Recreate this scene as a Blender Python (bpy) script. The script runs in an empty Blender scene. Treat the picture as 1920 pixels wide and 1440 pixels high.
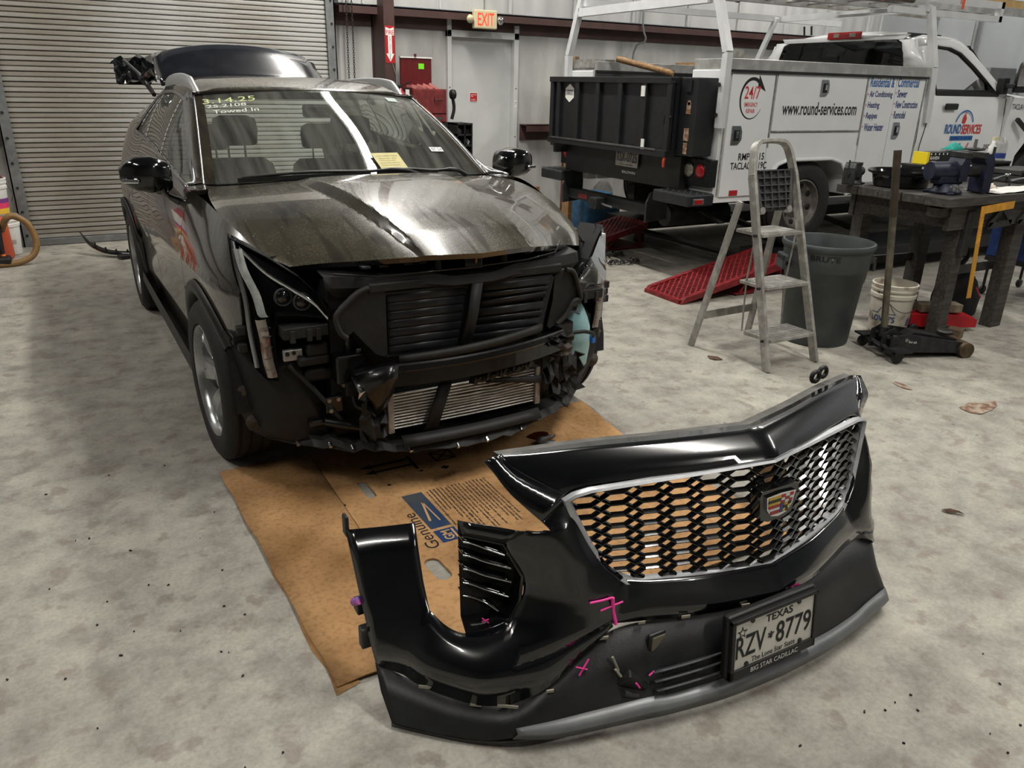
import bpy, bmesh, math, random
from mathutils import Vector, Matrix, Euler
random.seed(7)
PI = math.pi
scene = bpy.context.scene
COL = scene.collection

# ------------------------------------------------------------------ camera
F_PX, PITCH, ROLL, YAW, CAM_H = 1445.0, 21.19, 1.33, 29.4, 1.62
cam_data = bpy.data.cameras.new('camera')
cam = bpy.data.objects.new('camera', cam_data)
COL.objects.link(cam)
cam_data.sensor_fit = 'HORIZONTAL'
cam_data.sensor_width = 36.0
cam_data.lens = 36.0 * F_PX / 1920.0
cam_data.clip_start = 0.02
_y, _p, _r = math.radians(YAW), math.radians(PITCH), math.radians(ROLL)
_hd = Vector((math.sin(_y), math.cos(_y), 0)); _rt = Vector((math.cos(_y), -math.sin(_y), 0))
_fw = _hd * math.cos(_p) + Vector((0, 0, -math.sin(_p))); _up = _rt.cross(_fw)
_R = _rt * math.cos(_r) + _up * math.sin(_r); _U = -_rt * math.sin(_r) + _up * math.cos(_r)
cam.matrix_world = Matrix(((_R.x, _U.x, -_fw.x, 0), (_R.y, _U.y, -_fw.y, 0), (_R.z, _U.z, -_fw.z, CAM_H), (0, 0, 0, 1)))
scene.camera = cam

# ------------------------------------------------------------------ world, exposure
w = bpy.data.worlds.new('world'); scene.world = w; w.use_nodes = True
w.node_tree.nodes['Background'].inputs[0].default_value = (0.6, 0.65, 0.7, 1)
w.node_tree.nodes['Background'].inputs[1].default_value = 0.15
vs = scene.view_settings
vs.view_transform = 'Standard'; vs.look = 'None'; vs.gamma = 1.0; vs.use_curve_mapping = False
vs.exposure = 0.0
# ceiling tube lamps: (x, y, along-axis, length, watts) - built further down, in their own builder
LAMPS = [(3.05, 6.8, 'y', 3.8, 290), (3.05, 1.0, 'y', 2.4, 185), (-2.8, 6.6, 'y', 2.4, 95), (-2.8, 1.6, 'y', 2.4, 95),
         (9.0, 6.9, 'y', 2.4, 150), (9.0, 1.0, 'y', 2.4, 140), (3.05, -3.6, 'y', 2.4, 70)]
LAMP_Z = 5.3

# ------------------------------------------------------------------ materials
MATS = {}
def _principled(name):
    m = bpy.data.materials.new(name); m.use_nodes = True
    return m, m.node_tree, m.node_tree.nodes['Principled BSDF']
def rgb(r, g, b):   # sRGB 0-255 -> linear
    f = lambda c: (c / 255 / 12.92) if c / 255 <= 0.04045 else ((c / 255 + 0.055) / 1.055) ** 2.4
    return (f(r), f(g), f(b), 1)
def mat(name, col, rough=0.5, metal=0.0, var=0.0, scale=8.0, bump=0.0, bscale=60.0, col2=None, coat=0.0, emit=0.0, spec=0.5, mix=(0.45, 0.65), stretch=None, detail=6.0, roughvar=0.0, alpha=1.0, trans=0.0):
    if name in MATS: return MATS[name]
    m, nt, b = _principled(name); L = nt.links
    col = tuple(col) if len(col) == 4 else (*col, 1)
    b.inputs['Base Color'].default_value = col
    b.inputs['Roughness'].default_value = rough; b.inputs['Metallic'].default_value = metal
    b.inputs['Specular IOR Level'].default_value = spec
    b.inputs['Coat Weight'].default_value = coat; b.inputs['Coat Roughness'].default_value = 0.04
    if trans: b.inputs['Transmission Weight'].default_value = trans
    if alpha < 1: b.inputs['Alpha'].default_value = alpha
    tc = nt.nodes.new('ShaderNodeTexCoord'); src = tc.outputs['Object']
    if stretch:
        mp = nt.nodes.new('ShaderNodeMapping'); mp.inputs['Scale'].default_value = stretch
        L.new(src, mp.inputs[0]); src = mp.outputs[0]
    if var > 0 or col2:
        n = nt.nodes.new('ShaderNodeTexNoise'); n.inputs['Scale'].default_value = scale; n.inputs['Detail'].default_value = detail
        L.new(src, n.inputs['Vector'])
        cr = nt.nodes.new('ShaderNodeValToRGB')
        c2 = (tuple(col2) if len(col2) == 4 else (*col2, 1)) if col2 else tuple([max(0, c * (1 - var)) for c in col[:3]] + [1])
        c1 = col if col2 else tuple([min(1, c * (1 + var * 0.6)) for c in col[:3]] + [1])
        cr.color_ramp.elements[0].color = c2; cr.color_ramp.elements[1].color = c1
        cr.color_ramp.elements[0].position = mix[0]; cr.color_ramp.elements[1].position = mix[1]
        L.new(n.outputs['Fac'], cr.inputs[0]); L.new(cr.outputs[0], b.inputs['Base Color'])
        if roughvar:
            mr = nt.nodes.new('ShaderNodeMapRange'); mr.inputs[3].default_value = max(0, rough - roughvar); mr.inputs[4].default_value = min(1, rough + roughvar)
            L.new(n.outputs['Fac'], mr.inputs[0]); L.new(mr.outputs[0], b.inputs['Roughness'])
    if bump > 0:
        n2 = nt.nodes.new('ShaderNodeTexNoise'); n2.inputs['Scale'].default_value = bscale; n2.inputs['Detail'].default_value = 4
        L.new(src, n2.inputs['Vector'])
        bp = nt.nodes.new('ShaderNodeBump'); bp.inputs['Strength'].default_value = bump; bp.inputs['Distance'].default_value = 0.01
        L.new(n2.outputs['Fac'], bp.inputs['Height']); L.new(bp.outputs[0], b.inputs['Normal'])
    if emit > 0:
        b.inputs['Emission Color'].default_value = col; b.inputs['Emission Strength'].default_value = emit
    MATS[name] = m
    return m

def concrete():
    m, nt, b = _principled('concrete_floor'); L = nt.links; N = nt.nodes
    tc = N.new('ShaderNodeTexCoord'); geo = tc.outputs['Object']
    def noise(sc, det, rough=0.6):
        n = N.new('ShaderNodeTexNoise'); n.inputs['Scale'].default_value = sc; n.inputs['Detail'].default_value = det; n.inputs['Roughness'].default_value = rough
        L.new(geo, n.inputs['Vector']); return n.outputs['Fac']
    def ramp(src, stops):
        r = N.new('ShaderNodeValToRGB'); e = r.color_ramp.elements
        e[0].position, e[0].color = stops[0]; e[1].position, e[1].color = stops[-1]
        for p, c in stops[1:-1]:
            x = e.new(p); x.color = c
        L.new(src, r.inputs[0]); return r.outputs[0]
    def mixc(a, bb, fac, mode='MIX'):
        x = N.new('ShaderNodeMix'); x.data_type = 'RGBA'; x.blend_type = mode
        if isinstance(fac, float): x.inputs[0].default_value = fac
        else: L.new(fac, x.inputs[0])
        for s, i in ((a, 6), (bb, 7)):
            if isinstance(s, tuple): x.inputs[i].default_value = s
            else: L.new(s, x.inputs[i])
        return x.outputs[2]
    big = ramp(noise(0.55, 3), [(0.3, (0.285, 0.266, 0.232, 1)), (0.5, (0.36, 0.338, 0.296, 1)), (0.72, (0.425, 0.40, 0.352, 1))])
    mid = ramp(noise(5.5, 8, 0.68), [(0.3, (0.56, 0.55, 0.54, 1)), (0.5, (0.93, 0.95, 0.95, 1)), (0.68, (1.2, 1.2, 1.18, 1))])
    c = mixc(big, mid, 1.0, 'MULTIPLY')
    st = ramp(noise(9.0, 5, 0.55), [(0.35, (0, 0, 0, 1)), (0.56, (0, 0, 0, 1)), (0.64, (1, 1, 1, 1))])
    c = mixc(c, (0.20, 0.16, 0.135, 1), mixc((0, 0, 0, 1), st, 0.55))
    fine = ramp(noise(70, 4, 0.7), [(0.25, (0.72, 0.72, 0.72, 1)), (0.6, (1.08, 1.08, 1.08, 1))])
    c = mixc(c, fine, 0.7, 'MULTIPLY')
    v = N.new('ShaderNodeTexVoronoi'); v.inputs['Scale'].default_value = 7.0; L.new(geo, v.inputs['Vector'])
    pits = ramp(v.outputs['Distance'], [(0.0, (1, 1, 1, 1)), (0.045, (1, 1, 1, 1)), (0.075, (0, 0, 0, 1))])
    gate = ramp(noise(1.3, 2), [(0.50, (0, 0, 0, 1)), (0.6, (1, 1, 1, 1))])
    c = mixc(c, (0.13, 0.105, 0.085, 1), mixc((0, 0, 0, 1), mixc(pits, gate, 1.0, 'MULTIPLY'), 0.8))
    # pale worn patch and slab colour shift in the truck bay
    L.new(c, b.inputs['Base Color'])
    rr = N.new('ShaderNodeMapRange'); rr.inputs[3].default_value = 0.42; rr.inputs[4].default_value = 0.75
    L.new(noise(3.2, 5), rr.inputs[0]); L.new(rr.outputs[0], b.inputs['Roughness'])
    bp = N.new('ShaderNodeBump'); bp.inputs['Strength'].default_value = 0.22; bp.inputs['Distance'].default_value = 0.01
    L.new(noise(45, 6, 0.7), bp.inputs['Height']); L.new(bp.outputs[0], b.inputs['Normal'])
    b.inputs['Specular IOR Level'].default_value = 0.35
    return m
def dusty_paint(name, base, dust, amount=0.85, metal=0.0, zmin=0.35, zmax=0.98, thr=(0.40, 0.72), coat=1.0):
    """black car paint, pollen dust on the faces that look up, rain-run streaks and specks in it"""
    m, nt, b = _principled(name); L = nt.links; N = nt.nodes
    tc = N.new('ShaderNodeTexCoord'); ge = N.new('ShaderNodeNewGeometry')
    sx = N.new('ShaderNodeSeparateXYZ'); L.new(ge.outputs['Normal'], sx.inputs[0])
    up = N.new('ShaderNodeMapRange'); up.inputs[1].default_value = zmin; up.inputs[2].default_value = zmax; L.new(sx.outputs[2], up.inputs[0])
    n = N.new('ShaderNodeTexNoise'); n.inputs['Scale'].default_value = 5; n.inputs['Detail'].default_value = 6; L.new(tc.outputs['Object'], n.inputs['Vector'])
    r = N.new('ShaderNodeMapRange'); r.inputs[1].default_value = thr[0]; r.inputs[2].default_value = thr[1]; r.inputs[3].default_value = 0.6; L.new(n.outputs['Fac'], r.inputs[0])
    mp = N.new('ShaderNodeMapping'); mp.inputs['Scale'].default_value = (26, 3.0, 3.0); L.new(tc.outputs['Object'], mp.inputs[0])
    st = N.new('ShaderNodeTexNoise'); st.inputs['Scale'].default_value = 1.0; st.inputs['Detail'].default_value = 5; st.inputs['Distortion'].default_value = 0.6; L.new(mp.outputs[0], st.inputs['Vector'])
    sr = N.new('ShaderNodeMapRange'); sr.inputs[1].default_value = 0.36; sr.inputs[2].default_value = 0.48; sr.inputs[3].default_value = 0.55; L.new(st.outputs['Fac'], sr.inputs[0])
    fi = N.new('ShaderNodeTexNoise'); fi.inputs['Scale'].default_value = 160; L.new(tc.outputs['Object'], fi.inputs['Vector'])
    fr = N.new('ShaderNodeMapRange'); fr.inputs[1].default_value = 0.3; fr.inputs[2].default_value = 0.7; fr.inputs[3].default_value = 0.5; fr.inputs[4].default_value = 1.0; L.new(fi.outputs['Fac'], fr.inputs[0])
    def mul(a, bb):
        x = N.new('ShaderNodeMath'); x.operation = 'MULTIPLY'
        L.new(a, x.inputs[0])
        if isinstance(bb, float): x.inputs[1].default_value = bb
        else: L.new(bb, x.inputs[1])
        return x.outputs[0]
    fac = mul(mul(mul(mul(up.outputs[0], r.outputs[0]), sr.outputs[0]), fr.outputs[0]), amount)
    v = N.new('ShaderNodeTexVoronoi'); v.inputs['Scale'].default_value = 34; L.new(tc.outputs['Object'], v.inputs['Vector'])
    vr = N.new('ShaderNodeMapRange'); vr.inputs[1].default_value = 0.05; vr.inputs[2].default_value = 0.085; vr.inputs[3].default_value = 1.0; vr.inputs[4].default_value = 0.0; L.new(v.outputs['Distance'], vr.inputs[0])
    vs_ = N.new('ShaderNodeSeparateColor'); L.new(v.outputs['Color'], vs_.inputs[0])
    vg = N.new('ShaderNodeMath'); vg.operation = 'GREATER_THAN'; vg.inputs[1].default_value = 0.72; L.new(vs_.outputs[0], vg.inputs[0])
    speck = mul(mul(vr.outputs[0], vg.outputs[0]), 0.55)
    mx = N.new('ShaderNodeMix'); mx.data_type = 'RGBA'; mx.inputs[6].default_value = base; mx.inputs[7].default_value = dust; L.new(fac, mx.inputs[0])
    m2 = N.new('ShaderNodeMix'); m2.data_type = 'RGBA'; m2.inputs[7].default_value = (0.62, 0.6, 0.55, 1); L.new(mx.outputs[2], m2.inputs[6]); L.new(mul(speck, up.outputs[0]), m2.inputs[0])
    L.new(m2.outputs[2], b.inputs['Base Color'])
    rr = N.new('ShaderNodeMapRange'); rr.inputs[3].default_value = 0.16; rr.inputs[4].default_value = 0.62; L.new(fac, rr.inputs[0]); L.new(rr.outputs[0], b.inputs['Roughness'])
    cw = N.new('ShaderNodeMapRange'); cw.inputs[3].default_value = coat; cw.inputs[4].default_value = 0.12; L.new(fac, cw.inputs[0]); L.new(cw.outputs[0], b.inputs['Coat Weight'])
    b.inputs['Coat Roughness'].default_value = 0.03; b.inputs['Metallic'].default_value = metal
    return m
def glass_mat(name, tint=(0.8, 0.86, 0.84, 1), ior=1.5, rough=0.02, dust=0.0):
    """thin pane: a see-through film mixed with a clear gloss layer, plus a little dust"""
    m = bpy.data.materials.new(name); m.use_nodes = True; nt = m.node_tree; N = nt.nodes; L = nt.links
    N.remove(N['Principled BSDF']); out = N['Material Output']
    tr = N.new('ShaderNodeBsdfTransparent'); tr.inputs[0].default_value = tint
    gl = N.new('ShaderNodeBsdfGlossy'); gl.inputs['Roughness'].default_value = rough; gl.inputs['Color'].default_value = (1, 1, 1, 1)
    fr = N.new('ShaderNodeFresnel'); fr.inputs[0].default_value = ior
    mx = N.new('ShaderNodeMixShader'); L.new(fr.outputs[0], mx.inputs[0]); L.new(tr.outputs[0], mx.inputs[1]); L.new(gl.outputs[0], mx.inputs[2])
    last = mx.outputs[0]
    if dust > 0:
        tc = N.new('ShaderNodeTexCoord'); mp = N.new('ShaderNodeMapping'); mp.inputs['Scale'].default_value = (22, 2.0, 2.0); L.new(tc.outputs['Object'], mp.inputs[0])
        n = N.new('ShaderNodeTexNoise'); n.inputs['Scale'].default_value = 1; n.inputs['Detail'].default_value = 6; L.new(mp.outputs[0], n.inputs['Vector'])
        r = N.new('ShaderNodeMapRange'); r.inputs[1].default_value = 0.35; r.inputs[2].default_value = 0.7; r.inputs[3].default_value = dust * 0.35; r.inputs[4].default_value = dust; L.new(n.outputs['Fac'], r.inputs[0])
        v = N.new('ShaderNodeTexVoronoi'); v.inputs['Scale'].default_value = 42; L.new(tc.outputs['Object'], v.inputs['Vector'])
        vr = N.new('ShaderNodeMapRange'); vr.inputs[1].default_value = 0.05; vr.inputs[2].default_value = 0.09; vr.inputs[3].default_value = 0.4; vr.inputs[4].default_value = 0.0; L.new(v.outputs['Distance'], vr.inputs[0])
        sc = N.new('ShaderNodeSeparateColor'); L.new(v.outputs['Color'], sc.inputs[0])
        g = N.new('ShaderNodeMath'); g.operation = 'GREATER_THAN'; g.inputs[1].default_value = 0.7; L.new(sc.outputs[0], g.inputs[0])
        q = N.new('ShaderNodeMath'); q.operation = 'MULTIPLY'; L.new(vr.outputs[0], q.inputs[0]); L.new(g.outputs[0], q.inputs[1])
        a = N.new('ShaderNodeMath'); a.operation = 'ADD'; a.use_clamp = True; L.new(r.outputs[0], a.inputs[0]); L.new(q.outputs[0], a.inputs[1])
        df = N.new('ShaderNodeBsdfDiffuse'); df.inputs[0].default_value = (0.42, 0.43, 0.38, 1)
        m3 = N.new('ShaderNodeMixShader'); L.new(a.outputs[0], m3.inputs[0]); L.new(last, m3.inputs[1]); L.new(df.outputs[0], m3.inputs[2]); last = m3.outputs[0]
    L.new(last, out.inputs[0])
    return m
def mesh_hole_mat(name, col, sx, sy):
    """expanded metal: diamond holes cut by transparency"""
    m, nt, b = _principled(name); N = nt.nodes; L = nt.links
    b.inputs['Base Color'].default_value = col; b.inputs['Roughness'].default_value = 0.5
    return m

M = {}
M['floor'] = concrete()
M['wall'] = mat('wall_liner', rgb(196, 197, 196), 0.42, 0, var=0.10, scale=1.4, bump=0.25, bscale=3.5, stretch=(2.2, 1, 0.35), roughvar=0.12)
M['wall_low'] = mat('wall_liner_low', rgb(186, 186, 183), 0.5, 0, var=0.18, scale=2.2, bump=0.15, bscale=3.0, stretch=(1.5, 1, 0.5))
M['wall_grey'] = mat('wall_grey', rgb(150, 154, 158), 0.7, 0, var=0.06, scale=2)
M['ceiling'] = mat('ceiling_liner', rgb(104, 105, 106), 0.6, 0, var=0.05, scale=1)  # unlit look put into the colour, darkens reflections in the paintwork
M['wall_dim'] = mat('wall_liner_dim', rgb(118, 118, 116), 0.6, 0, var=0.1, scale=1)  # liner colour darkened for the unseen walls, so the car reflects less light
M['girt'] = mat('red_oxide_steel', rgb(74, 50, 47), 0.55, 0, var=0.15, scale=6)
M['galv'] = mat('galvanised', rgb(140, 143, 144), 0.45, 0.5, var=0.16, scale=14)
M['slat'] = mat('door_slat', rgb(192, 192, 189), 0.42, 0.2, var=0.16, scale=1.6, stretch=(0.5, 1, 2.6), col2=rgb(150, 143, 132), mix=(0.30, 0.55))
M['doorpaint'] = mat('door_paint', rgb(196, 198, 197), 0.5, 0, var=0.05, scale=3)
M['black'] = mat('black_plastic', rgb(20, 21, 22), 0.48, 0, var=0.3, scale=30)
M['blackg'] = mat('black_gloss', rgb(9, 10, 12), 0.12, 0, coat=0.6)
M['blackm'] = mat('black_matte', rgb(15, 15, 16), 0.75, 0, var=0.25, scale=12, bump=0.1, bscale=200)
M['grey_pl'] = mat('grey_plastic', rgb(52, 53, 54), 0.55, 0, var=0.2, scale=15)
M['chrome'] = mat('chrome', rgb(220, 222, 224), 0.10, 1.0)
M['satin'] = mat('satin_chrome', rgb(176, 178, 181), 0.28, 1.0, var=0.1, scale=20)
M['alu'] = mat('aluminium', rgb(186, 186, 183), 0.38, 0.6, var=0.18, scale=10)
M['aludull'] = mat('aluminium_dull', rgb(168, 166, 160), 0.5, 0.45, var=0.25, scale=18)
M['white'] = mat('white_paint', rgb(222, 224, 225), 0.22, 0, coat=0.5, var=0.03, scale=3)
M['whitef'] = mat('white_flat', rgb(226, 226, 222), 0.6, 0, var=0.04, scale=10)
M['rubber'] = mat('tyre_rubber', rgb(26, 26, 26), 0.72, 0, var=0.25, scale=25, bump=0.1, bscale=120)
M['red'] = mat('red_plastic', rgb(165, 14, 22), 0.25, 0, coat=0.4)
M['redp'] = mat('red_ramp_paint', rgb(128, 26, 32), 0.5, 0, var=0.35, scale=25)
M['redlift'] = mat('dark_red_paint', rgb(108, 22, 28), 0.5, 0, var=0.3, scale=12)
M['chest'] = mat('chest_red', rgb(98, 20, 25), 0.4, 0, var=0.2, scale=9)
M['chest2'] = mat('chest_red_faded', rgb(116, 42, 42), 0.5, 0, var=0.25, scale=12)
M['ink'] = mat('black_ink', rgb(16, 17, 20), 0.6)
M['inkw'] = mat('white_ink', rgb(235, 235, 232), 0.6)
M['inkr'] = mat('red_ink', rgb(196, 44, 40), 0.5)
M['inkb'] = mat('blue_ink', rgb(32, 92, 158), 0.5)
M['inkn'] = mat('navy_ink', rgb(26, 48, 110), 0.5)
M['pink'] = mat('pink_marker', rgb(255, 70, 170), 0.5)
M['wood'] = mat('bench_wood', rgb(62, 58, 54), 0.65, 0, var=0.4, scale=6, stretch=(1, 8, 8), bump=0.25, bscale=30)
M['lumber'] = mat('lumber', rgb(150, 116, 78), 0.7, 0, var=0.3, scale=8, stretch=(1, 6, 6))
M['steel'] = mat('dark_steel', rgb(60, 60, 60), 0.5, 0.6, var=0.3, scale=14)
M['steel_l'] = mat('bright_steel', rgb(150, 150, 150), 0.3, 0.9, var=0.15, scale=20)
M['cardboard'] = None
# ------------------------------------------------------------------ mesh helpers
def V(*a): return Vector(a)
class MB:
    """collects geometry for ONE mesh object"""
    def __init__(s): s.v = []; s.f = []; s.sm = []
    def add(s, vs, fs, smooth=False):
        o = len(s.v); s.v += [tuple(p) for p in vs]
        for q in fs: s.f.append([i + o for i in q]); s.sm.append(smooth)
        return s
    def box(s, c, d, rot=None):
        hx, hy, hz = d[0] / 2, d[1] / 2, d[2] / 2
        P = [Vector((x, y, z)) for x in (-hx, hx) for y in (-hy, hy) for z in (-hz, hz)]
        if rot is not None:
            R = rot if isinstance(rot, Matrix) else Euler(rot).to_matrix()
            P = [R @ p for p in P]
        P = [p + Vector(c) for p in P]
        return s.add(P, [(0, 1, 3, 2), (4, 6, 7, 5), (0, 4, 5, 1), (2, 3, 7, 6), (0, 2, 6, 4), (1, 5, 7, 3)])
    def bx(s, a, b):
        return s.box([(a[i] + b[i]) / 2 for i in range(3)], [abs(b[i] - a[i]) for i in range(3)])
    def bar(s, p, q, wd, th, up=(0, 0, 1)):
        p, q = Vector(p), Vector(q); d = (q - p); l = d.length; d.normalize()
        u = Vector(up); sd = d.cross(u)
        if sd.length < 1e-4: sd = d.cross(Vector((0, 1, 0)))
        sd.normalize(); u = sd.cross(d)
        R = Matrix((d, sd, u)).transposed()
        return s.box((p + q) / 2, (l, wd, th), R)
    def cyl(s, p, q, r0, r1=None, n=16, caps=True, smooth=True):
        r1 = r0 if r1 is None else r1
        p, q = Vector(p), Vector(q); d = (q - p).normalized()
        a = d.orthogonal().normalized(); b = d.cross(a)
        P = []; 
        for c, r in ((p, r0), (q, r1)):
            for i in range(n):
                t = 2 * PI * i / n; P.append(c + (a * math.cos(t) + b * math.sin(t)) * r)
        s.add(P, [(i, (i + 1) % n, n + (i + 1) % n, n + i) for i in range(n)], smooth)
        if caps:
            s.add(P[:n], [tuple(range(n - 1, -1, -1))]); s.add(P[n:], [tuple(range(n))])
        return s
    def tube(s, pts, r, n=8, closed=False, caps=True):
        pts = [Vector(p) for p in pts]; m = len(pts); rings = []
        rs = r if isinstance(r, (list, tuple)) else [r] * m
        prev = None
        for i, p in enumerate(pts):
            if closed: d = (pts[(i + 1) % m] - pts[i - 1])
            else: d = pts[min(i + 1, m - 1)] - pts[max(i - 1, 0)]
            d.normalize()
            if prev is None: a = d.orthogonal().normalized()
            else:
                a = prev - d * prev.dot(d)
                a = a.normalized() if a.length > 1e-6 else d.orthogonal().normalized()
            prev = a; b = d.cross(a)
            rings.append([p + (a * math.cos(2 * PI * k / n) + b * math.sin(2 * PI * k / n)) * rs[i] for k in range(n)])
        P = [q for ring in rings for q in ring]; F = []
        for i in range(m if closed else m - 1):
            j = (i + 1) % m
            for k in range(n): F.append((i * n + k, i * n + (k + 1) % n, j * n + (k + 1) % n, j * n + k))
        s.add(P, F, True)
        if caps and not closed:
            s.add(rings[0], [tuple(range(n - 1, -1, -1))]); s.add(rings[-1], [tuple(range(n))])
        return s
    def lathe(s, prof, c=(0, 0, 0), axis='z', n=32, smooth=True, arc=2 * PI):
        """prof: [(r, h)...]"""
        P = []; F = []; full = abs(arc - 2 * PI) < 1e-6; cols = n if full else n + 1
        for r, h in prof:
            for i in range(cols):
                t = arc * i / n; x, y = r * math.cos(t), r * math.sin(t)
                p = (x, y, h) if axis == 'z' else ((h, x, y) if axis == 'x' else (y, h, x))
                P.append(Vector(p) + Vector(c))
        for j in range(len(prof) - 1):
            for i in range(n):
                k = (i + 1) % cols
                F.append((j * cols + i, j * cols + k, (j + 1) * cols + k, (j + 1) * cols + i))
        return s.add(P, F, smooth)
    def prism(s, poly, a, b, axis='y', smooth=False):
        """extrude a 2-D polygon along an axis from a to b.  axis y: poly=(x,z); axis x: poly=(y,z); axis z: poly=(x,y)"""
        def P(p, h): return (p[0], h, p[1]) if axis == 'y' else ((h, p[0], p[1]) if axis == 'x' else (p[0], p[1], h))
        n = len(poly); vs = [P(p, a) for p in poly] + [P(p, b) for p in poly]
        fs = [(i, (i + 1) % n, n + (i + 1) % n, n + i) for i in range(n)]
        s.add(vs, fs, smooth); s.add(vs[:n], [tuple(range(n))]); return s.add(vs[n:], [tuple(range(n - 1, -1, -1))])
    def grid(s, rows, smooth=True, closed_u=False):
        """rows: list of equally long point lists"""
        m = len(rows[0]); P = [p for r in rows for p in r]; F = []
        for i in range(len(rows) - 1):
            for j in range(m if closed_u else m - 1):
                k = (j + 1) % m
                F.append((i * m + j, i * m + k, (i + 1) * m + k, (i + 1) * m + j))
        return s.add(P, F, smooth)
    def poly(s, pts): return s.add(pts, [tuple(range(len(pts)))])
    def mirror_x(s):
        o = len(s.v); s.v += [(-x, y, z) for x, y, z in s.v]
        k = len(s.f)
        for i in range(k): s.f.append([a + o for a in reversed(s.f[i])]); s.sm.append(s.sm[i])
        return s
    def xform(s, Mx):
        s.v = [tuple(Mx @ Vector(p)) for p in s.v]; return s
    def mesh(s, name, weld=0.0):
        me = bpy.data.meshes.new(name); me.from_pydata(s.v, [], s.f)
        me.polygons.foreach_set('use_smooth', s.sm)
        bm = bmesh.new(); bm.from_mesh(me)
        if weld: bmesh.ops.remove_doubles(bm, verts=bm.verts, dist=weld)
        bmesh.ops.recalc_face_normals(bm, faces=bm.faces)
        bm.to_mesh(me); bm.free(); me.update(); return me
    def build(s, name, m, parent=None, weld=0.0, bevel=0.0, solid=0.0, soff=0.0, sharp=None, seg=2):
        me = s.mesh(name, weld)
        if m is not None: me.materials.append(m)
        o = bpy.data.objects.new(name, me); COL.objects.link(o)
        if parent is not None: o.parent = parent
        if sharp is not None:
            me.polygons.foreach_set('use_smooth', [True] * len(me.polygons)); me.set_sharp_from_angle(angle=math.radians(sharp))
        if solid:
            md = o.modifiers.new('thick', 'SOLIDIFY'); md.thickness = solid; md.offset = soff
        if bevel:
            md = o.modifiers.new('bevel', 'BEVEL'); md.width = bevel; md.segments = seg; md.limit_method = 'ANGLE'; md.angle_limit = math.radians(40)
            md.harden_normals = False
        return o
def tag(o, label, cat, group=None):
    o['label'] = label; o['category'] = cat
    if group: o['group'] = group
    return o
def struct(o):
    o['kind'] = 'structure'; return o
def thing(name, label, cat, loc=(0, 0, 0), rz=0.0, group=None):
    o = bpy.data.objects.new(name, None); COL.objects.link(o); o.empty_display_size = 0.1
    o.location = loc; o.rotation_euler = (0, 0, rz)
    return tag(o, label, cat, group)
def empty(name, parent=None, loc=(0, 0, 0), rot=(0, 0, 0)):
    o = bpy.data.objects.new(name, None); COL.objects.link(o); o.location = loc; o.rotation_euler = rot
    if parent is not None: o.parent = parent
    return o
def dup(o, parent=None, loc=None, rot=None):
    c = o.copy(); COL.objects.link(c)
    if parent is not None: c.parent = parent
    if loc is not None: c.location = loc
    if rot is not None: c.rotation_euler = rot
    return c
def dup_tree(o, loc=None, rz=None):
    c = o.copy(); COL.objects.link(c)
    if loc is not None: c.location = loc
    if rz is not None: c.rotation_euler = (0, 0, rz)
    def rec(a, b):
        for ch in list(a.children):
            d = ch.copy(); COL.objects.link(d); d.parent = b; rec(ch, d)
    rec(o, c); return c
def lerp(a, b, t): return a + (b - a) * t
def interp(tab, x):
    """piecewise smooth interpolation of [(x, v)] (v may be a tuple)"""
    if x <= tab[0][0]: return tab[0][1]
    if x >= tab[-1][0]: return tab[-1][1]
    for i in range(len(tab) - 1):
        x0, v0 = tab[i]; x1, v1 = tab[i + 1]
        if x0 <= x <= x1:
            vm = tab[i - 1] if i > 0 else None; vp = tab[i + 2] if i + 2 < len(tab) else None
            def one(a, b, am, bp):
                h = x1 - x0
                s = (b - a) / h
                s0 = s if vm is None else 0.5 * (s + (a - am) / (x0 - vm[0]))
                s1 = s if vp is None else 0.5 * (s + (bp - b) / (vp[0] - x1))
                if vm is not None and (a - am) * s <= 0: s0 = 0
                if vp is not None and (bp - b) * s <= 0: s1 = 0
                t = (x - x0) / h
                return (2 * t ** 3 - 3 * t * t + 1) * a + (t ** 3 - 2 * t * t + t) * h * s0 + (-2 * t ** 3 + 3 * t * t) * b + (t ** 3 - t * t) * h * s1
            if isinstance(v0, (tuple, list)):
                return tuple(one(v0[k], v1[k], vm[1][k] if vm else 0, vp[1][k] if vp else 0) for k in range(len(v0)))
            return one(v0, v1, vm[1] if vm else 0, vp[1] if vp else 0)
def resample(pts, n):
    pts = [Vector(p) for p in pts]; L = [0]
    for i in range(1, len(pts)): L.append(L[-1] + (pts[i] - pts[i - 1]).length)
    out = []
    for k in range(n):
        d = L[-1] * k / (n - 1); i = 1
        while i < len(L) - 1 and L[i] < d: i += 1
        t = (d - L[i - 1]) / max(1e-9, L[i] - L[i - 1]); out.append(pts[i - 1].lerp(pts[i], t))
    return out
def smooth_curve(pts, n):
    """catmull-rom through points, n samples"""
    pts = [Vector(p) for p in pts]; out = []; m = len(pts) - 1
    for k in range(n):
        u = m * k / (n - 1); i = min(int(u), m - 1); t = u - i
        p1, p2 = pts[i], pts[i + 1]; p0 = pts[i - 1] if i > 0 else p1 * 2 - p2; p3 = pts[i + 2] if i + 2 <= m else p2 * 2 - p1
        out.append(0.5 * ((2 * p1) + (p2 - p0) * t + (2 * p0 - 5 * p1 + 4 * p2 - p3) * t * t + (3 * p1 - p0 - 3 * p2 + p3) * t ** 3))
    return out
def loft(mb, curves, n, smooth=True, spline=True):
    rows = [smooth_curve(c, n) if spline else resample(c, n) for c in curves]
    return mb.grid(rows, smooth)
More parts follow.
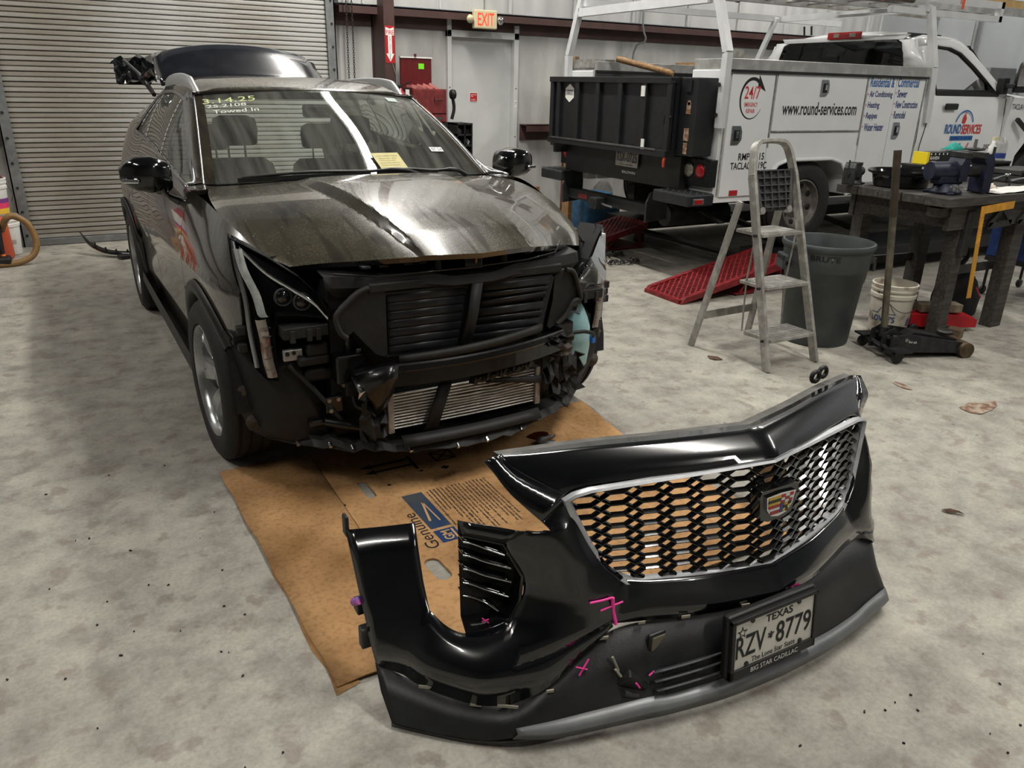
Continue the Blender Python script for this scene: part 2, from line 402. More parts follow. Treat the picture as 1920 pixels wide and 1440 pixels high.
# lettering -----------------------------------------------------------------
def text(name, s, m, parent, origin, xdir, ydir, height=None, width=None, depth=0.0008, align='LEFT', shear=0.0, bold=0.0, valign=None):
    """flat lettering: real letters, laid on the surface that carries them"""
    cu = bpy.data.curves.new(name, 'FONT'); cu.body = s; cu.extrude = 0.0; cu.shear = shear; cu.offset = bold; cu.resolution_u = 3
    cu.space_line = 0.95
    o = bpy.data.objects.new('tmp', cu); COL.objects.link(o)
    dg = bpy.context.evaluated_depsgraph_get(); dg.update()
    me = bpy.data.meshes.new_from_object(o.evaluated_get(dg))
    bpy.data.objects.remove(o); bpy.data.curves.remove(cu)
    me.name = name
    xs = [v.co.x for v in me.vertices]; ys = [v.co.y for v in me.vertices]
    x0, x1, y0, y1 = min(xs), max(xs), min(ys), max(ys)
    sy = height / (y1 - y0) if height else None; sx = width / (x1 - x0) if width else None
    sx = sx or sy; sy = sy or sx
    X = Vector(xdir).normalized(); Y = Vector(ydir).normalized(); Z = X.cross(Y).normalized()
    off = {'LEFT': 0, 'CENTER': 0.5, 'RIGHT': 1.0}[align] * (x1 - x0) * sx
    for v in me.vertices:
        v.co = Vector(origin) + X * ((v.co.x - x0) * sx - off) + Y * ((v.co.y - y0) * sy) + Z * depth
    me.materials.clear(); me.materials.append(m)
    ob = bpy.data.objects.new(name, me); COL.objects.link(ob)
    if parent is not None: ob.parent = parent
    return ob
def decal(name, m, parent, pts, off=0.0006, closed=True):
    """flat printed shape: polygon lying on its surface"""
    P = [Vector(p) for p in pts]; n = (P[1] - P[0]).cross(P[2] - P[0]).normalized()
    return MB().poly([p + n * off for p in P]).build(name, m, parent)
# ------------------------------------------------------------------ the room
YB = 9.15           # lower back wall
X0, X1, Y0 = -7.0, 11.6, -6.0
ZC = 5.8
def rect_obj(name, a, b, m, parent=None): return MB().bx(a, b).build(name, m, parent)
struct(rect_obj('floor', (X0, Y0, -0.1), (X1, 12.0, 0), M['floor']))
struct(rect_obj('ceiling', (X0, Y0, ZC), (X1, YB + 0.2, ZC + 0.1), M['ceiling']))
struct(rect_obj('wall_left', (X0 - 0.1, Y0, 0), (X0, YB + 0.2, ZC), M['wall_dim']))
struct(rect_obj('wall_front', (X0, Y0 - 0.1, 0), (X1, Y0, ZC), M['wall_dim']))
# back wall: steel liner sheets, standing ribs between them
DX0, DX1, DZ = -0.44, 2.70, 3.66        # roll-up door opening
EX0, EX1, EZ = 4.19, 5.05, 2.14         # exit door opening
wall = MB()
for a, b, z0, z1 in ((X0, DX0, 0, 2.42), (DX1, EX0, 0, 2.42), (EX0, EX1, EZ, 2.42), (EX1, X1, 0, 2.42)):
    wall.bx((a, YB, z0), (b, YB + 0.12, z1))
wall_back = struct(wall.build('wall_back', M['wall_low']))
x = X0; i = 0
sheet_w = 0.915
while x < X1 - 0.05:
    xe = min(X1, x + sheet_w)
    for lo, hi, yy, mm in ((2.41, ZC, YB - 0.20, M['wall']), (0.0, 2.3, YB - 0.012, M['wall_low'])):
        a, b = x, xe
        segs = [(a, b)]
        top = lo
        if lo > 2:
            if a < DX1 and b > DX0: segs = [(s0, s1) for s0, s1 in ((a, min(b, DX0 - 0.1)), (max(a, DX1 + 0.1), b)) if s1 - s0 > 0.03]
        else:
            for c0, c1 in ((DX0 - 0.02, DX1 + 0.1), (EX0 - 0.05, EX1 + 0.06)):
                ns = []
                for s0, s1 in segs:
                    if s1 <= c0 or s0 >= c1: ns.append((s0, s1)); continue
                    if s0 < c0 - 0.03: ns.append((s0, c0))
                    if s1 > c1 + 0.03: ns.append((c1, s1))
                segs = ns
        for s0, s1 in segs:
            mb = MB(); n = max(2, int((s1 - s0) / 0.05)); rows = []
            for zz in ((lo, hi) if lo < 2 else (lo, lo + 0.25, lo + 0.6, lo + 1.2, hi)):
                r = []
                for k in range(n + 1):
                    xx = s0 + (s1 - s0) * k / n
                    d = 0.0
                    if lo > 2: d = 0.012 * math.sin(xx * 23 + 1.3 * math.sin(xx * 5.1)) * (0.35 + min(1, (zz - lo) * 1.6)) - 0.03 * math.sin(min(1, (zz - lo) / 1.2) * PI)
                    else: d = 0.004 * math.sin(xx * 17)
                    if k in (0, n): d = 0.012
                    r.append((xx, yy + d, zz))
                rows.append(r)
            mb.grid(rows); mb.build('wall_panel', mm, wall_back)
    mb = MB(); 
    if not (DX0 - 0.1 < xe < DX1 + 0.1):
        mb.bx((xe - 0.012, YB - 0.225, 2.41), (xe + 0.012, YB - 0.185, ZC)); mb.build('seam_rib', M['wall'], wall_back)
    x = xe; i += 1
# girts (red oxide Z sections)
gi = 0
def girt(name, xa, xb, z, m=M['girt']):
    mb = MB().bx((xa, YB - 0.21, z - 0.012), (xb, YB, z)).bx((xa, YB - 0.21, z - 0.085), (xb, YB - 0.195, z)).bx((xa, YB - 0.03, z - 0.2), (xb, YB - 0.014, z))
    return struct(mb.build(name, m))
girt('trim_1', DX1 + 0.10, X1, 2.40); girt('trim_2', EX1 + 0.12, X1, 1.155); girt('trim_3', DX1 + 0.1, EX0 - 0.1, 1.155); girt('trim_4', X0, DX0 - 0.12, 2.40); girt('trim_5', X0, DX0 - 0.12, 1.155)
# steel column with flanges
mb = MB().bx((3.227, 8.75, 0), (3.351, 8.765, ZC)).bx((3.283, 8.765, 0), (3.295, 9.12, ZC)).bx((3.215, 9.12, 0), (3.363, 9.135, ZC)).bx((3.2275, 8.764, 0), (3.2365, 9.121, ZC))
struct(mb.build('column_1', M['girt']))
# right wall: grey block with pilaster post, pipes
wr = struct(rect_obj('wall_right', (X1, Y0, 0), (X1 + 0.15, YB + 0.2, ZC), M['wall_grey']))
for yy in (4.1, 5.3, 6.6, 8.0): MB().bx((X1 - 0.06, yy - 0.04, 0), (X1, yy + 0.04, ZC)).build('wall_rib', M['wall_grey'], wr)
# ------------------------------------------------------------------ roll-up door
door = struct(empty('door_1', None, (0, 0, 0)))
prof = []
P_SL = 0.0925
for t in range(13):
    u = t / 12; d = -0.013 * min(1.0, 1.9 * abs(math.sin(u * PI * 2))) + (0.016 if t in (0, 12) else 0.006 if t == 6 else 0)
    prof.append((YB - 0.035 + d, u * P_SL))
mb = MB(); n = 2
mb.grid([[(xx, p[0], p[1]) for p in prof] for xx in (DX0 - 0.02, DX1 + 0.02)], smooth=False)
slat0 = mb.build('slat', M['slat'], door, sharp=50); slat0.location = (0, 0, 0.07)
for k in range(1, 40): dup(slat0, door, (0, 0, 0.07 + k * P_SL))
MB().bx((DX0, YB - 0.06, 0.005), (DX1, YB - 0.02, 0.07)).build('bottom_bar', M['galv'], door, bevel=0.004)
for xa, xb in ((DX0 - 0.085, DX0 + 0.012), (DX1 - 0.012, DX1 + 0.085)):
    MB().bx((xa, YB - 0.085, 0), (xb, YB - 0.07, DZ + 0.3)).bx((xa if xa < 0 else xb - 0.012, YB - 0.085, 0), (xa + 0.012 if xa < 0 else xb, YB + 0.02, DZ + 0.3)).build('guide_track', M['galv'], door)
bolt = MB().cyl((0, 0, 0), (0, -0.012, 0), 0.014, 0.011, 10).mesh('bolt'); bolt.materials.append(M['steel'])
for xa in (DX0 - 0.04, DX1 + 0.045):
    for k in range(17):
        o = bpy.data.objects.new('bolt', bolt); COL.objects.link(o); o.parent = door; o.location = (xa, YB - 0.085, 0.115 + 0.232 * k)
# ------------------------------------------------------------------ exit door
d2 = struct(empty('door_2'))
MB().bx((EX0, YB + 0.035, 0.01), (EX1, YB + 0.075, EZ)).build('leaf', M['doorpaint'], d2)
for a, b in ((EX0 - 0.05, EX0 + 0.004), (EX1 - 0.004, EX1 + 0.06)):
    MB().bx((a, YB - 0.06, 0), (b, YB + 0.14, EZ + 0.22 if a < 4.5 else EZ + 0.16)).build('jamb', M['doorpaint'], d2, bevel=0.003)
MB().bx((EX0 - 0.05, YB - 0.06, EZ), (EX1 + 0.06, YB + 0.14, EZ + 0.075)).build('head', M['doorpaint'], d2, bevel=0.003)
for a in (EX0 - 0.025, EX1 + 0.03):
    for k in range(4):
        o = bpy.data.objects.new('screw', bolt); COL.objects.link(o); o.parent = d2; o.location = (a, YB - 0.059, 0.42 + 0.58 * k); o.scale = (.55,) * 3
MB().bx((EX1 + 0.012, YB - 0.0605, 1.36), (EX1 + 0.04, YB - 0.062, 1.44)).build('number_tag', M['whitef'], d2)
text('tag_number', '7', M['ink'], d2, (EX1 + 0.016, YB - 0.062, 1.385), (1, 0, 0), (0, 0, 1), height=0.035)
# restricted sign on the door leaf
sg = thing('door_sign', 'small red and white notice sign on the grey door', 'sign', (4.53, YB + 0.034, 1.47))
MB().bx((-0.055, -0.003, -0.055), (0.055, 0, 0.055)).build('board', M['whitef'], sg, bevel=0.001)
MB().bx((-0.049, -0.004, -0.049), (0.049, -0.003, 0.049)).build('field', mat('sign_red', rgb(178, 28, 36), 0.4), sg)
text('lettering', 'RESTRICTED\nAREA', M['inkw'], sg, (0, -0.004, 0.004), (1, 0, 0), (0, 0, 1), width=0.078, height=0.03, align='CENTER')
text('lettering', 'DO NOT ENTER\nAUTHORIZED ONLY', M['inkw'], sg, (0, -0.004, -0.04), (1, 0, 0), (0, 0, 1), width=0.07, height=0.02, align='CENTER')
# ------------------------------------------------------------------ exit sign
ex = thing('exit_sign', 'lit cream exit sign with two emergency lamp heads above the grey door', 'exit sign', (4.53, YB - 0.24, 2.33))
MB().bx((-0.15, -0.05, -0.1), (0.15, 0.02, 0.1)).build('housing', mat('cream_plastic', rgb(206, 196, 160), 0.45), ex, bevel=0.012)
text('lettering', 'EXIT', mat('exit_red', (1.0, 0.045, 0.02, 1), 0.4, emit=1.1), ex, (0, -0.0505, -0.068), (1, 0, 0), (0, 0, 1), width=0.215, height=0.136, align='CENTER', bold=0.012)
for s in (-1, 1):
    h = MB().lathe([(0.0, 0.05), (0.03, 0.045), (0.042, 0.0), (0.042, -0.03), (0, -0.03)], (0, 0, 0), 'y', 14).build('lamp_head', mat('cream_plastic', rgb(206, 196, 160), 0.45) if s < 0 else M['chrome'], ex)
    h.location = (s * 0.195, -0.03, -0.0); h.rotation_euler = (0.5, 0, s * 0.35)
MB().cyl((0, 0, 0.1), (0, 0, ZC - 2.33), 0.007, n=8).build('conduit', M['galv'], ex)
# ------------------------------------------------------------------ fire extinguisher arrow sign and extinguisher
fs = thing('fire_extinguisher_sign', 'red sign with white arrow reading fire extinguisher on the brown column', 'sign', (3.289, 8.749, 1.82))
MB().bx((-0.052, -0.002, 0), (0.056, 0, 0.375)).build('plate', mat('sign_red', rgb(178, 28, 36), 0.4), fs)
MB().prism([(0.002, 0.012), (0.048, 0.095), (0.024, 0.095), (0.024, 0.28), (0.05, 0.28), (0.05, 0.362), (0.002, 0.345), (-0.046, 0.362), (-0.046, 0.28), (-0.02, 0.28), (-0.02, 0.095), (-0.044, 0.095)], -0.0035, -0.002, 'y').build('arrow', M['inkw'], fs)
text('lettering', 'FIRE', M['inkr'], fs, (0.002, -0.004, 0.288), (1, 0, 0), (0, 0, 1), width=0.085, height=0.045, align='CENTER', bold=0.01)
text('lettering', '\n'.join('EXTINGUISHER'), M['ink'], fs, (0.002, -0.004, 0.035), (1, 0, 0), (0, 0, 1), height=0.235, width=0.017, align='CENTER')
fe = thing('fire_extinguisher', 'red fire extinguisher with a hanging white tag beside the brown column', 'fire extinguisher', (3.375, 8.684, 1.10))
MB().lathe([(0, 0), (0.06, 0.005), (0.066, 0.03), (0.066, 0.36), (0.05, 0.41), (0.022, 0.435), (0.02, 0.46), (0, 0.46)], n=20).build('cylinder', mat('extinguisher_red', rgb(150, 40, 52), 0.3, coat=0.5), fe)
MB().bar((-0.02, 0, 0.475), (0.12, 0, 0.53), 0.02, 0.012).bar((-0.02, 0, 0.465), (0.10, 0, 0.455), 0.02, 0.012).cyl((0, 0, 0.45), (0, 0, 0.49), 0.018).build('handle', M['black'], fe)
MB().tube(smooth_curve([(-0.01, 0, 0.475), (-0.06, 0, 0.49), (-0.10, 0, 0.42), (-0.08, 0, 0.3)], 12), 0.012).build('hose', M['black'], fe)
MB().bx((0.03, -0.072, 0.36), (0.075, -0.07, 0.45)).build('inspection_tag', M['whitef'], fe)
MB().tube([(0.0, 0, 0.48), (-0.07, 0.06, 0.72)], 0.003, 6).build('hanging_wire', M['steel_l'], fe)
# ------------------------------------------------------------------ hoist chain: real links
link = MB().tube([(0.008 * math.cos(t) , 0, 0.010 * (1 if math.sin(t) > 0 else -1) * (abs(math.sin(t)) ** 0.7) + (0.006 if math.sin(t) > 0.01 else -0.006 if math.sin(t) < -0.01 else 0)) for t in [2 * PI * k / 12 for k in range(12)]], 0.0032, 5, closed=True)
for ci, (xx, zb) in enumerate(((2.845, 0.9), (2.905, 0.85))):
    mb = MB(); z = zb; k = 0
    while z < 2.9:
        for (vx, vy, vz) in [None] * 0: pass
        R = Matrix.Rotation(PI / 2 * (k % 2), 3, 'Z')
        mb.add([R @ Vector(p) + Vector((0.004 * math.sin(z * 3 + ci), 0, z)) for p in link.v], link.f, True)
        z += 0.025; k += 1
    o = mb.build('hoist_chain', M['steel']); o.location = (xx, YB - 0.30, 0)
    mb2 = MB().tube([(xx, YB - 0.30, 2.88), (xx, YB - 0.30, ZC)], 0.006, 6)
    c = mb2.build('chain_upper_run', M['steel'], o); c.location = (-xx, -(YB - 0.30), 0)
    tag(o, ('nearer the rolling door: ' if False else '') + ('steel door hoist chain strand hanging nearest the rolling door' if ci == 0 else 'steel door hoist chain strand hanging nearest the brown column'), 'chain', 'hoist chain strands')
# conduit down the back wall
cd = MB().tube(smooth_curve([(6.86, YB - 0.23, 4.2), (6.86, YB - 0.235, 2.6), (6.88, YB - 0.24, 2.34), (6.93, YB - 0.23, 2.2), (6.87, YB - 0.06, 2.0), (6.87, YB - 0.04, 0.6)], 24), 0.012, 8).build('wall_conduit', M['galv'])
tag(cd, 'thin grey electrical conduit running down the back wall behind the truck bed', 'pipe')
# ------------------------------------------------------------------ ceiling tube lamps
def tube_lamp(x, y, ax, ln, watts, lab):
    t = thing('ceiling_tube_lamp', lab, 'ceiling lamp', (x, y, LAMP_Z), PI / 2 if ax == 'y' else 0, 'ceiling tube lamps')
    MB().bx((-ln / 2, -0.11, 0.03), (ln / 2, 0.11, 0.09)).build('housing', M['whitef'], t)
    for s in (-1, 1): MB().cyl((s * (ln / 2 - 0.2), 0, 0.09), (s * (ln / 2 - 0.2), 0, ZC - LAMP_Z), 0.006, n=6).build('hanger_rod', M['galv'], t)
    for s in (-0.055, 0.055):
        MB().cyl((-ln / 2 + 0.03, s, 0.005), (ln / 2 - 0.03, s, 0.005), 0.018, n=10).build('tube', mat('lit_tube', (1, 0.97, 0.9, 1), 0.4, emit=14), t)
    ld = bpy.data.lights.new('tube_light', 'AREA'); ld.shape = 'RECTANGLE'; ld.size = ln; ld.size_y = 0.16; ld.energy = watts; ld.color = (1.0, 0.965, 0.90)
    lo = bpy.data.objects.new('tube_light', ld); COL.objects.link(lo); lo.parent = t; lo.location = (0, 0, -0.03)
names = ['long ceiling tube lamp between the black car and the truck', 'ceiling tube lamp above the loose bumper', 'ceiling tube lamp on the left in front of the rolling door', 'ceiling tube lamp over the open floor on the left', 'ceiling tube lamp above the truck cab', 'ceiling tube lamp on the right of the workbench', 'ceiling tube lamp behind the camera']
for L_, nm in zip(LAMPS, names): tube_lamp(*L_, nm)
# ------------------------------------------------------------------ the black car
PAINT = dusty_paint('car_paint_dusty', rgb(20, 20, 22), rgb(124, 117, 92), 0.42, zmin=0.25, zmax=0.97)
PAINT_SIDE = dusty_paint('car_paint_side', rgb(13, 13, 14), rgb(120, 108, 84), 0.35, zmin=-0.6, zmax=1.2, thr=(0.42, 0.75))
GLASS_W = glass_mat('windscreen_glass', (0.62, 0.68, 0.65, 1), dust=0.2)
GLASS_S = glass_mat('side_glass', (0.10, 0.11, 0.11, 1), dust=0.22)
INT = mat('interior_dark', rgb(44, 42, 40), 0.8, 0, var=0.15, scale=20)
INT2 = mat('interior_dash', rgb(58, 54, 48), 0.75, 0, var=0.15, scale=12)
car = thing('car', 'black dusty crossover car with front bumper removed and tailgate raised', 'car', (1.335, 3.47, 0), math.radians(1.2))
def half(pts): return [(-x, y, z) for x, y, z in pts]
# --- side panels -------------------------------------------------------
W_T = [(-0.75, 0.70), (-0.6, 0.78), (-0.45, 0.865), (-0.25, 0.92), (0.1, 0.94), (0.6, 0.94), (1.6, 0.945), (2.4, 0.955), (2.85, 0.97), (3.2, 0.95), (3.5, 0.90), (3.68, 0.80)]
ZT_T = [(-0.5, 0.985), (-0.36, 1.01), (-0.2, 1.055), (0.0, 1.10), (0.2, 1.13), (0.45, 1.14), (1.63, 1.205), (2.6, 1.262), (3.2, 1.30), (3.68, 1.26)]
IN_T = [(-0.5, 0.13), (-0.2, 0.125), (0.0, 0.105), (0.45, 0.075), (2.6, 0.115), (3.68, 0.12)]
def zbot(y):
    z = 0.27
    for c in (0.0, 2.79):
        R = 0.425
        if abs(y - c) < R: z = max(z, 0.36 + math.sqrt(R * R - (y - c) ** 2))
    if y < -0.27: z = 0.69
    return z
def side_x(y, z):
    W = interp(W_T, y); zt = interp(ZT_T, y); I = interp(IN_T, y)
    if z > 0.84: s = (z - 0.84) / (zt - 0.84); return W - I * s ** 2.0 - (0.006 if z > 0.86 else 0)
    s = (0.84 - z) / 0.55; r = W - 0.045 * s * s
    if 0.45 < y < 2.4 and 0.42 < z < 0.72: r -= 0.014 * math.sin((z - 0.42) / 0.30 * PI)   # door scallop
    return r
def side_panel(name, y0, y1, sgn, ny, lip=0.012):
    mb = MB(); ys = [lerp(y0, y1, k / ny) for k in range(ny + 1)]; nz = 22; rows = []
    for y in ys:
        zb, zt = zbot(y), interp(ZT_T, y); rows.append([(sgn * side_x(y, lerp(zb, zt, j / nz)), y, lerp(zb, zt, j / nz)) for j in range(nz + 1)])
    if sgn > 0: rows = [[(p[0], p[1], p[2] - 0.05 * min(1, max(0, (0.35 - p[1]) / 0.5)) * min(1, max(0, (p[2] - 0.7) / 0.3))) for p in r] for r in rows]
    mb.grid(rows)
    # returns on the shut lines so the panels have edges
    for r in (rows[0], rows[-1]): mb.grid([r, [(p[0] - sgn * 0.025, p[1], p[2]) for p in r]])
    b = [r[0] for r in rows]; mb.grid([b, [(p[0] - sgn * 0.05, p[1], p[2]) for p in b]])
    return mb.build(name, PAINT_SIDE, car)
for s in (-1, 1):
    side_panel('front_fender', -0.46, 0.415, s, 40)
    side_panel('front_door', 0.422, 1.615, s, 24)
    side_panel('rear_door', 1.622, 2.36, s, 18)
    side_panel('quarter_panel', 2.367, 3.66, s, 44)
    # black sill and arch cladding
    mb = MB(); rows = []
    for k in range(24):
        y = lerp(0.40, 2.40, k / 23); rows.append([(s * 0.955, y, 0.36), (s * 0.96, y, 0.30), (s * 0.94, y, 0.22), (s * 0.86, y, 0.19)])
    mb.grid(rows); mb.build('sill_cladding', M['black'], car)
    for c in (0.0, 2.79):
        mb = MB(); rows = []
        a0, a1 = (-0.62 if c == 0 else -0.1, PI + 0.05) if False else (0.0, PI)
        n = 30
        for k in range(n + 1):
            t = lerp(-0.02, PI + 0.02, k / n) if c > 1 else lerp(-0.02, PI * 0.80, k / n)
            cy_, cz_ = math.cos(t), math.sin(t)
            pts = []
            for rr, xo in ((0.395, -0.05), (0.395, 0.012), (0.41, 0.02), (0.445, 0.02), (0.455, 0.004)):
                yy, zz = c + rr * cy_, 0.36 + rr * cz_
                zz = max(zz, 0.2)
                pts.append((s * (side_x(max(-0.45, min(3.6, yy)), max(0.3, min(1.0, zz))) + xo), yy, zz))
            rows.append(pts)
        mb.grid(rows); mb.build('arch_cladding', M['black'], car)
        # wheel-house: dark inner drum
        mb = MB()
        mb.grid([[(s * xx, c + 0.44 * math.cos(t), 0.36 + 0.44 * math.sin(t)) for t in [PI * k / 16 for k in range(17)]] for xx in (0.91, 0.5)])
        mb.add([(s * 0.5, c + 0.44 * math.cos(t), 0.36 + 0.44 * math.sin(t)) for t in [PI * k / 16 for k in range(17)]], [tuple(range(17))])
        mb.build('wheel_house', M['blackm'], car)
# --- hood ----------------------------------------------------------------
def hood_pt(u, v):
    """u 0..1 from centre to side edge, v 0..1 front to rear (half, x>=0)"""
    fr = [(0, (-0.815, 1.005)), (0.24, (-0.79, 1.012)), (0.45, (-0.70, 1.0)), (0.60, (-0.60, 0.985)), (0.672, (-0.51, 0.958))]
    edge = [(0, (0.672, -0.51, 0.955)), (0.15, (0.755, -0.37, 0.995)), (0.33, (0.80, -0.2, 1.05)), (0.52, (0.825, 0.0, 1.098)), (0.72, (0.815, 0.22, 1.128)), (1.0, (0.765, 0.52, 1.138))]
    ex, ey, ez = interp(edge, v)
    cxw = 0.672
    x = u * lerp(cxw, ex, 1) if v > 0 else u * cxw
    f = interp(fr, min(0.672, u * 0.672)); r = (0.40 + 0.12 * u ** 3, 1.172 - 0.034 * u ** 2.5)
    mid_y = lerp(f[0], r[0], v)
    yv = lerp(mid_y, ey, u ** 4)
    base = lerp(f[1], r[1], 1 - (1 - v) ** 1.35)
    crown = 0.035 * math.sin(PI * min(1, v * 1.02)) * (1 - u * u)
    z = lerp(base + crown, ez, u ** 3.2)
    # raised centre section with a step facing outwards
    rx = lerp(0.235, 0.36, v)
    st = max(0.0, min(1.0, (rx + 0.05 * (0.35 + v) - abs(x)) / (0.05 * (0.35 + v))))
    hgt = 0.027 * min(1, max(0, (v + 0.02) / 0.15)) * min(1, max(0, (1.0 - v) / 0.12))
    z += hgt * st
    return (x, yv, z)
def hood_r(p):   # the struck left front corner sits a little lower
    return (p[0], p[1], p[2] - 0.034 * (p[0] / 0.8) ** 2 * min(1, max(0, (0.35 - p[1]) / 0.5)))
mb = MB(); us = [k / 120 for k in range(121)]; NV = 60
rows = []
for j in range(NV + 1):
    v = j / NV
    rows.append([(-p[0], p[1], p[2]) for p in [hood_pt(u, v) for u in reversed(us[1:])]] + [hood_r(hood_pt(u, v)) for u in us])
mb.grid(rows)
front = rows[0]
mb.grid([front, [(p[0], p[1] + 0.012, p[2] - 0.022) for p in front], [(p[0] * 0.97, p[1] + 0.06, p[2] - 0.03) for p in front]])
for side in (0, -1):
    e = [r[side] for r in rows]; mb.grid([e, [(p[0] * 0.985, p[1], p[2] - 0.03) for p in e]])
mb.build('hood', PAINT, car, sharp=16)
# hood underside structure seen from the front
mb = MB(); mb.grid([[(p[0] * 0.96, p[1] + 0.07, p[2] - 0.035) for p in front], [(p[0] * 0.9, p[1] + 0.35, p[2] - 0.03) for p in front], [(p[0] * 0.9, p[1] + 0.9, p[2] + 0.02) for p in front]])
mb.build('hood_liner', M['blackm'], car)
# --- cowl and wipers -------------------------------------------------------
mb = MB(); mb.grid([[(x, 0.40 + 0.11 * (x / 0.76) ** 2, 1.142 - 0.012 * (x / 0.76) ** 2) for x in [k * 0.076 - 0.76 for k in range(21)]], [(x, 0.54 + 0.10 * (x / 0.76) ** 2, 1.132) for x in [k * 0.076 - 0.76 for k in range(21)]]])
mb.build('cowl_panel', M['black'], car)
for a, b, c in (((0.30, 0.47, 1.165), (0.02, 0.50, 1.188), (-0.60, 0.555, 1.172)), ((0.58, 0.47, 1.155), (0.40, 0.50, 1.18), (0.10, 0.52, 1.182))):
    wp = MB().tube(smooth_curve([a, (lerp(a[0], b[0], .4), a[1] - .01, a[2] + .03), b, (lerp(b[0], c[0], .5), lerp(b[1], c[1], .5), lerp(b[2], c[2], .5) + .01), c], 16), [0.012] * 6 + [0.008] * 10, 6)
    wo = wp.build('wiper_arm', M['black'], car)
    MB().bar((b[0] + 0.02, b[1] - 0.005, b[2] - 0.012), (c[0] - 0.02, c[1] - 0.005, c[2] - 0.012), 0.012, 0.022).build('wiper_blade', M['black'], wo)
# --- greenhouse ------------------------------------------------------------
def ws_base(t):   # t -1..1
    return Vector((0.765 * t, 0.50 + 0.10 * t * t, 1.150 - 0.010 * t * t))
def ws_top(t):
    return Vector((0.642 * t, 1.27 + 0.09 * t * t, 1.562 - 0.034 * t * t))
mb = MB(); rows = []
for j in range(17):
    v = j / 16; r = []
    for i in range(33):
        t = -1 + 2 * i / 32
        p = ws_base(t).lerp(ws_top(t), v); bul = 0.03 * math.sin(PI * v)
        r.append(p + Vector((0, -0.45, 0.9)) * bul * (1 - 0.3 * t * t))
    rows.append(r)
ws_rows = rows
MB().grid([r[1:-1] for r in rows[0:]]).build('windscreen', GLASS_W, car)
mb = MB(); mb.grid([[p + Vector((0, 0.004, -0.006)) for p in rows[0]], [p + Vector((0, 0.004, -0.006)) for p in rows[1]]])
mb.build('windscreen_frit_lower', M['blackm'], car)
MB().grid([[p + Vector((0, 0.005, -0.006)) for p in rows[15]], [p + Vector((0, 0.005, -0.006)) for p in rows[16]]]).build('windscreen_frit_upper', M['blackm'], car)
# roof
def roof_pt(t, v):
    y = lerp(1.27 + 0.09 * t * t, 2.98, v)
    zc = interp([(1.27, 1.562), (1.5, 1.612), (1.9, 1.640), (2.4, 1.628), (2.98, 1.575)], y)
    half_w = interp([(1.27, 0.642), (1.45, 0.66), (2.0, 0.665), (3.0, 0.62)], y)
    z = zc - 0.034 * abs(t) ** 2 - 0.035 * max(0, abs(t) - 0.8) / 0.2 * (v > 0.02)
    return Vector((half_w * t, y, z))
mb = MB(); mb.grid([[roof_pt(-1 + 2 * i / 32, j / 24) for i in range(33)] for j in range(25)])
mb.build('roof', PAINT, car, solid=0.02, soff=-1)
# side window band: pillars in paint, glass between
def gh(y, v):      # greenhouse side surface, v 0 belt .. 1 roof edge ; returns half-width x, z
    zb = interp(ZT_T, y) ; xb = side_x(y, zb - 0.001)
    yt = min(2.98, max(1.36, y)); rt = roof_pt(1, (yt - 1.36) / (2.98 - 1.36))
    zt = rt.z; xt = rt.x
    if y < 1.36:   # along the A pillar the top follows the windscreen edge
        q = (y - 0.60) / (1.36 - 0.60); p = ws_base(1).lerp(ws_top(1), max(0, q)); zt = max(zb, p.z); xt = p.x + 0.012
        if q < 0: xt = xb
    if y > 2.6: k = (y - 2.6) / 0.8; zt = lerp(zt, zt - 0.05, min(1, k))
    return Vector((lerp(xb, xt, v) + 0.018 * math.sin(PI * v) * min(1, max(0, (zt - zb) / 0.3)), y, lerp(zb, zt, v)))
WIN = [(0.50, 0.03, 0.05), (0.62, 0.03, 0.55), (0.8, 0.03, 0.70), (1.0, 0.03, 0.80), (1.2, 0.03, 0.86), (1.4, 0.03, 0.90), (1.63, 0.03, 0.915), (2.0, 0.03, 0.905), (2.3, 0.03, 0.86), (2.5, 0.03, 0.72), (2.68, 0.03, 0.10)]
def win_v(y): return interp([(w[0], (w[1], w[2])) for w in WIN], y)
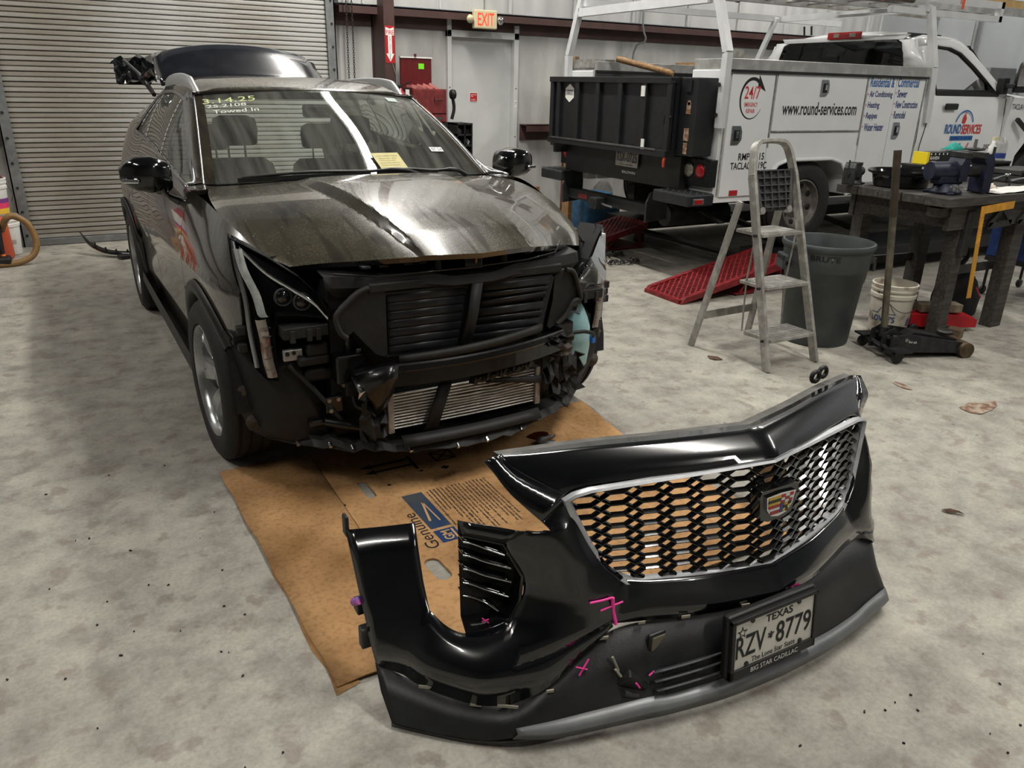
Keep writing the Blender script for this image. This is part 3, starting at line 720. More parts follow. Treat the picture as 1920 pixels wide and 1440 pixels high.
for s in (-1, 1):
    def P(y, v): p = gh(y, v); return Vector((s * p.x, p.y, p.z))
    # painted frame: strip above window, strip below
    mb = MB(); rows = []
    ysamp = [0.50 + (2.68 - 0.50) * k / 60 for k in range(61)]
    for y in ysamp:
        lo, hi = win_v(y); rows.append([P(y, lerp(hi, 1.0, k / 6)) for k in range(7)])
    mb.grid(rows); mb.grid([[P(y, lerp(0, win_v(y)[0], k / 2)) for k in range(3)] for y in ysamp])
    # rear pillar to tailgate opening, front sail
    ys2 = [2.68 + (3.42 - 2.68) * k / 16 for k in range(17)]
    mb.grid([[P(y, k / 10 * max(0.06, 1 - max(0, (y - 2.98) / 0.44) ** 1.5)) for k in range(11)] for y in ys2])
    mb.build('pillar_frame', PAINT_SIDE, car)
    MB().grid([[P(y, k / 3) for k in range(4)] for y in (0.42, 0.46, 0.5)]).build('sail_panel', PAINT_SIDE, car)
    # glass panes between pillars
    for (ya, yb) in ((0.62, 1.56), (1.66, 2.30), (2.34, 2.62)):
        mb = MB(); ys3 = [lerp(ya, yb, k / 16) for k in range(17)]
        mb.grid([[P(y, lerp(win_v(y)[0], win_v(y)[1], k / 10)) - Vector((s * 0.012, 0, 0)) for k in range(11)] for y in ys3]); mb.build('side_window', GLASS_S, car)
    for (ya, yb) in ((0.50, 0.622), (1.555, 1.665), (2.295, 2.345), (2.615, 2.68)):
        mb = MB(); ys3 = [lerp(ya, yb, k / 4) for k in range(5)]
        mb.grid([[P(y, lerp(win_v(y)[0], win_v(y)[1], k / 10)) - Vector((s * 0.006, 0, 0)) for k in range(11)] for y in ys3]); mb.build('pillar_trim', M['blackg'], car)
    # bright window surround
    loop = [P(y, win_v(y)[1]) for y in ysamp] + [P(y, win_v(y)[0]) for y in reversed(ysamp)]
    MB().tube([p + Vector((s * 0.002, 0, 0)) for p in loop], 0.009, 6, closed=True).build('window_surround', M['satin'], car)
    # bright strip at screen edge
    MB().tube([r[0 if s < 0 else -1] + Vector((s * 0.006, 0, 0.002)) for r in ws_rows], 0.0042, 6).build('screen_moulding', M['satin'], car)
    # A pillar
    mb = MB(); rows = []
    for r in ws_rows:
        p = r[0 if s < 0 else -1]; q = r[1 if s < 0 else -2]
        rows.append([p + Vector((s * 0.06, 0.05, -0.035)), p + Vector((s * 0.035, 0.01, -0.006)), p, q])
    mb.grid(rows); mb.build('a_pillar', PAINT_SIDE, car)
    # roof rail
    pts = []; 
    for k in range(25):
        v = k / 24; y = lerp(1.42, 2.92, v); rt = roof_pt(0.93, (y - 1.36) / 1.62)
        pts.append((s * rt.x, y, rt.z + 0.062 * min(1, math.sin(PI * min(1, max(0.0, v))) * 2.6) - 0.004))
    mb = MB(); rows = []
    for k, p in enumerate(pts):
        q = Vector(p); rt = roof_pt(0.93, (q.y - 1.36) / 1.62).z - 0.01
        rows.append([(q.x - 0.016, q.y, rt), (q.x - 0.014, q.y, q.z - 0.006), (q.x, q.y, q.z), (q.x + 0.014, q.y, q.z - 0.006), (q.x + 0.016, q.y, rt)])
    mb.grid(rows); mb.add(rows[0], [tuple(range(5))]); mb.build('roof_rail', mat('rail_satin', rgb(190, 191, 193), 0.38, 0.55), car)
    # mirror
    mr = MB()
    rings = []
    for (xx, hw, z0, z1, y0_, y1_) in ((0.905, 0.0, 1.12, 1.235, 0.62, 0.76), (0.92, 0, 1.108, 1.255, 0.60, 0.78), (0.99, 0, 1.105, 1.275, 0.585, 0.785), (1.06, 0, 1.115, 1.27, 0.60, 0.78), (1.105, 0, 1.14, 1.245, 0.63, 0.765), (1.125, 0, 1.16, 1.215, 0.67, 0.74)):
        zc, yc, hz, hy = (z0 + z1) / 2, (y0_ + y1_) / 2, (z1 - z0) / 2, (y1_ - y0_) / 2
        rings.append([(s * xx, yc + hy * math.copysign(abs(math.cos(t)) ** 0.6, math.cos(t)), zc + hz * math.copysign(abs(math.sin(t)) ** 0.6, math.sin(t))) for t in [2 * PI * k / 20 for k in range(20)]])
    mr.grid(rings, closed_u=True); mr.add(rings[0], [tuple(range(20))]); mr.add(rings[-1], [tuple(range(20))])
    mo = mr.build('door_mirror', M['blackg'], car, sharp=60)
    MB().grid([[(s * 0.86, 0.60, 1.02), (s * 0.86, 0.76, 1.02), (s * 0.86, 0.76, 1.06), (s * 0.86, 0.60, 1.07)], [(s * 0.93, 0.60, 1.075), (s * 0.93, 0.745, 1.08), (s * 0.93, 0.745, 1.10), (s * 0.93, 0.60, 1.10)], [(s * 0.965, 0.60, 1.12), (s * 0.965, 0.76, 1.12), (s * 0.93, 0.76, 1.15), (s * 0.93, 0.60, 1.15)]], closed_u=True).build('mirror_arm', M['blackg'], mo)
    MB().box((s * 1.085, 0.605, 1.168), (0.075, 0.02, 0.022), (0, 0, s * 0.45)).build('mirror_indicator', M['chrome'], mo, bevel=0.006)
for s in (-1, 1):
    MB().poly([(s * x, y, z) for x, y, z in ((0.755, 0.49, 1.141), (0.80, 0.42, 1.138), (0.862, 0.41, 1.136), (0.866, 0.50, 1.142), (0.845, 0.64, 1.132), (0.78, 0.62, 1.142))]).build('cowl_corner', PAINT_SIDE, car, solid=0.02, soff=-1)
for s in (-1, 1):
    for y, z in ((1.42, 1.03), (2.16, 1.06)):
        h_ = MB().tube(smooth_curve([(s * (side_x(y, z) - 0.002), y - 0.09, z), (s * (side_x(y, z) + 0.03), y - 0.06, z), (s * (side_x(y, z) + 0.032), y + 0.06, z), (s * (side_x(y, z) - 0.002), y + 0.09, z)], 12), 0.013, 8).build('door_handle', M['blackg'], car)
# --- interior --------------------------------------------------------------
mb = MB(); rows = []
for y, z in ((0.50, 1.11), (0.62, 1.125), (0.80, 1.13), (0.92, 1.10), (0.98, 1.0), (0.98, 0.7)):
    rows.append([(x, y + 0.08 * (x / 0.75) ** 2, z + (0.03 if 0.15 < x < 0.6 and y > 0.7 else 0)) for x in [-0.74 + 1.48 * k / 20 for k in range(21)]])
mb.grid(rows); mb.build('dashboard', INT2, car)
def seat(x, y, front=True):
    e = empty('seat', car, (x, y, 0 if front else -0.09))
    mb = MB(); mb.box((0, 0, 0.52), (0.5, 0.5, 0.16)); mb.build('cushion', INT, e, bevel=0.04, seg=3)
    mb = MB(); rows = []
    for z, w_, yy, th in ((0.55, 0.25, 0.20, 0.07), (0.8, 0.255, 0.26, 0.07), (1.0, 0.24, 0.32, 0.06), (1.12, 0.21, 0.35, 0.05), (1.16, 0.16, 0.36, 0.03)):
        rows.append([(w_ * math.copysign(abs(math.cos(t)) ** 0.5, math.cos(t)), yy + th * math.copysign(abs(math.sin(t)) ** 0.7, math.sin(t)), z) for t in [2 * PI * k / 20 for k in range(20)]])
    mb.grid(rows, closed_u=True); mb.add(rows[-1], [tuple(range(20))]); mb.build('seat_back', INT, e)
    hr = MB(); rr = []
    for z, w_ in ((1.235, 0.10), (1.245, 0.125), (1.33, 0.135), (1.39, 0.125), (1.41, 0.08)):
        rr.append([(w_ * math.copysign(abs(math.cos(t)) ** 0.4, math.cos(t)), 0.37 + 0.05 * math.copysign(abs(math.sin(t)) ** 0.6, math.sin(t)), z) for t in [2 * PI * k / 20 for k in range(20)]])
    hr.grid(rr, closed_u=True); hr.add(rr[0], [tuple(range(20))]); hr.add(rr[-1], [tuple(range(20))])
    h = hr.build('headrest', INT, e)
    for sx in (-0.05, 0.05): MB().cyl((sx, 0.37, 1.14), (sx, 0.37, 1.25), 0.007, n=8).build('headrest_post', M['steel_l'], h)
for x in (-0.37, 0.37): seat(x, 1.38)
for x in (-0.40, 0.40): seat(x, 2.20, False)
sw = empty('steering_wheel', car, (0.37, 1.05, 1.02), (math.radians(65), 0, 0))
MB().tube([(0.185 * math.cos(t), 0.185 * math.sin(t), 0) for t in [2 * PI * k / 28 for k in range(28)]], 0.015, 8, closed=True).build('rim', M['black'], sw)
MB().lathe([(0, 0.02), (0.07, 0.015), (0.075, -0.01), (0, -0.02)], n=18).bar((-0.17, 0, 0), (0.17, 0, 0), 0.03, 0.015).bar((0, -0.17, 0), (0, 0, 0), 0.04, 0.015).build('spokes', M['black'], sw)
MB().bx((-0.75, 0.9, 0.28), (0.75, 3.3, 0.33)).build('cabin_floor', INT, car)
MB().grid([[(x, y, z) for x in (-0.62, -0.3, 0, 0.3, 0.62)] for y, z in ((1.33, 1.515), (1.7, 1.565), (2.4, 1.565), (2.95, 1.52))]).build('headliner', mat('headliner_grey', rgb(120, 116, 108), 0.9), car)
for s in (-1, 1):
    MB().grid([[(s * 0.80, y, z) for z in (0.3, 0.7, 1.08)] for y in (0.6, 1.2, 2.0, 3.2)]).build('door_card', INT, car)
MB().box((0.0, 1.12, 1.46), (0.24, 0.03, 0.07)).build('rear_view_mirror', M['black'], car, bevel=0.015)
# --- tailgate, raised ---------------------------------------------------
tg = empty('tailgate', car)
mb = MB(); rows = []
for y, z, hw, dr in ((3.0, 1.585, 0.60, 0.02), (3.08, 1.66, 0.60, 0.05), (3.18, 1.75, 0.60, 0.07), (3.28, 1.835, 0.60, 0.085), (3.31, 1.84, 0.59, 0.09), (3.33, 1.825, 0.58, 0.09), (3.5, 1.83, 0.57, 0.07), (3.9, 1.83, 0.55, 0.06), (4.1, 1.79, 0.5, 0.05)):
    rows.append([(hw * t, y, z - dr * abs(t) ** 2.2 * (1.3 if abs(t) > .9 else 1)) for t in [-1 + 2 * k / 28 for k in range(29)]])
mb.grid(rows); mb.build('tailgate_panel', mat('tailgate_paint', rgb(26, 28, 34), 0.2, coat=0.9, var=0.25, scale=9), tg, solid=0.03, soff=1, sharp=40)
MB().tube([(rows[2][k][0], rows[2][k][1] - 0.006, rows[2][k][2] - 0.045) for k in range(29)], 0.004, 5).build('spoiler_seam', M['black'], tg)
for s in (-1, 1):
    MB().tube([(s * 0.60, 3.03, 1.60), (s * 0.603, 3.15, 1.66), (s * 0.60, 3.27, 1.745)], 0.007, 5).build('edge_highlight_strip', M['satin'], tg)
    MB().tube([(s * 0.66, 2.98, 1.50), (s * 0.68, 3.25, 1.60), (s * 0.70, 3.5, 1.68)], 0.016, 8).build('gas_strut', M['steel'], tg)
MB().lathe([(0, 0.055), (0.006, 0.05), (0.02, 0.02), (0.035, 0)], (-0.02, 2.86, 1.585), 'z', 12).build('shark_fin', M['blackg'], car)
# crumpled black film around the torn corner
mb = MB(); rng = random.Random(3); rows = []
for i in range(8):
    r = []
    for j in range(9):
        u, v = i / 7, j / 8
        r.append((-0.60 - 0.27 * v + 0.012 * rng.uniform(-1, 1), 3.15 + 0.3 * u + 0.05 * math.sin(v * 9 + i) , 1.58 + 0.20 * u * (1 - 0.25 * v) + 0.022 * math.sin(i * 2.3 + j * 1.7) - 0.0 * v))
    rows.append(r)
mb.grid(rows, smooth=False); mb.build('torn_black_film', M['blackg'], tg, solid=0.006)
MB().bx((-0.86, 3.36, 1.56), (-0.62, 3.42, 1.69)).build('rear_lamp', M['black'], tg, bevel=0.015)
MB().tube([(-0.80, 3.3, 1.73), (-0.72, 3.22, 1.64), (-0.66, 3.1, 1.52)], 0.014, 8).build('loose_strut', M['grey_pl'], tg)
# --- wheels -----------------------------------------------------------------
def make_wheel():
    e = empty('wheel', car)
    t = MB(); prof = [(0.255, 0.11), (0.262, 0.118), (0.30, 0.124), (0.335, 0.118), (0.352, 0.104)]
    for g in (0.07, 0.025, -0.025, -0.07): prof += [(0.361, g + 0.02), (0.362, g + 0.007), (0.354, g + 0.005), (0.354, g - 0.005), (0.362, g - 0.007)]
    prof += [(0.361, -0.09), (0.352, -0.104), (0.335, -0.118), (0.30, -0.124), (0.262, -0.118), (0.255, -0.11)]
    t.lathe(prof, axis='x', n=56); t.build('tyre', M['rubber'], e, sharp=35)
    RIM = mat('rim_silver', rgb(176, 178, 180), 0.25, 0.85, var=0.12, scale=30)
    r = MB().lathe([(0.256, 0.108), (0.248, 0.115), (0.238, 0.108), (0.228, 0.08), (0.222, -0.05), (0.235, -0.10), (0.256, -0.108)], axis='x', n=48); rim = r.build('rim', RIM, e, sharp=40)
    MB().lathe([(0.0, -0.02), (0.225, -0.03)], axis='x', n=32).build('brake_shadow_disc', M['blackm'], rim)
    sp = MB()
    for k in range(10):
        a = 2 * PI * (k // 2) / 5 + (0.20 if k % 2 else -0.20)
        a2 = 2 * PI * (k // 2) / 5 + (0.10 if k % 2 else -0.10)
        rows = []
        for q in range(7):
            f_ = q / 6; rad = lerp(0.05, 0.236, f_); an = lerp(a2, a, f_); wd = lerp(0.030, 0.026, f_); xx = 0.045 + 0.045 * math.sin(f_ * PI * 0.75)
            c = Vector((xx, rad * math.cos(an), rad * math.sin(an))); tdir = Vector((0, -math.sin(an), math.cos(an)))
            rows.append([c - tdir * wd - Vector((0.028, 0, 0)), c - tdir * wd * 0.75, c, c + tdir * wd * 0.75, c + tdir * wd - Vector((0.028, 0, 0))])
        s0 = MB().grid(rows, smooth=True)
        if k == 0: pass
        s0.build('spoke', RIM, rim, sharp=40)
    MB().lathe([(0, 0.075), (0.03, 0.074), (0.045, 0.06), (0.07, 0.045), (0.075, 0.0)], axis='x', n=24).build('hub', RIM, rim)
    for k in range(5):
        an = 2 * PI * k / 5 + 0.31
        MB().cyl((0.035, 0.057 * math.cos(an), 0.057 * math.sin(an)), (0.058, 0.057 * math.cos(an), 0.057 * math.sin(an)), 0.010, n=6).build('lug_nut', M['steel'], rim)
    return e
w0 = make_wheel(); w0.location = (0.825, 0, 0.362); w0.rotation_euler = (0.3, 0, math.radians(2.5))
def wheel_copy(loc, rot):
    c = dup_tree(w0); c.location = loc; c.rotation_euler = rot; return c
wheel_copy((-0.835, 0, 0.362), (0.6, 0, PI + math.radians(2.5)))
wheel_copy((0.84, 2.79, 0.362), (0.1, 0, 0)); wheel_copy((-0.85, 2.79, 0.362), (0.9, 0, PI))
# ------------------------------------------------------------------ exposed front end of the car
BP = mat('bay_plastic', rgb(22, 23, 23), 0.62, 0, var=0.35, scale=14, bump=0.08, bscale=90)
BP2 = mat('bay_plastic_grey', rgb(34, 34, 33), 0.7, 0, var=0.35, scale=10, bump=0.1, bscale=70)
BM = mat('bay_metal_black', rgb(15, 16, 18), 0.34, 0.3, coat=0.4, var=0.3, scale=20)
RUST = mat('rubbed_plastic', rgb(70, 60, 52), 0.7, 0, var=0.4, scale=20)
# headlamps
CLEAR = glass_mat('lamp_lens', (0.95, 0.96, 0.97, 1), ior=1.16)
LAMP = mat('lamp_housing', rgb(12, 13, 15), 0.6, 0.0, spec=0.06)
DRL = mat('lamp_light_guide', rgb(206, 208, 204), 0.22, 0.2, var=0.2, scale=30)
AMB = mat('lamp_turn_lens', rgb(196, 182, 168), 0.18, 0.2, coat=0.6, col2=rgb(150, 92, 68), scale=18, mix=(0.36, 0.52))
LO = [(0.865, -0.43, 1.065), (0.865, -0.46, 0.953), (0.850, -0.48, 0.84), (0.848, -0.49, 0.72), (0.836, -0.50, 0.568), (0.80, -0.52, 0.52), (0.757, -0.53, 0.51)]
LI = [(0.845, -0.44, 1.06), (0.757, -0.52, 1.0), (0.664, -0.60, 0.933), (0.595, -0.62, 0.857), (0.555, -0.625, 0.763)]
LB = [(0.555, -0.625, 0.763), (0.668, -0.58, 0.783), (0.745, -0.56, 0.785), (0.762, -0.545, 0.70), (0.762, -0.54, 0.62), (0.757, -0.53, 0.51)]
for s in (-1, 1):
    hl = empty('headlamp', car)
    S = (lambda pts: [(-x, y, z) for x, y, z in pts]) if s < 0 else (lambda pts: [(x, y, 0.5 + (z - 0.5) * 0.885) for x, y, z in pts])
    # housing: outline extruded backwards
    ring = LO + list(reversed(LB))[1:-1] + list(reversed(LI))[:-1]
    mb = MB(); back = [(x * 0.985 - 0.01, y + 0.16, z - 0.01) for x, y, z in ring]
    mb.grid([S(ring) + [S(ring)[0]], S(back) + [S(back)[0]]], smooth=False)
    fr = [(x, y + 0.045, z) for x, y, z in ring]
    # bowl floor: leg strip + arm strip
    mb.grid([S([(x, y + 0.04, z) for x, y, z in smooth_curve(LO, 12)]), S([(x, y + 0.05, z) for x, y, z in smooth_curve([LI[0], LI[0], (0.80, -0.52, 0.93), (0.775, -0.54, 0.79), LB[3], LB[4], LB[5]], 12)])])
    mb.grid([S([(x, y + 0.04, z) for x, y, z in smooth_curve(LI, 12)]), S([(x, y + 0.05, z) for x, y, z in smooth_curve([LI[0], (0.80, -0.52, 0.93), (0.775, -0.54, 0.80), LB[1], LB[0]], 12)])])
    mb.build('housing', LAMP, hl, solid=0.004)
    # outer lens skin
    le = MB(); le.grid([S(smooth_curve(LO, 16)), S(smooth_curve([LI[0], LI[0], (0.80, -0.52, 0.93), (0.775, -0.56, 0.79), LB[3], LB[4], LB[5]], 16))])
    le.grid([S(smooth_curve(LI, 14)), S([Vector(p) + Vector((0, -0.008, 0)) for p in smooth_curve([LI[0], (0.80, -0.52, 0.93), (0.775, -0.56, 0.80), LB[1], LB[0]], 14)])])
    le.v = [(x, y - 0.016, z) for x, y, z in le.v]; le.build('lens', CLEAR, hl)
    # light guides
    c1 = smooth_curve([(0.846, -0.455, 1.03), (0.835, -0.475, 0.95), (0.805, -0.50, 0.86), (0.795, -0.515, 0.79), (0.787, -0.522, 0.775)], 14)
    g = MB(); g.grid([S([(p[0] + 0.016, p[1], p[2]) for p in c1]), S([(p[0] + 0.009, p[1] - 0.010, p[2]) for p in c1]), S([(p[0] - 0.014, p[1] - 0.010, p[2]) for p in c1])]); g.build('light_guide', DRL, hl)
    c2 = smooth_curve([(0.84, -0.455, 1.04), (0.77, -0.525, 0.955), (0.69, -0.585, 0.895), (0.62, -0.615, 0.84), (0.572, -0.625, 0.775)], 16)
    g = MB(); g.grid([S(c2), S([(p[0], p[1] - 0.006, p[2] - 0.018 * (1 - k / 20)) for k, p in enumerate(c2)]), S([(p[0] - 0.006, p[1] + 0.012, p[2] - 0.026) for p in c2])]); g.build('chrome_brow', M['chrome'], hl)
    c3 = smooth_curve([(0.865, -0.43, 1.06), (0.864, -0.46, 0.955), (0.85, -0.48, 0.84), (0.848, -0.49, 0.72), (0.836, -0.50, 0.568)], 16)
    g = MB(); g.grid([S(c3), S([(p[0] - 0.014, p[1] - 0.008, p[2]) for p in c3]), S([(p[0] - 0.022, p[1] + 0.002, p[2]) for p in c3])]); g.build('bezel', M['satin'], hl)
    tl = smooth_curve([(0.80, -0.522, 0.765), (0.792, -0.53, 0.69), (0.788, -0.532, 0.60), (0.776, -0.535, 0.53)], 12)
    g = MB(); g.grid([S([(p[0] + 0.021, p[1] + 0.006, p[2]) for p in tl]), S([(p[0] + 0.012, p[1] - 0.006, p[2]) for p in tl]), S([(p[0] - 0.014, p[1] - 0.004, p[2]) for p in tl]), S([(p[0] - 0.02, p[1] + 0.01, p[2]) for p in tl])]); t_ = g.build('turn_lens', AMB, hl)
    for z in (0.735, 0.70, 0.655, 0.61, 0.565): MB().box((s * 0.788, -0.538, z), (0.034, 0.004, 0.0025)).build('lens_rib', M['satin'], t_)
    for k, (x, z) in enumerate(((0.72, 0.855), (0.655, 0.835))):
        MB().lathe([(0.0, -0.012), (0.022, -0.01), (0.027, 0.0), (0.03, 0.02)], (s * x, -0.565 - 0.02 * k, z), 'y', 18).build('projector', M['blackg'], hl)
        MB().lathe([(0.028, 0), (0.034, -0.006), (0.036, 0.004)], (s * x, -0.568 - 0.02 * k, z), 'y', 18).build('projector_ring', M['grey_pl'], hl)
    # lower connector rail of the lamp
    MB().bx((s * 0.57, -0.62, 0.70), (s * 0.745, -0.54, 0.745)).build('lamp_bracket', BP, hl, bevel=0.004)
    for x in (0.60, 0.635, 0.70): MB().bx((s * x, -0.625, 0.685), (s * (x + 0.02), -0.60, 0.735)).build('bracket_clip', BP2, hl, bevel=0.003)
    for z in (0.63, 0.70): MB().bx((s * 0.85, -0.485, z), (s * 0.885, -0.45, z + 0.035)).build('side_clip', BP, hl, bevel=0.004)
    # fender-end bracket strip below the fender
    MB().bx((s * 0.80, -0.455, 0.655), (s * 0.90, -0.32, 0.69)).build('bumper_bracket', BM, car, bevel=0.004)
    for k in range(5): MB().bx((s * 0.905, -0.44 + 0.026 * k, 0.66), (s * 0.912, -0.425 + 0.026 * k, 0.685)).build('bracket_tooth', BP2, car)
    # front part of the wheel liner: big black sheet ahead of the tyre
    edge = [(0.915, -0.275, 0.68), (0.905, -0.345, 0.60), (0.90, -0.385, 0.48), (0.885, -0.40, 0.36), (0.86, -0.395, 0.27), (0.80, -0.40, 0.225)]
    mid = [(0.86, -0.36, 0.68), (0.85, -0.44, 0.60), (0.83, -0.48, 0.48), (0.80, -0.50, 0.37), (0.76, -0.50, 0.28), (0.72, -0.50, 0.225)]
    inn = [(0.72, -0.42, 0.69), (0.70, -0.54, 0.60), (0.67, -0.56, 0.48), (0.64, -0.56, 0.38), (0.60, -0.56, 0.30), (0.58, -0.56, 0.24)]
    deep = [(0.58, -0.30, 0.69), (0.56, -0.40, 0.60), (0.55, -0.45, 0.48), (0.53, -0.5, 0.38), (0.5, -0.5, 0.30), (0.48, -0.5, 0.24)]
    mb = MB(); loft(mb, [S(edge), S(mid), S(inn), S(deep)], 18); mb.build('wheel_liner', mat('liner_black', rgb(18, 18, 19), 0.6, 0, var=0.45, scale=7, bump=0.12, bscale=30), car, solid=0.005)
    for p in ((0.898, -0.395, 0.44), (0.872, -0.405, 0.315)):
        MB().lathe([(0.0, -0.004), (0.012, -0.004), (0.014, 0.0), (0.032, 0.002), (0.036, 0.006)], (s * (p[0] - 0.025), p[1] - 0.035, p[2]), 'y', 16).build('liner_grommet', RUST, car)
    MB().tube(S(edge[3:]), 0.006, 6).build('liner_edge', RUST, car)
# --- upper radiator support and latch panel -----------------------------
mb = MB(); loft(mb, [[(x, -0.55 - 0.13 * (1 - (x / 0.6) ** 2), 0.965 + 0.0 * x) for x in [-0.58 + 1.16 * k / 12 for k in range(13)]],
                     [(x, -0.64 - 0.12 * (1 - (x / 0.6) ** 2), 0.955 - 0.02 * (abs(x) < 0.12)) for x in [-0.58 + 1.16 * k / 12 for k in range(13)]],
                     [(x, -0.65 - 0.12 * (1 - (x / 0.6) ** 2), 0.915 - 0.012 * (abs(x) < 0.12)) for x in [-0.58 + 1.16 * k / 12 for k in range(13)]],
                     [(x, -0.63 - 0.10 * (1 - (x / 0.6) ** 2), 0.875) for x in [-0.54 + 1.08 * k / 12 for k in range(13)]]], 36)
mb.v = [(x, y + 0.02, z - 0.025) for x, y, z in mb.v]; mb.build('radiator_support', BP, car, solid=0.006, sharp=30)
for x in (-0.31, 0.30): MB().bx((x - 0.13, -0.735, 0.876), (x + 0.13, -0.715, 0.912)).build('support_pad', BP, car, bevel=0.006)
MB().tube([(-0.55, -0.66, 0.945), (-0.40, -0.72, 0.935), (-0.05, -0.765, 0.945), (0.25, -0.745, 0.95), (0.42, -0.69, 0.955), (0.49, -0.62, 0.985)], 0.004, 6).build('latch_cable', BM, car)
for x, z in ((-0.14, 0.965), (0.16, 0.965)): MB().cyl((x, -0.70, z - 0.03), (x, -0.70, z + 0.012), 0.016, 0.013, 10).build('hood_bumper_stop', BP2, car)
MB().bx((-0.03, -0.72, 0.925), (0.05, -0.67, 0.975)).build('hood_latch', BM, car, bevel=0.004)
MB().bx((0.008, -0.742, 0.955), (0.014, -0.738, 0.985)).build('latch_tab', mat('latch_yellow', rgb(190, 150, 60), 0.4), car)
for x in (-0.45, -0.38, -0.28, -0.22, 0.10, 0.26, 0.36): MB().bx((x, -0.70, 0.962), (x + 0.035, -0.66, 0.972)).build('support_clip', BP, car, bevel=0.002)
# --- active grille shutters --------------------------------------------
sh = empty('grille_shutter', car)
SH = mat('shutter_black', rgb(22, 24, 28), 0.42, 0, var=0.25, scale=12)
for side, (xa, xb, xa2, xb2) in (('l', (-0.375, -0.02, -0.375, -0.06)), ('r', (0.035, 0.385, -0.005, 0.325))):
    za, zb_ = 0.86, 0.615
    fr = MB().bar((xa, -0.70, za), (xb, -0.715, za), 0.03, 0.016).bar((xa2, -0.70, zb_), (xb2, -0.715, zb_), 0.03, 0.016).bar((xa, -0.70, za), (xa2, -0.70, zb_), 0.03, 0.016, (0, 1, 0)).bar((xb, -0.715, za), (xb2, -0.715, zb_), 0.03, 0.016, (0, 1, 0))
    fr.build('shutter_frame', SH, sh)
    n = 7
    for k in range(n):
        f_ = (k + 0.5) / n; z = lerp(za, zb_, f_); x0_, x1_ = lerp(xa, xa2, f_) + 0.01, lerp(xb, xb2, f_) - 0.01
        tilt = 0.35 if not (side == 'r' and k in (1, 2, 4)) else 0.9
        dz = 0.012 if side == 'r' and k in (2,) else 0
        mb = MB(); rows = []
        for t in [PI * q / 6 for q in range(7)]:
            yy, zz = -0.006 * math.sin(t), 0.0172 * math.cos(t); c_, s_ = math.cos(tilt - 0.35), math.sin(tilt - 0.35)
            rows.append([(x0_, -0.712 + yy * c_ - zz * s_, z + zz * c_ + yy * s_), (x1_, -0.725 + yy * c_ - zz * s_, z + zz * c_ + yy * s_ + dz)])
        mb.grid(rows); mb.build('shutter_slat', SH, sh, solid=0.003)
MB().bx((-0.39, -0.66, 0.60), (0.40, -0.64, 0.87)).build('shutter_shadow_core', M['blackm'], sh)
MB().grid([[(-0.012, -0.745, 0.875), (0.035, -0.745, 0.875)], [(-0.03, -0.75, 0.75), (0.012, -0.75, 0.75)], [(-0.062, -0.745, 0.615), (-0.018, -0.745, 0.615)]]).build('centre_strut', BP, sh, solid=0.02)
# --- air deflectors beside the shutters -----------------------------------
for s, pts in ((-1, [(-0.372, 0.885), (-0.44, 0.90), (-0.475, 0.888), (-0.505, 0.868), (-0.545, 0.835), (-0.575, 0.80), (-0.56, 0.74), (-0.535, 0.715), (-0.505, 0.735), (-0.47, 0.69), (-0.42, 0.63), (-0.385, 0.615), (-0.372, 0.63)]),
               (1, [(0.40, 0.86), (0.45, 0.885), (0.49, 0.87), (0.52, 0.80), (0.535, 0.745), (0.50, 0.74), (0.46, 0.68), (0.415, 0.645), (0.385, 0.625), (0.37, 0.64), (0.395, 0.75)])):
    mb = MB().prism([(x, z) for x, z in pts], -0.725, -0.70, 'y')
    mb.build('air_deflector', BP, car, bevel=0.005)
    rim = [(x, -0.735, z) for x, z in pts[1:8]]
    MB().tube(smooth_curve(rim, 20), 0.011, 6).build('deflector_lip', BP2, car)
MB().box((0.535, -0.70, 0.76), (0.08, 0.02, 0.12), (0.3, 0.2, 0.4)).build('deflector_flap', BP2, car, bevel=0.006)
# --- crash beam -----------------------------------------------------------
mb = MB(); rows = []
for k in range(21):
    t = k / 20; x = lerp(-0.50, 0.47, t); y = -0.80 + 0.09 * (2 * t - 1) ** 2; zc = lerp(0.535, 0.56, t) - 0.028 * max(0, 0.12 - t) / 0.12
    h = 0.046
    rows.append([(x, y + 0.05, zc + h), (x, y + 0.004, zc + h), (x, y, zc + h - 0.006), (x, y - 0.004, zc + 0.02), (x, y, zc + 0.012), (x, y, zc - h), (x, y + 0.05, zc - h)])
mb.grid(rows, smooth=False); mb.add(rows[0], [tuple(range(7))]); mb.add(rows[-1], [tuple(range(7))])
mb.build('crash_beam', BM, car, solid=0.003)
mb = MB(); mb.grid([[(lerp(-0.33, 0.33, k / 14), -0.79 + 0.05 * (2 * k / 14 - 1) ** 2, lerp(0.585, 0.63, k / 14) + dz) for k in range(15)] for dz in (0.0, 0.014, 0.028)])
mb.build('beam_foam', BP2, car, solid=0.02)
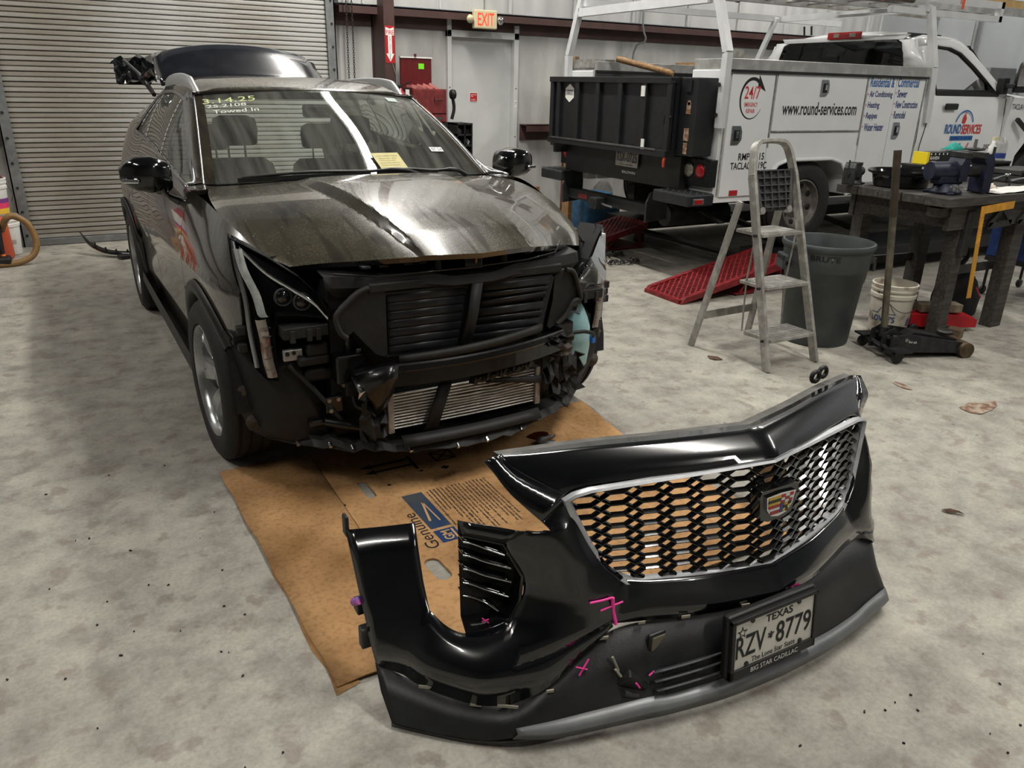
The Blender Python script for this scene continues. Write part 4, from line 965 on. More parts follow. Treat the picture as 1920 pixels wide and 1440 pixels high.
# crumpled ends
rng = random.Random(11)
def crumple(name, c, d, m, seed, n=7):
    r_ = random.Random(seed); rows = []
    for i in range(n):
        rows.append([(c[0] + d[0] * (j / (n - 1) - 0.5) + r_.uniform(-1, 1) * d[0] * 0.09, c[1] + r_.uniform(-0.5, 0.5) * d[1], c[2] + d[2] * (i / (n - 1) - 0.5) + r_.uniform(-1, 1) * d[2] * 0.09) for j in range(n)])
    return MB().grid(rows, smooth=False).build(name, m, car, solid=0.008)
mb = MB().grid([[(-0.505, -0.70, 0.545), (-0.47, -0.76, 0.575), (-0.40, -0.80, 0.60), (-0.36, -0.80, 0.60)], [(-0.52, -0.70, 0.50), (-0.48, -0.77, 0.52), (-0.42, -0.81, 0.55), (-0.37, -0.81, 0.55)], [(-0.47, -0.69, 0.44), (-0.44, -0.75, 0.44), (-0.41, -0.78, 0.48), (-0.38, -0.79, 0.49)], [(-0.45, -0.68, 0.34), (-0.43, -0.72, 0.36), (-0.41, -0.74, 0.40), (-0.39, -0.76, 0.44)]])
mb.build('beam_end_plate', BM, car, solid=0.012)
crumple('torn_bracket', (-0.475, -0.73, 0.485), (0.07, 0.08, 0.10), M['chrome'], 5, 4)
crumple('torn_bracket', (-0.445, -0.72, 0.36), (0.10, 0.06, 0.18), BP, 6)
crumple('torn_bracket', (0.43, -0.74, 0.575), (0.12, 0.06, 0.05), M['steel'], 8, 5)
crumple('torn_bracket', (0.46, -0.70, 0.52), (0.10, 0.05, 0.07), RUST, 9, 5)
crumple('torn_bracket', (0.40, -0.72, 0.40), (0.09, 0.06, 0.20), BP, 10, 6)
crumple('torn_duct', (0.56, -0.66, 0.37), (0.11, 0.07, 0.17), BP2, 12, 6)
crumple('torn_duct', (0.52, -0.62, 0.70), (0.14, 0.07, 0.10), BP, 13, 6)
# --- intercooler: bright tubes in a frame -----------------------------------
ic = empty('intercooler', car)
for k in range(12):
    z = lerp(0.434, 0.286, k / 11)
    bend = 0.004 * (1 if 3 <= k <= 6 else 0.2)
    pts = [(x, -0.70, z + bend * math.exp(-((x - 0.0) / 0.06) ** 2) * math.sin(k) - bend * math.exp(-((x - 0.13) / 0.05) ** 2) - 0.003 * math.sin((x + .36) * 4.4)) for x in [lerp(-0.35, 0.33, q / 24) for q in range(25)]]
    mb = MB(); mb.grid([[(p[0], p[1] + 0.012, p[2] + 0.0028) for p in pts], [(p[0], p[1] - 0.003, p[2] + 0.0026) for p in pts], [(p[0], p[1] - 0.003, p[2] - 0.0026) for p in pts], [(p[0], p[1] + 0.012, p[2] - 0.0028) for p in pts]])
    mb.build('cooler_tube', mat('cooler_alu', rgb(206, 205, 200), 0.42, 0.55, var=0.15, scale=25), ic)
MB().bx((-0.35, -0.685, 0.275), (0.33, -0.66, 0.445)).build('fin_core', mat('fin_dark', rgb(22, 22, 21), 0.6, 0.2, var=0.5, scale=120), ic)
for x in (-0.362, 0.342): MB().bx((x - 0.014, -0.715, 0.27), (x + 0.014, -0.65, 0.45)).build('end_tank', M['aludull'], ic, bevel=0.005)
MB().grid([[(-0.155, -0.735, 0.46), (-0.10, -0.735, 0.46)], [(-0.235, -0.735, 0.245), (-0.175, -0.735, 0.245)]]).build('diagonal_brace', BP, ic, solid=0.012)
MB().grid([[(0.06, -0.74, 0.435), (0.10, -0.74, 0.445)], [(0.34, -0.735, 0.382), (0.34, -0.735, 0.415)]]).build('diagonal_brace', BP, ic, solid=0.012)
mb = MB()
for q in range(14):
    x = lerp(0.0, 0.27, q / 13); mb.box((x, -0.745, 0.455 + 0.10 * x + 0.008 * (q % 2)), (0.024, 0.03, 0.03), (0.5 * q, 0.4, 0.3))
o = mb.build('torn_foam_edge', BP, ic); o['kind'] = 'stuff'
MB().grid([[(lerp(-0.33, 0.33, k / 10), -0.735 - 0.02 * math.sin(PI * k / 10), 0.262 + 0.0 * k) for k in range(11)], [(lerp(-0.33, 0.33, k / 10), -0.77 - 0.02 * math.sin(PI * k / 10), 0.225) for k in range(11)]]).build('lower_duct', BP, ic, solid=0.012)
# --- undertray, torn front edge with bright push-clips ------------------------
rng = random.Random(4); mb = MB(); rows = [[], [], [], []]
N_ = 34
for k in range(N_ + 1):
    x = lerp(-0.66, 0.60, k / N_); yf = -0.80 + 0.18 * (x / 0.63) ** 2 + rng.uniform(-0.012, 0.012); zf = 0.185 + 0.05 * (x / 0.63) ** 2 + rng.uniform(-0.008, 0.008)
    rows[0].append((x, yf, zf)); rows[1].append((x, yf + 0.03, zf + 0.022 + rng.uniform(-0.004, 0.004))); rows[2].append((x, yf + 0.12, zf + 0.02)); rows[3].append((x, 0.4, 0.2))
mb.grid(rows, smooth=False); mb.build('undertray', BP2, car, solid=0.006)
for x in (-0.60, -0.52, -0.30, -0.10, 0.04, 0.22): 
    yf = -0.80 + 0.18 * (x / 0.63) ** 2
    MB().cyl((x, yf - 0.006, 0.188 + 0.05 * (x / 0.63) ** 2), (x, yf + 0.012, 0.20 + 0.05 * (x / 0.63) ** 2), 0.008, n=8).build('push_clip', M['chrome'], car)
for s in (-1, 1):
    mb = MB(); loft(mb, [[(s * 0.80, -0.42, 0.225), (s * 0.70, -0.52, 0.215), (s * 0.60, -0.62, 0.22), (s * 0.52, -0.70, 0.215)], [(s * 0.80, -0.36, 0.235), (s * 0.66, -0.46, 0.25), (s * 0.56, -0.55, 0.26), (s * 0.48, -0.62, 0.25)]], 12)
    mb.build('tray_wing', BP2, car, solid=0.006)
    MB().cyl((s * 0.70, -0.525, 0.215), (s * 0.70, -0.505, 0.225), 0.009, n=8).build('push_clip', M['chrome'], car)
    # rail end, crush can, horn of the chassis
    MB().bx((s * 0.44, -0.66, 0.50), (s * 0.56, 0.3, 0.62)).build('frame_rail', BM, car, bevel=0.008)
    MB().bx((s * 0.36, -0.58, 0.24), (s * 0.50, 0.3, 0.30)).build('subframe', M['blackm'], car, bevel=0.008)
# dark engine block behind everything
MB().bx((-0.56, -0.60, 0.26), (0.50, 0.35, 0.90)).build('engine_bay_core', M['blackm'], car)
for s in (-1, 1): MB().bx((s * 0.50, -0.40, 0.24), (s * 0.74, 0.38, 0.93)).build('inner_fender', M['blackm'], car)
# --- right-hand side (picture left) bits: air box, module, horn, bolts -------
MB().bx((-0.69, -0.60, 0.575), (-0.565, -0.50, 0.615)).build('air_duct', BP, car, bevel=0.012)
MB().bx((-0.655, -0.60, 0.615), (-0.57, -0.52, 0.665)).build('air_duct', BP2, car, bevel=0.01)
MB().bx((-0.66, -0.58, 0.50), (-0.54, -0.50, 0.555)).build('resonator', BP, car, bevel=0.014)
MB().bx((-0.74, -0.575, 0.60), (-0.665, -0.555, 0.645)).build('bright_bracket', M['alu'], car, bevel=0.004)
for x, z in ((-0.725, 0.63), (-0.70, 0.632), (-0.68, 0.612)): MB().cyl((x, -0.58, z), (x, -0.574, z), 0.008, n=10).build('bracket_hole', M['blackm'], car)
mo = MB().bx((-0.535, -0.64, 0.475), (-0.47, -0.60, 0.56)).build('control_module', mat('module_tan', rgb(118, 112, 100), 0.5, 0.4, var=0.3, scale=30), car, bevel=0.01)
MB().bx((-0.525, -0.66, 0.445), (-0.478, -0.63, 0.505)).build('module_plug', BP, mo, bevel=0.004)
for x in (-0.518, -0.488): MB().cyl((x, -0.648, 0.54), (x, -0.636, 0.54), 0.009, n=10).build('module_bolt', M['steel'], mo)
pl = MB().bx((-0.60, -0.62, 0.37), (-0.53, -0.60, 0.44)).build('tow_plate', BM, car, bevel=0.004)
for x, z in ((-0.59, 0.43), (-0.552, 0.43), (-0.585, 0.385)): MB().cyl((x, -0.634, z), (x, -0.618, z), 0.009, n=6).build('plate_bolt', M['steel_l'], pl)
MB().lathe([(0.0, 0.0), (0.02, 0.0)] + [(0.020 if k % 2 else 0.014, 0.01 * k) for k in range(1, 9)], (-0.488, -0.60, 0.60), 'z', 12).build('spring_boot', BM, car)
MB().cyl((-0.455, -0.62, 0.60), (-0.455, -0.62, 0.63), 0.012, n=10).build('bright_cap', M['chrome'], car)
MB().tube([(-0.72, -0.56, 0.58), (-0.64, -0.60, 0.48), (-0.57, -0.62, 0.38), (-0.54, -0.63, 0.33)], 0.010, 6).build('liner_seam_rail', BP, car)
MB().tube(smooth_curve([(-0.50, -0.65, 0.45), (-0.49, -0.67, 0.40), (-0.45, -0.70, 0.38), (-0.42, -0.70, 0.30)], 14), 0.008, 6).build('wiring_loom', BP, car)
MB().tube(smooth_curve([(-0.60, -0.60, 0.33), (-0.54, -0.64, 0.32), (-0.47, -0.66, 0.30), (-0.42, -0.70, 0.26)], 14), 0.02, 8).build('lower_hose', BM, car)
MB().bx((-0.66, -0.58, 0.30), (-0.46, -0.50, 0.335)).build('lower_shelf', BM, car, bevel=0.01)
# --- left-hand side: teal washer tank -----------------------------------------
tank = MB(); rows = []
for z, x0_, x1_, y0_, y1_ in ((0.33, 0.60, 0.70, -0.56, -0.44), (0.36, 0.585, 0.725, -0.58, -0.42), (0.45, 0.585, 0.735, -0.59, -0.40), (0.55, 0.57, 0.725, -0.60, -0.40), (0.60, 0.575, 0.705, -0.60, -0.42), (0.65, 0.60, 0.68, -0.59, -0.44), (0.69, 0.615, 0.65, -0.575, -0.47)):
    cx_, cy_, hx, hy = (x0_ + x1_) / 2, (y0_ + y1_) / 2, (x1_ - x0_) / 2, (y1_ - y0_) / 2
    rows.append([(cx_ + hx * math.copysign(abs(math.cos(t)) ** 0.6, math.cos(t)), cy_ + hy * math.copysign(abs(math.sin(t)) ** 0.6, math.sin(t)), z) for t in [2 * PI * k / 20 for k in range(20)]])
tank.grid(rows, closed_u=True); tank.add(rows[0], [tuple(range(20))]); tank.add(rows[-1], [tuple(range(20))])
to = tank.build('washer_tank', mat('tank_teal', rgb(168, 208, 212), 0.35, 0, col2=rgb(126, 176, 182), scale=5), car)
MB().bx((0.745, -0.56, 0.455), (0.765, -0.53, 0.49)).build('pump_plug', mat('plug_blue', rgb(40, 110, 190), 0.4), to, bevel=0.003)
MB().tube(smooth_curve([(0.56, -0.62, 0.55), (0.64, -0.63, 0.55), (0.70, -0.62, 0.53), (0.735, -0.58, 0.50)], 12), 0.01, 6).build('tank_hose', BP, to)
MB().prism([(0.73, 0.60), (0.80, 0.585), (0.815, 0.54), (0.805, 0.45), (0.77, 0.37), (0.72, 0.34), (0.735, 0.42), (0.74, 0.52)], -0.52, -0.51, 'y').build('liner_remnant', BP2, car, bevel=0.004)
# ------------------------------------------------------------------ writing and papers on the windscreen
def ws_pt(t, v, off=0.004):
    p = ws_base(t).lerp(ws_top(t), v); bul = 0.03 * math.sin(PI * v)
    return p + Vector((0, -0.45, 0.9)) * (bul * (1 - 0.3 * t * t)) + Vector((0, -0.48, 0.876)) * off
def on_glass(name, s, m, t, v, height, width=None, off=0.004):
    p = ws_pt(t, v, off); px = (ws_pt(t + 0.05, v, off) - p).normalized(); py = (ws_pt(t, v + 0.05, off) - p).normalized()
    return text(name, s, m, car, p, px, py, height=height, width=width)
CH = mat('chalk_yellow', rgb(196, 204, 140), 0.7); CHW = mat('chalk_white', rgb(214, 218, 206), 0.7)
on_glass('glass_writing', '3.14.25', CH, -0.95, 0.855, 0.060, 0.275)
on_glass('glass_writing', '25.2108', CHW, -0.925, 0.795, 0.036, 0.205)
on_glass('glass_writing', 'Towed In', CHW, -0.885, 0.715, 0.040, 0.235)
def glass_card(name, m, t, v, w_, h_, off=0.006, skew=0.0):
    p = ws_pt(t, v, off); px = (ws_pt(t + 0.05, v, off) - p).normalized(); py = (ws_pt(t, v + 0.05, off) - p).normalized()
    return MB().poly([p, p + px * w_, p + px * (w_ - skew) + py * h_, p - px * skew + py * h_]).build(name, m, car), p, px, py
c, p, px, py = glass_card('inspection_sticker', M['whitef'], 0.66, 0.235, 0.085, 0.04)
text('sticker_text', '07-24', M['inkn'], c, p + px * 0.008 + py * 0.006, px, py, width=0.07, height=0.026)
c, p, px, py = glass_card('registration_sticker', mat('sticker_pale', rgb(150, 165, 160), 0.5), 0.66, 0.885, 0.07, 0.05)
c, p, px, py = glass_card('yellow_note', mat('note_yellow', rgb(206, 196, 138), 0.7, var=0.06, scale=20), 0.16, 0.02, 0.155, 0.165, 0.014, 0.02)
for k in range(7): text('note_line', ['INTAKE TAG', 'date in', 'odometer and key count', 'towed in by dealer lot', 'front end impact', 'hold for estimate', 'sign here'][k], mat('pencil', rgb(150, 140, 96), 0.7), c, p + px * 0.006 + py * (0.135 - 0.019 * k), px, py, width=0.115 - 0.01 * (k % 3), height=0.010)
# ------------------------------------------------------------------ cardboard sheet on the floor
def card_mat():
    m, nt, b = _principled('cardboard'); N = nt.nodes; L = nt.links
    tc = N.new('ShaderNodeTexCoord')
    n = N.new('ShaderNodeTexNoise'); n.inputs['Scale'].default_value = 2.6; n.inputs['Detail'].default_value = 8; L.new(tc.outputs['Object'], n.inputs['Vector'])
    r = N.new('ShaderNodeValToRGB'); e = r.color_ramp.elements
    e[0].position = 0.30; e[0].color = rgb(140, 104, 66); e[1].position = 0.60; e[1].color = rgb(192, 150, 104)
    L.new(n.outputs['Fac'], r.inputs[0])
    w_ = N.new('ShaderNodeTexWave'); w_.inputs['Scale'].default_value = 38; w_.bands_direction = 'Y'; w_.inputs['Distortion'].default_value = 0.4; L.new(tc.outputs['Object'], w_.inputs['Vector'])
    n3 = N.new('ShaderNodeTexNoise'); n3.inputs['Scale'].default_value = 55; n3.inputs['Detail'].default_value = 6; L.new(tc.outputs['Object'], n3.inputs['Vector'])
    r3 = N.new('ShaderNodeValToRGB'); r3.color_ramp.elements[0].position = 0.36; r3.color_ramp.elements[0].color = (0.62, 0.6, 0.58, 1); r3.color_ramp.elements[1].position = 0.52; r3.color_ramp.elements[1].color = (1, 1, 1, 1); L.new(n3.outputs['Fac'], r3.inputs[0])
    mx = N.new('ShaderNodeMix'); mx.data_type = 'RGBA'; mx.blend_type = 'MULTIPLY'; mx.inputs[0].default_value = 0.55; L.new(r.outputs[0], mx.inputs[6]); L.new(r3.outputs[0], mx.inputs[7])
    L.new(mx.outputs[2], b.inputs['Base Color']); b.inputs['Roughness'].default_value = 0.8; b.inputs['Specular IOR Level'].default_value = 0.2
    bp = N.new('ShaderNodeBump'); bp.inputs['Strength'].default_value = 0.12; bp.inputs['Distance'].default_value = 0.004; L.new(w_.outputs['Fac'], bp.inputs['Height']); L.new(bp.outputs[0], b.inputs['Normal'])
    return m
M['cardboard'] = card_mat()
cb = thing('cardboard_sheet', 'flattened printed cardboard box lying under the car nose', 'cardboard', (0, 0, 0))
def slot(cx_, cy_, hw, hl, n=8, tilt=0.0):
    P = []
    for k in range(n + 1): t = PI * k / n; P.append((hw * math.cos(t), hl - hw + hw * math.sin(t)))
    for k in range(n + 1): t = PI + PI * k / n; P.append((hw * math.cos(t), -(hl - hw) + hw * math.sin(t)))
    return [(cx_ + x * math.cos(tilt) - y * math.sin(tilt), cy_ + x * math.sin(tilt) + y * math.cos(tilt)) for x, y in P]
def sheet_with_holes(outer, holes, z0, z1):
    bm = bmesh.new(); edges = []
    for loop in [outer] + holes:
        vs_ = [bm.verts.new((x, y, z1)) for x, y in loop]
        edges += [bm.edges.new((vs_[i], vs_[(i + 1) % len(vs_)])) for i in range(len(vs_))]
    bmesh.ops.triangle_fill(bm, use_beauty=True, use_dissolve=False, edges=edges)
    # drop faces that lie inside holes
    def inside(p, loop):
        c = False; n = len(loop)
        for i in range(n):
            x0_, y0_ = loop[i]; x1_, y1_ = loop[(i + 1) % n]
            if (y0_ > p.y) != (y1_ > p.y) and p.x < (x1_ - x0_) * (p.y - y0_) / (y1_ - y0_) + x0_: c = not c
        return c
    kill = [f_ for f_ in bm.faces if any(inside(f_.calc_center_median(), h) for h in holes)]
    bmesh.ops.delete(bm, geom=kill, context='FACES')
    g = bmesh.ops.extrude_face_region(bm, geom=bm.faces[:])
    bmesh.ops.translate(bm, verts=[v for v in g['geom'] if isinstance(v, bmesh.types.BMVert)], vec=(0, 0, z0 - z1))
    bmesh.ops.recalc_face_normals(bm, faces=bm.faces)
    me = bpy.data.meshes.new('panel'); bm.to_mesh(me); bm.free(); return me
outer = [(0.762, 1.742), (2.30, 1.70), (2.18, 2.60), (2.265, 3.23), (0.762, 3.235)]
me = sheet_with_holes(outer, [slot(0.922, 2.142, 0.030, 0.072, tilt=0.08), slot(0.886, 2.806, 0.021, 0.080, tilt=0.02)], 0.002, 0.009)
me.materials.append(M['cardboard']); o = bpy.data.objects.new('main_panel', me); COL.objects.link(o); o.parent = cb
mb = MB(); rows = []
for k in range(13):
    y = lerp(1.748, 3.235, k / 12); rows.append([(lerp(0.435, 0.363, k / 12) + 0.004 * math.sin(k * 2.1), y, 0.003 + 0.006 * abs(math.sin(k * 0.7))), (0.52, y, 0.012), (0.64, y, 0.011), (0.757, y, 0.008)])
mb.grid(rows); mb.build('side_flap', M['cardboard'], cb, solid=0.006, soff=1)
mb = MB(); mb.grid([[(lerp(0.425, 0.40, k / 8) + 0.01 * math.sin(k * 1.9), lerp(1.72, 2.6, k / 8), 0.002) for k in range(9)], [(0.50, lerp(1.74, 2.6, k / 8), 0.004) for k in range(9)]]); mb.build('under_flap', M['cardboard'], cb, solid=0.004, soff=1)
CI = mat('card_print_black', rgb(30, 28, 30), 0.7); CBL = mat('card_print_blue', rgb(34, 58, 92), 0.6, 0, col2=rgb(70, 74, 78), scale=7, mix=(0.36, 0.62)); CT = mat('card_show_through', rgb(196, 158, 110), 0.8)
ZP = 0.0094
def pr(name, m, pts, par=cb): return MB().poly([(x, y, ZP + (0.0005 if m is CT else 0)) for x, y in pts]).build(name, m, par)
def bar2(name, x0_, y0_, x1_, y1_, w_): 
    d = Vector((x1_ - x0_, y1_ - y0_)).normalized(); nrm = Vector((-d.y, d.x)) * w_ / 2
    return pr(name, CI, [(x0_ + nrm.x, y0_ + nrm.y), (x1_ + nrm.x, y1_ + nrm.y), (x1_ - nrm.x, y1_ - nrm.y), (x0_ - nrm.x, y0_ - nrm.y)])
for yy in (2.994, 2.937):
    bar2('print_arrow', 0.965, yy, 1.142, yy, 0.018); pr('print_arrow_head', CI, [(0.92, yy), (0.972, yy + 0.022), (0.972, yy - 0.022)])
bar2('print_bar', 1.152, 3.02, 1.152, 2.885, 0.016); bar2('print_bar', 1.150, 2.86, 1.166, 2.86, 0.012)
for a, b in (((1.256, 3.006), (1.351, 3.006)), ((1.351, 3.01), (1.351, 2.917)), ((1.351, 2.917), (1.256, 2.917)), ((1.256, 2.917), (1.256, 3.006)), ((1.256, 2.917), (1.351, 3.006)), ((1.256, 3.006), (1.35, 2.917))): bar2('print_frame', *a, *b, 0.009)
pr('print_diamond', CI, [(1.245, 2.846), (1.268, 2.865), (1.29, 2.846), (1.268, 2.826)])
for k in range(2): text('print_code', ['CAUTION 4 8 1 5', 'RECYCLE CARTON'][k], CI, cb, (1.165 + 0.012 * k, 2.735 + 0.02 * k, ZP - 0.0008), (1, 0.18, 0), (0, 1, 0), width=0.115, height=0.018)
pr('print_blue_panel', CBL, [(0.993, 2.682), (1.083, 2.682), (1.090, 2.392), (1.003, 2.392)])
pr('print_blue_logo', mat('card_logo_blue', rgb(28, 56, 104), 0.6), [(1.004, 2.375), (1.091, 2.375), (1.094, 2.285), (1.008, 2.285)])
text('print_logo', 'GM', CT, cb, (1.066, 2.296, ZP), (0, 1, 0), (-1, 0, 0), width=0.066, height=0.040, bold=0.02)
pr('print_logo_rule', CT, [(1.072, 2.366), (1.080, 2.366), (1.080, 2.294), (1.072, 2.294)])
text('print_word', 'Genuine', CI, cb, (0.992, 2.268, ZP - 0.0004), (0, 1, 0), (-1, 0, 0), width=0.27, height=0.052)
for pts in ([(1.02, 2.45), (1.03, 2.45), (1.056, 2.60), (1.05, 2.61)], [(1.05, 2.61), (1.056, 2.60), (1.066, 2.44), (1.060, 2.44)]): pr('print_swoosh', CT, pts)
rng = random.Random(21); WORDS = ['this carton meets the shipping standard', 'piezas originales para servicio y garantia', 'handle with care keep dry store upright', 'pieces d origine pour le service', 'genuine parts for service and repair', 'ce carton est recyclable apres usage', 'made for the dealer network worldwide']
for k in range(17):
    xx = 1.104 + 0.0168 * k; y1_ = 2.682 - (0.0 if k % 5 else 0.01); y0_ = 2.30 + (0.08 if k < 3 else 0.0) + rng.choice((0, 0, 0.05, 0.12))
    text('print_text_line', rng.choice(WORDS) + ' ' + rng.choice(WORDS)[:12], CI, cb, (xx + 0.006, y0_, ZP - 0.0006), (0, 1, 0), (-1, 0, 0), width=y1_ - y0_, height=0.0115, bold=0.03)
for (xx, yy, r_) in ((0.762, 2.72, 0.008), (0.985, 2.80, 0.009)): pr('print_dot', CI, [(xx + r_ * math.cos(t), yy + r_ * math.sin(t)) for t in [2 * PI * k / 10 for k in range(10)]])
pr('oil_stain', mat('oil_brown', rgb(74, 30, 22), 0.25, coat=0.4), [(1.815 + (0.06 + 0.008 * math.sin(3 * t)) * math.cos(t), 2.945 + (0.042 + 0.006 * math.sin(2 * t)) * math.sin(t)) for t in [2 * PI * k / 18 for k in range(18)]])
MB().bx((2.02, 1.8, 0.0088), (2.026, 3.22, 0.0098)).build('crease', M['cardboard'], cb); MB().bx((1.62, 2.3, 0.0088), (1.624, 3.22, 0.0096)).build('crease', M['cardboard'], cb)
tow = MB().tube(smooth_curve([(0, 0, 0), (-0.03, -0.01, 0.004), (-0.045, -0.05, 0.008), (-0.02, -0.075, 0.01), (0.012, -0.085, 0.01)], 14), [0.016] * 9 + [0.019] * 5, 10).tube([(0, 0, 0), (0.05, 0.012, -0.002), (0.075, 0.02, -0.004)], [0.014, 0.012, 0.006], 8).build('tow_hook', mat('tow_hook_grey', rgb(92, 92, 92), 0.5, 0.5, var=0.3, scale=30))
tow.location = (1.80, 2.87, 0.026); tag(tow, 'bent grey metal hook lying on the cardboard behind the bumper', 'hook')

# ------------------------------------------------------------------ the removed front bumper
BX, BY = 1.584, 1.276
bu = thing('front_bumper', 'black car front bumper with honeycomb grille and licence plate standing on the floor', 'bumper', (BX, BY, 0))
BPNT = mat('bumper_paint', rgb(10, 12, 16), 0.16, 0, coat=1.0, var=0.2, scale=6)
VAL = mat('valance_black', rgb(26, 27, 29), 0.45, 0, var=0.25, scale=14, bump=0.06, bscale=200)
def sym(mb): return mb.mirror_x()
p_ = MB()
A = [(0, .148, .729), (-.24, .215, .720), (-.46, .285, .712), (-.64, .335, .702), (-.70, .352, .697)]
A2 = [(0, .108, .716), (-.24, .175, .708), (-.46, .245, .702), (-.63, .30, .692), (-.70, .332, .687)]
A3 = [(0, .062, .690), (-.22, .128, .680), (-.42, .195, .672), (-.56, .25, .662), (-.66, .295, .655)]
A4 = [(0, .044, .672), (-.21, .105, .658), (-.39, .165, .648), (-.53, .21, .638), (-.615, .245, .633)]
B = [(0, .048, .661), (-.2, .101, .645), (-.37, .155, .635), (-.52, .202, .624), (-.577, .204, .614)]
NB = 28
loft(p_, [A, A2, A3, A4, B], NB)
# outer wedge running down to the lamp notch
loft(p_, [[(-.70, .352, .697), (-.70, .332, .687), (-.66, .295, .655), (-.615, .245, .633), (-.577, .204, .614)],
          [(-.748, .355, .686), (-.735, .325, .668), (-.715, .275, .628), (-.68, .225, .588), (-.655, .200, .562)]], 14, spline=True)
G = [(-.577, .204, .614), (-.55, .178, .548), (-.52, .158, .48), (-.485, .13, .42), (-.44, .108, .372)]
rows = [[(-.577, .204, .614), (-.60, .205, .60), (-.63, .203, .58), (-.655, .200, .562)],
        [(-.56, .186, .575), (-.59, .178, .560), (-.62, .175, .548), (-.642, .178, .538)],
        [(-.548, .176, .545), (-.60, .160, .532), (-.645, .178, .530), (-.70, .228, .531)],
        [(-.52, .158, .48), (-.585, .135, .475), (-.66, .182, .472), (-.735, .255, .480)],
        [(-.485, .13, .42), (-.57, .115, .41), (-.65, .168, .41), (-.703, .220, .41)],
        [(-.44, .108, .372), (-.55, .096, .36), (-.64, .148, .35), (-.700, .205, .352)],
        [(-.45, .08, .32), (-.55, .084, .31), (-.65, .128, .295), (-.742, .203, .275)],
        [(-.50, .07, .275), (-.58, .075, .255), (-.68, .092, .226), (-.78, .118, .202)]]
cols_s = [smooth_curve([rows[i][j] for i in range(7)], 25) for j in range(4)]
p_.grid([smooth_curve([cols_s[j][q] for j in range(4)], 14) for q in range(25)])
MIDR = [(-.47, .075, .298), (-.565, .080, .283), (-.665, .110, .262), (-.76, .165, .245)]
p_.grid([smooth_curve(r, 14) for r in (rows[6], MIDR, rows[7])])
loft(p_, [[(-.700, .228, .531), (-.755, .28, .533), (-.815, .333, .535)], [(-.735, .255, .487), (-.775, .29, .492), (-.82, .33, .496)]], 8)
# lower wing, shelf under the lamp notch
loft(p_, [[(-.742, .203, .275), (-.80, .225, .252), (-.85, .248, .242), (-.885, .288, .25), (-.915, .34, .28)],
          [(-.76, .165, .245), (-.82, .185, .225), (-.865, .215, .218), (-.90, .26, .222), (-.93, .32, .24)],
          [(-.78, .118, .202), (-.85, .155, .19), (-.90, .205, .188), (-.94, .26, .192), (-.965, .315, .205)],
          [(-.785, .108, .185), (-.855, .145, .172), (-.91, .20, .17), (-.955, .26, .175), (-.98, .32, .19)],
          [(-.79, .10, .10), (-.86, .14, .095), (-.93, .21, .10), (-.98, .27, .11), (-1.005, .31, .12)]], 16)
loft(p_, [[(-.50, .07, .275), (-.58, .075, .255), (-.68, .092, .226), (-.78, .118, .202)], [(-.50, .068, .272), (-.585, .072, .24), (-.69, .085, .205), (-.785, .108, .185)], [(-.50, .066, .268), (-.60, .066, .205), (-.71, .06, .15), (-.79, .10, .10)]], 12)
# flank behind the lamp notch
p_.grid([smooth_curve(r, 9) for r in ([(-.905, .455, .49), (-.985, .50, .475), (-1.07, .56, .455)], [(-.91, .42, .42), (-.99, .465, .40), (-1.07, .51, .38)], [(-.915, .38, .35), (-.99, .425, .33), (-1.07, .46, .30)], [(-.915, .34, .28), (-.985, .385, .27), (-1.067, .43, .24)], [(-.93, .32, .24), (-.992, .372, .235), (-1.066, .418, .21)], [(-.965, .315, .205), (-1.005, .355, .195), (-1.065, .40, .18)], [(-.98, .32, .19), (-1.012, .352, .17), (-1.063, .393, .16)], [(-1.005, .31, .12), (-1.03, .345, .12), (-1.06, .38, .13)])])
# band under the grille, sharing its outer edge with the side face
C_ = [(0, -.004, .355), (-.2, .03, .362), (-.36, .078, .366)]; CM = [(0, -.03, .315), (-.2, .0, .32), (-.38, .055, .322)]; CB_ = [(0, -.055, .275), (-.2, -.02, .27), (-.40, .045, .268)]; CN = [(0, -.043, .297), (-.2, -.01, .296), (-.39, .05, .296)]
lp = lambda a_, b_, t: [tuple(lerp(p[k], q[k], t) for k in range(3)) for p, q in zip(a_, b_)]
p_.grid([smooth_curve(lp(C_, CM, (q - 20) / 4) + [tuple(cols_s[0][q])], NB) for q in range(20, 25)] + [smooth_curve(CN + [MIDR[0]], NB), smooth_curve(CB_ + [rows[7][0]], NB)])
sym(p_).build('painted_cover', BPNT, bu, weld=0.002, solid=0.004, soff=1, sharp=45)
# inner (rear) flange along the top edge
mb = MB(); loft(mb, [A, [(x, y + .035, z - .004) for x, y, z in A], [(x, y + .04, z - .03) for x, y, z in A]], NB); sym(mb).build('top_flange', mat('flange_grey', rgb(92, 90, 86), 0.6, 0, var=0.3, scale=20), bu, weld=0.002)
# tabs on the flank edge and clips on the top
for s in (-1, 1):
    MB().grid([[(s * 1.07, .56, .455), (s * 1.07, .51, .38), (s * 1.07, .46, .30), (s * 1.06, .38, .13)], [(s * 1.055, .60, .46), (s * 1.05, .545, .38), (s * 1.05, .495, .30), (s * 1.045, .41, .13)]]).build('arch_flange', M['black'], bu, solid=0.003)
    MB().bx((s * 1.06, .555, .43), (s * 1.072, .59, .495)).build('fender_tab', M['black'], bu, bevel=0.008)
    MB().bx((s * 1.05, .46, .235), (s * 1.08, .50, .275)).build('flank_bracket', M['black'], bu, bevel=0.004)
    MB().bx((s * 1.05, .42, .15), (s * 1.085, .45, .215)).build('flank_bracket', M['grey_pl'], bu, bevel=0.004)
MB().cyl((-1.085, .475, .275), (-1.075, .455, .29), 0.012, n=8).build('purple_clip', mat('clip_purple', rgb(140, 110, 190), 0.4, col2=rgb(200, 80, 150), scale=60), bu)
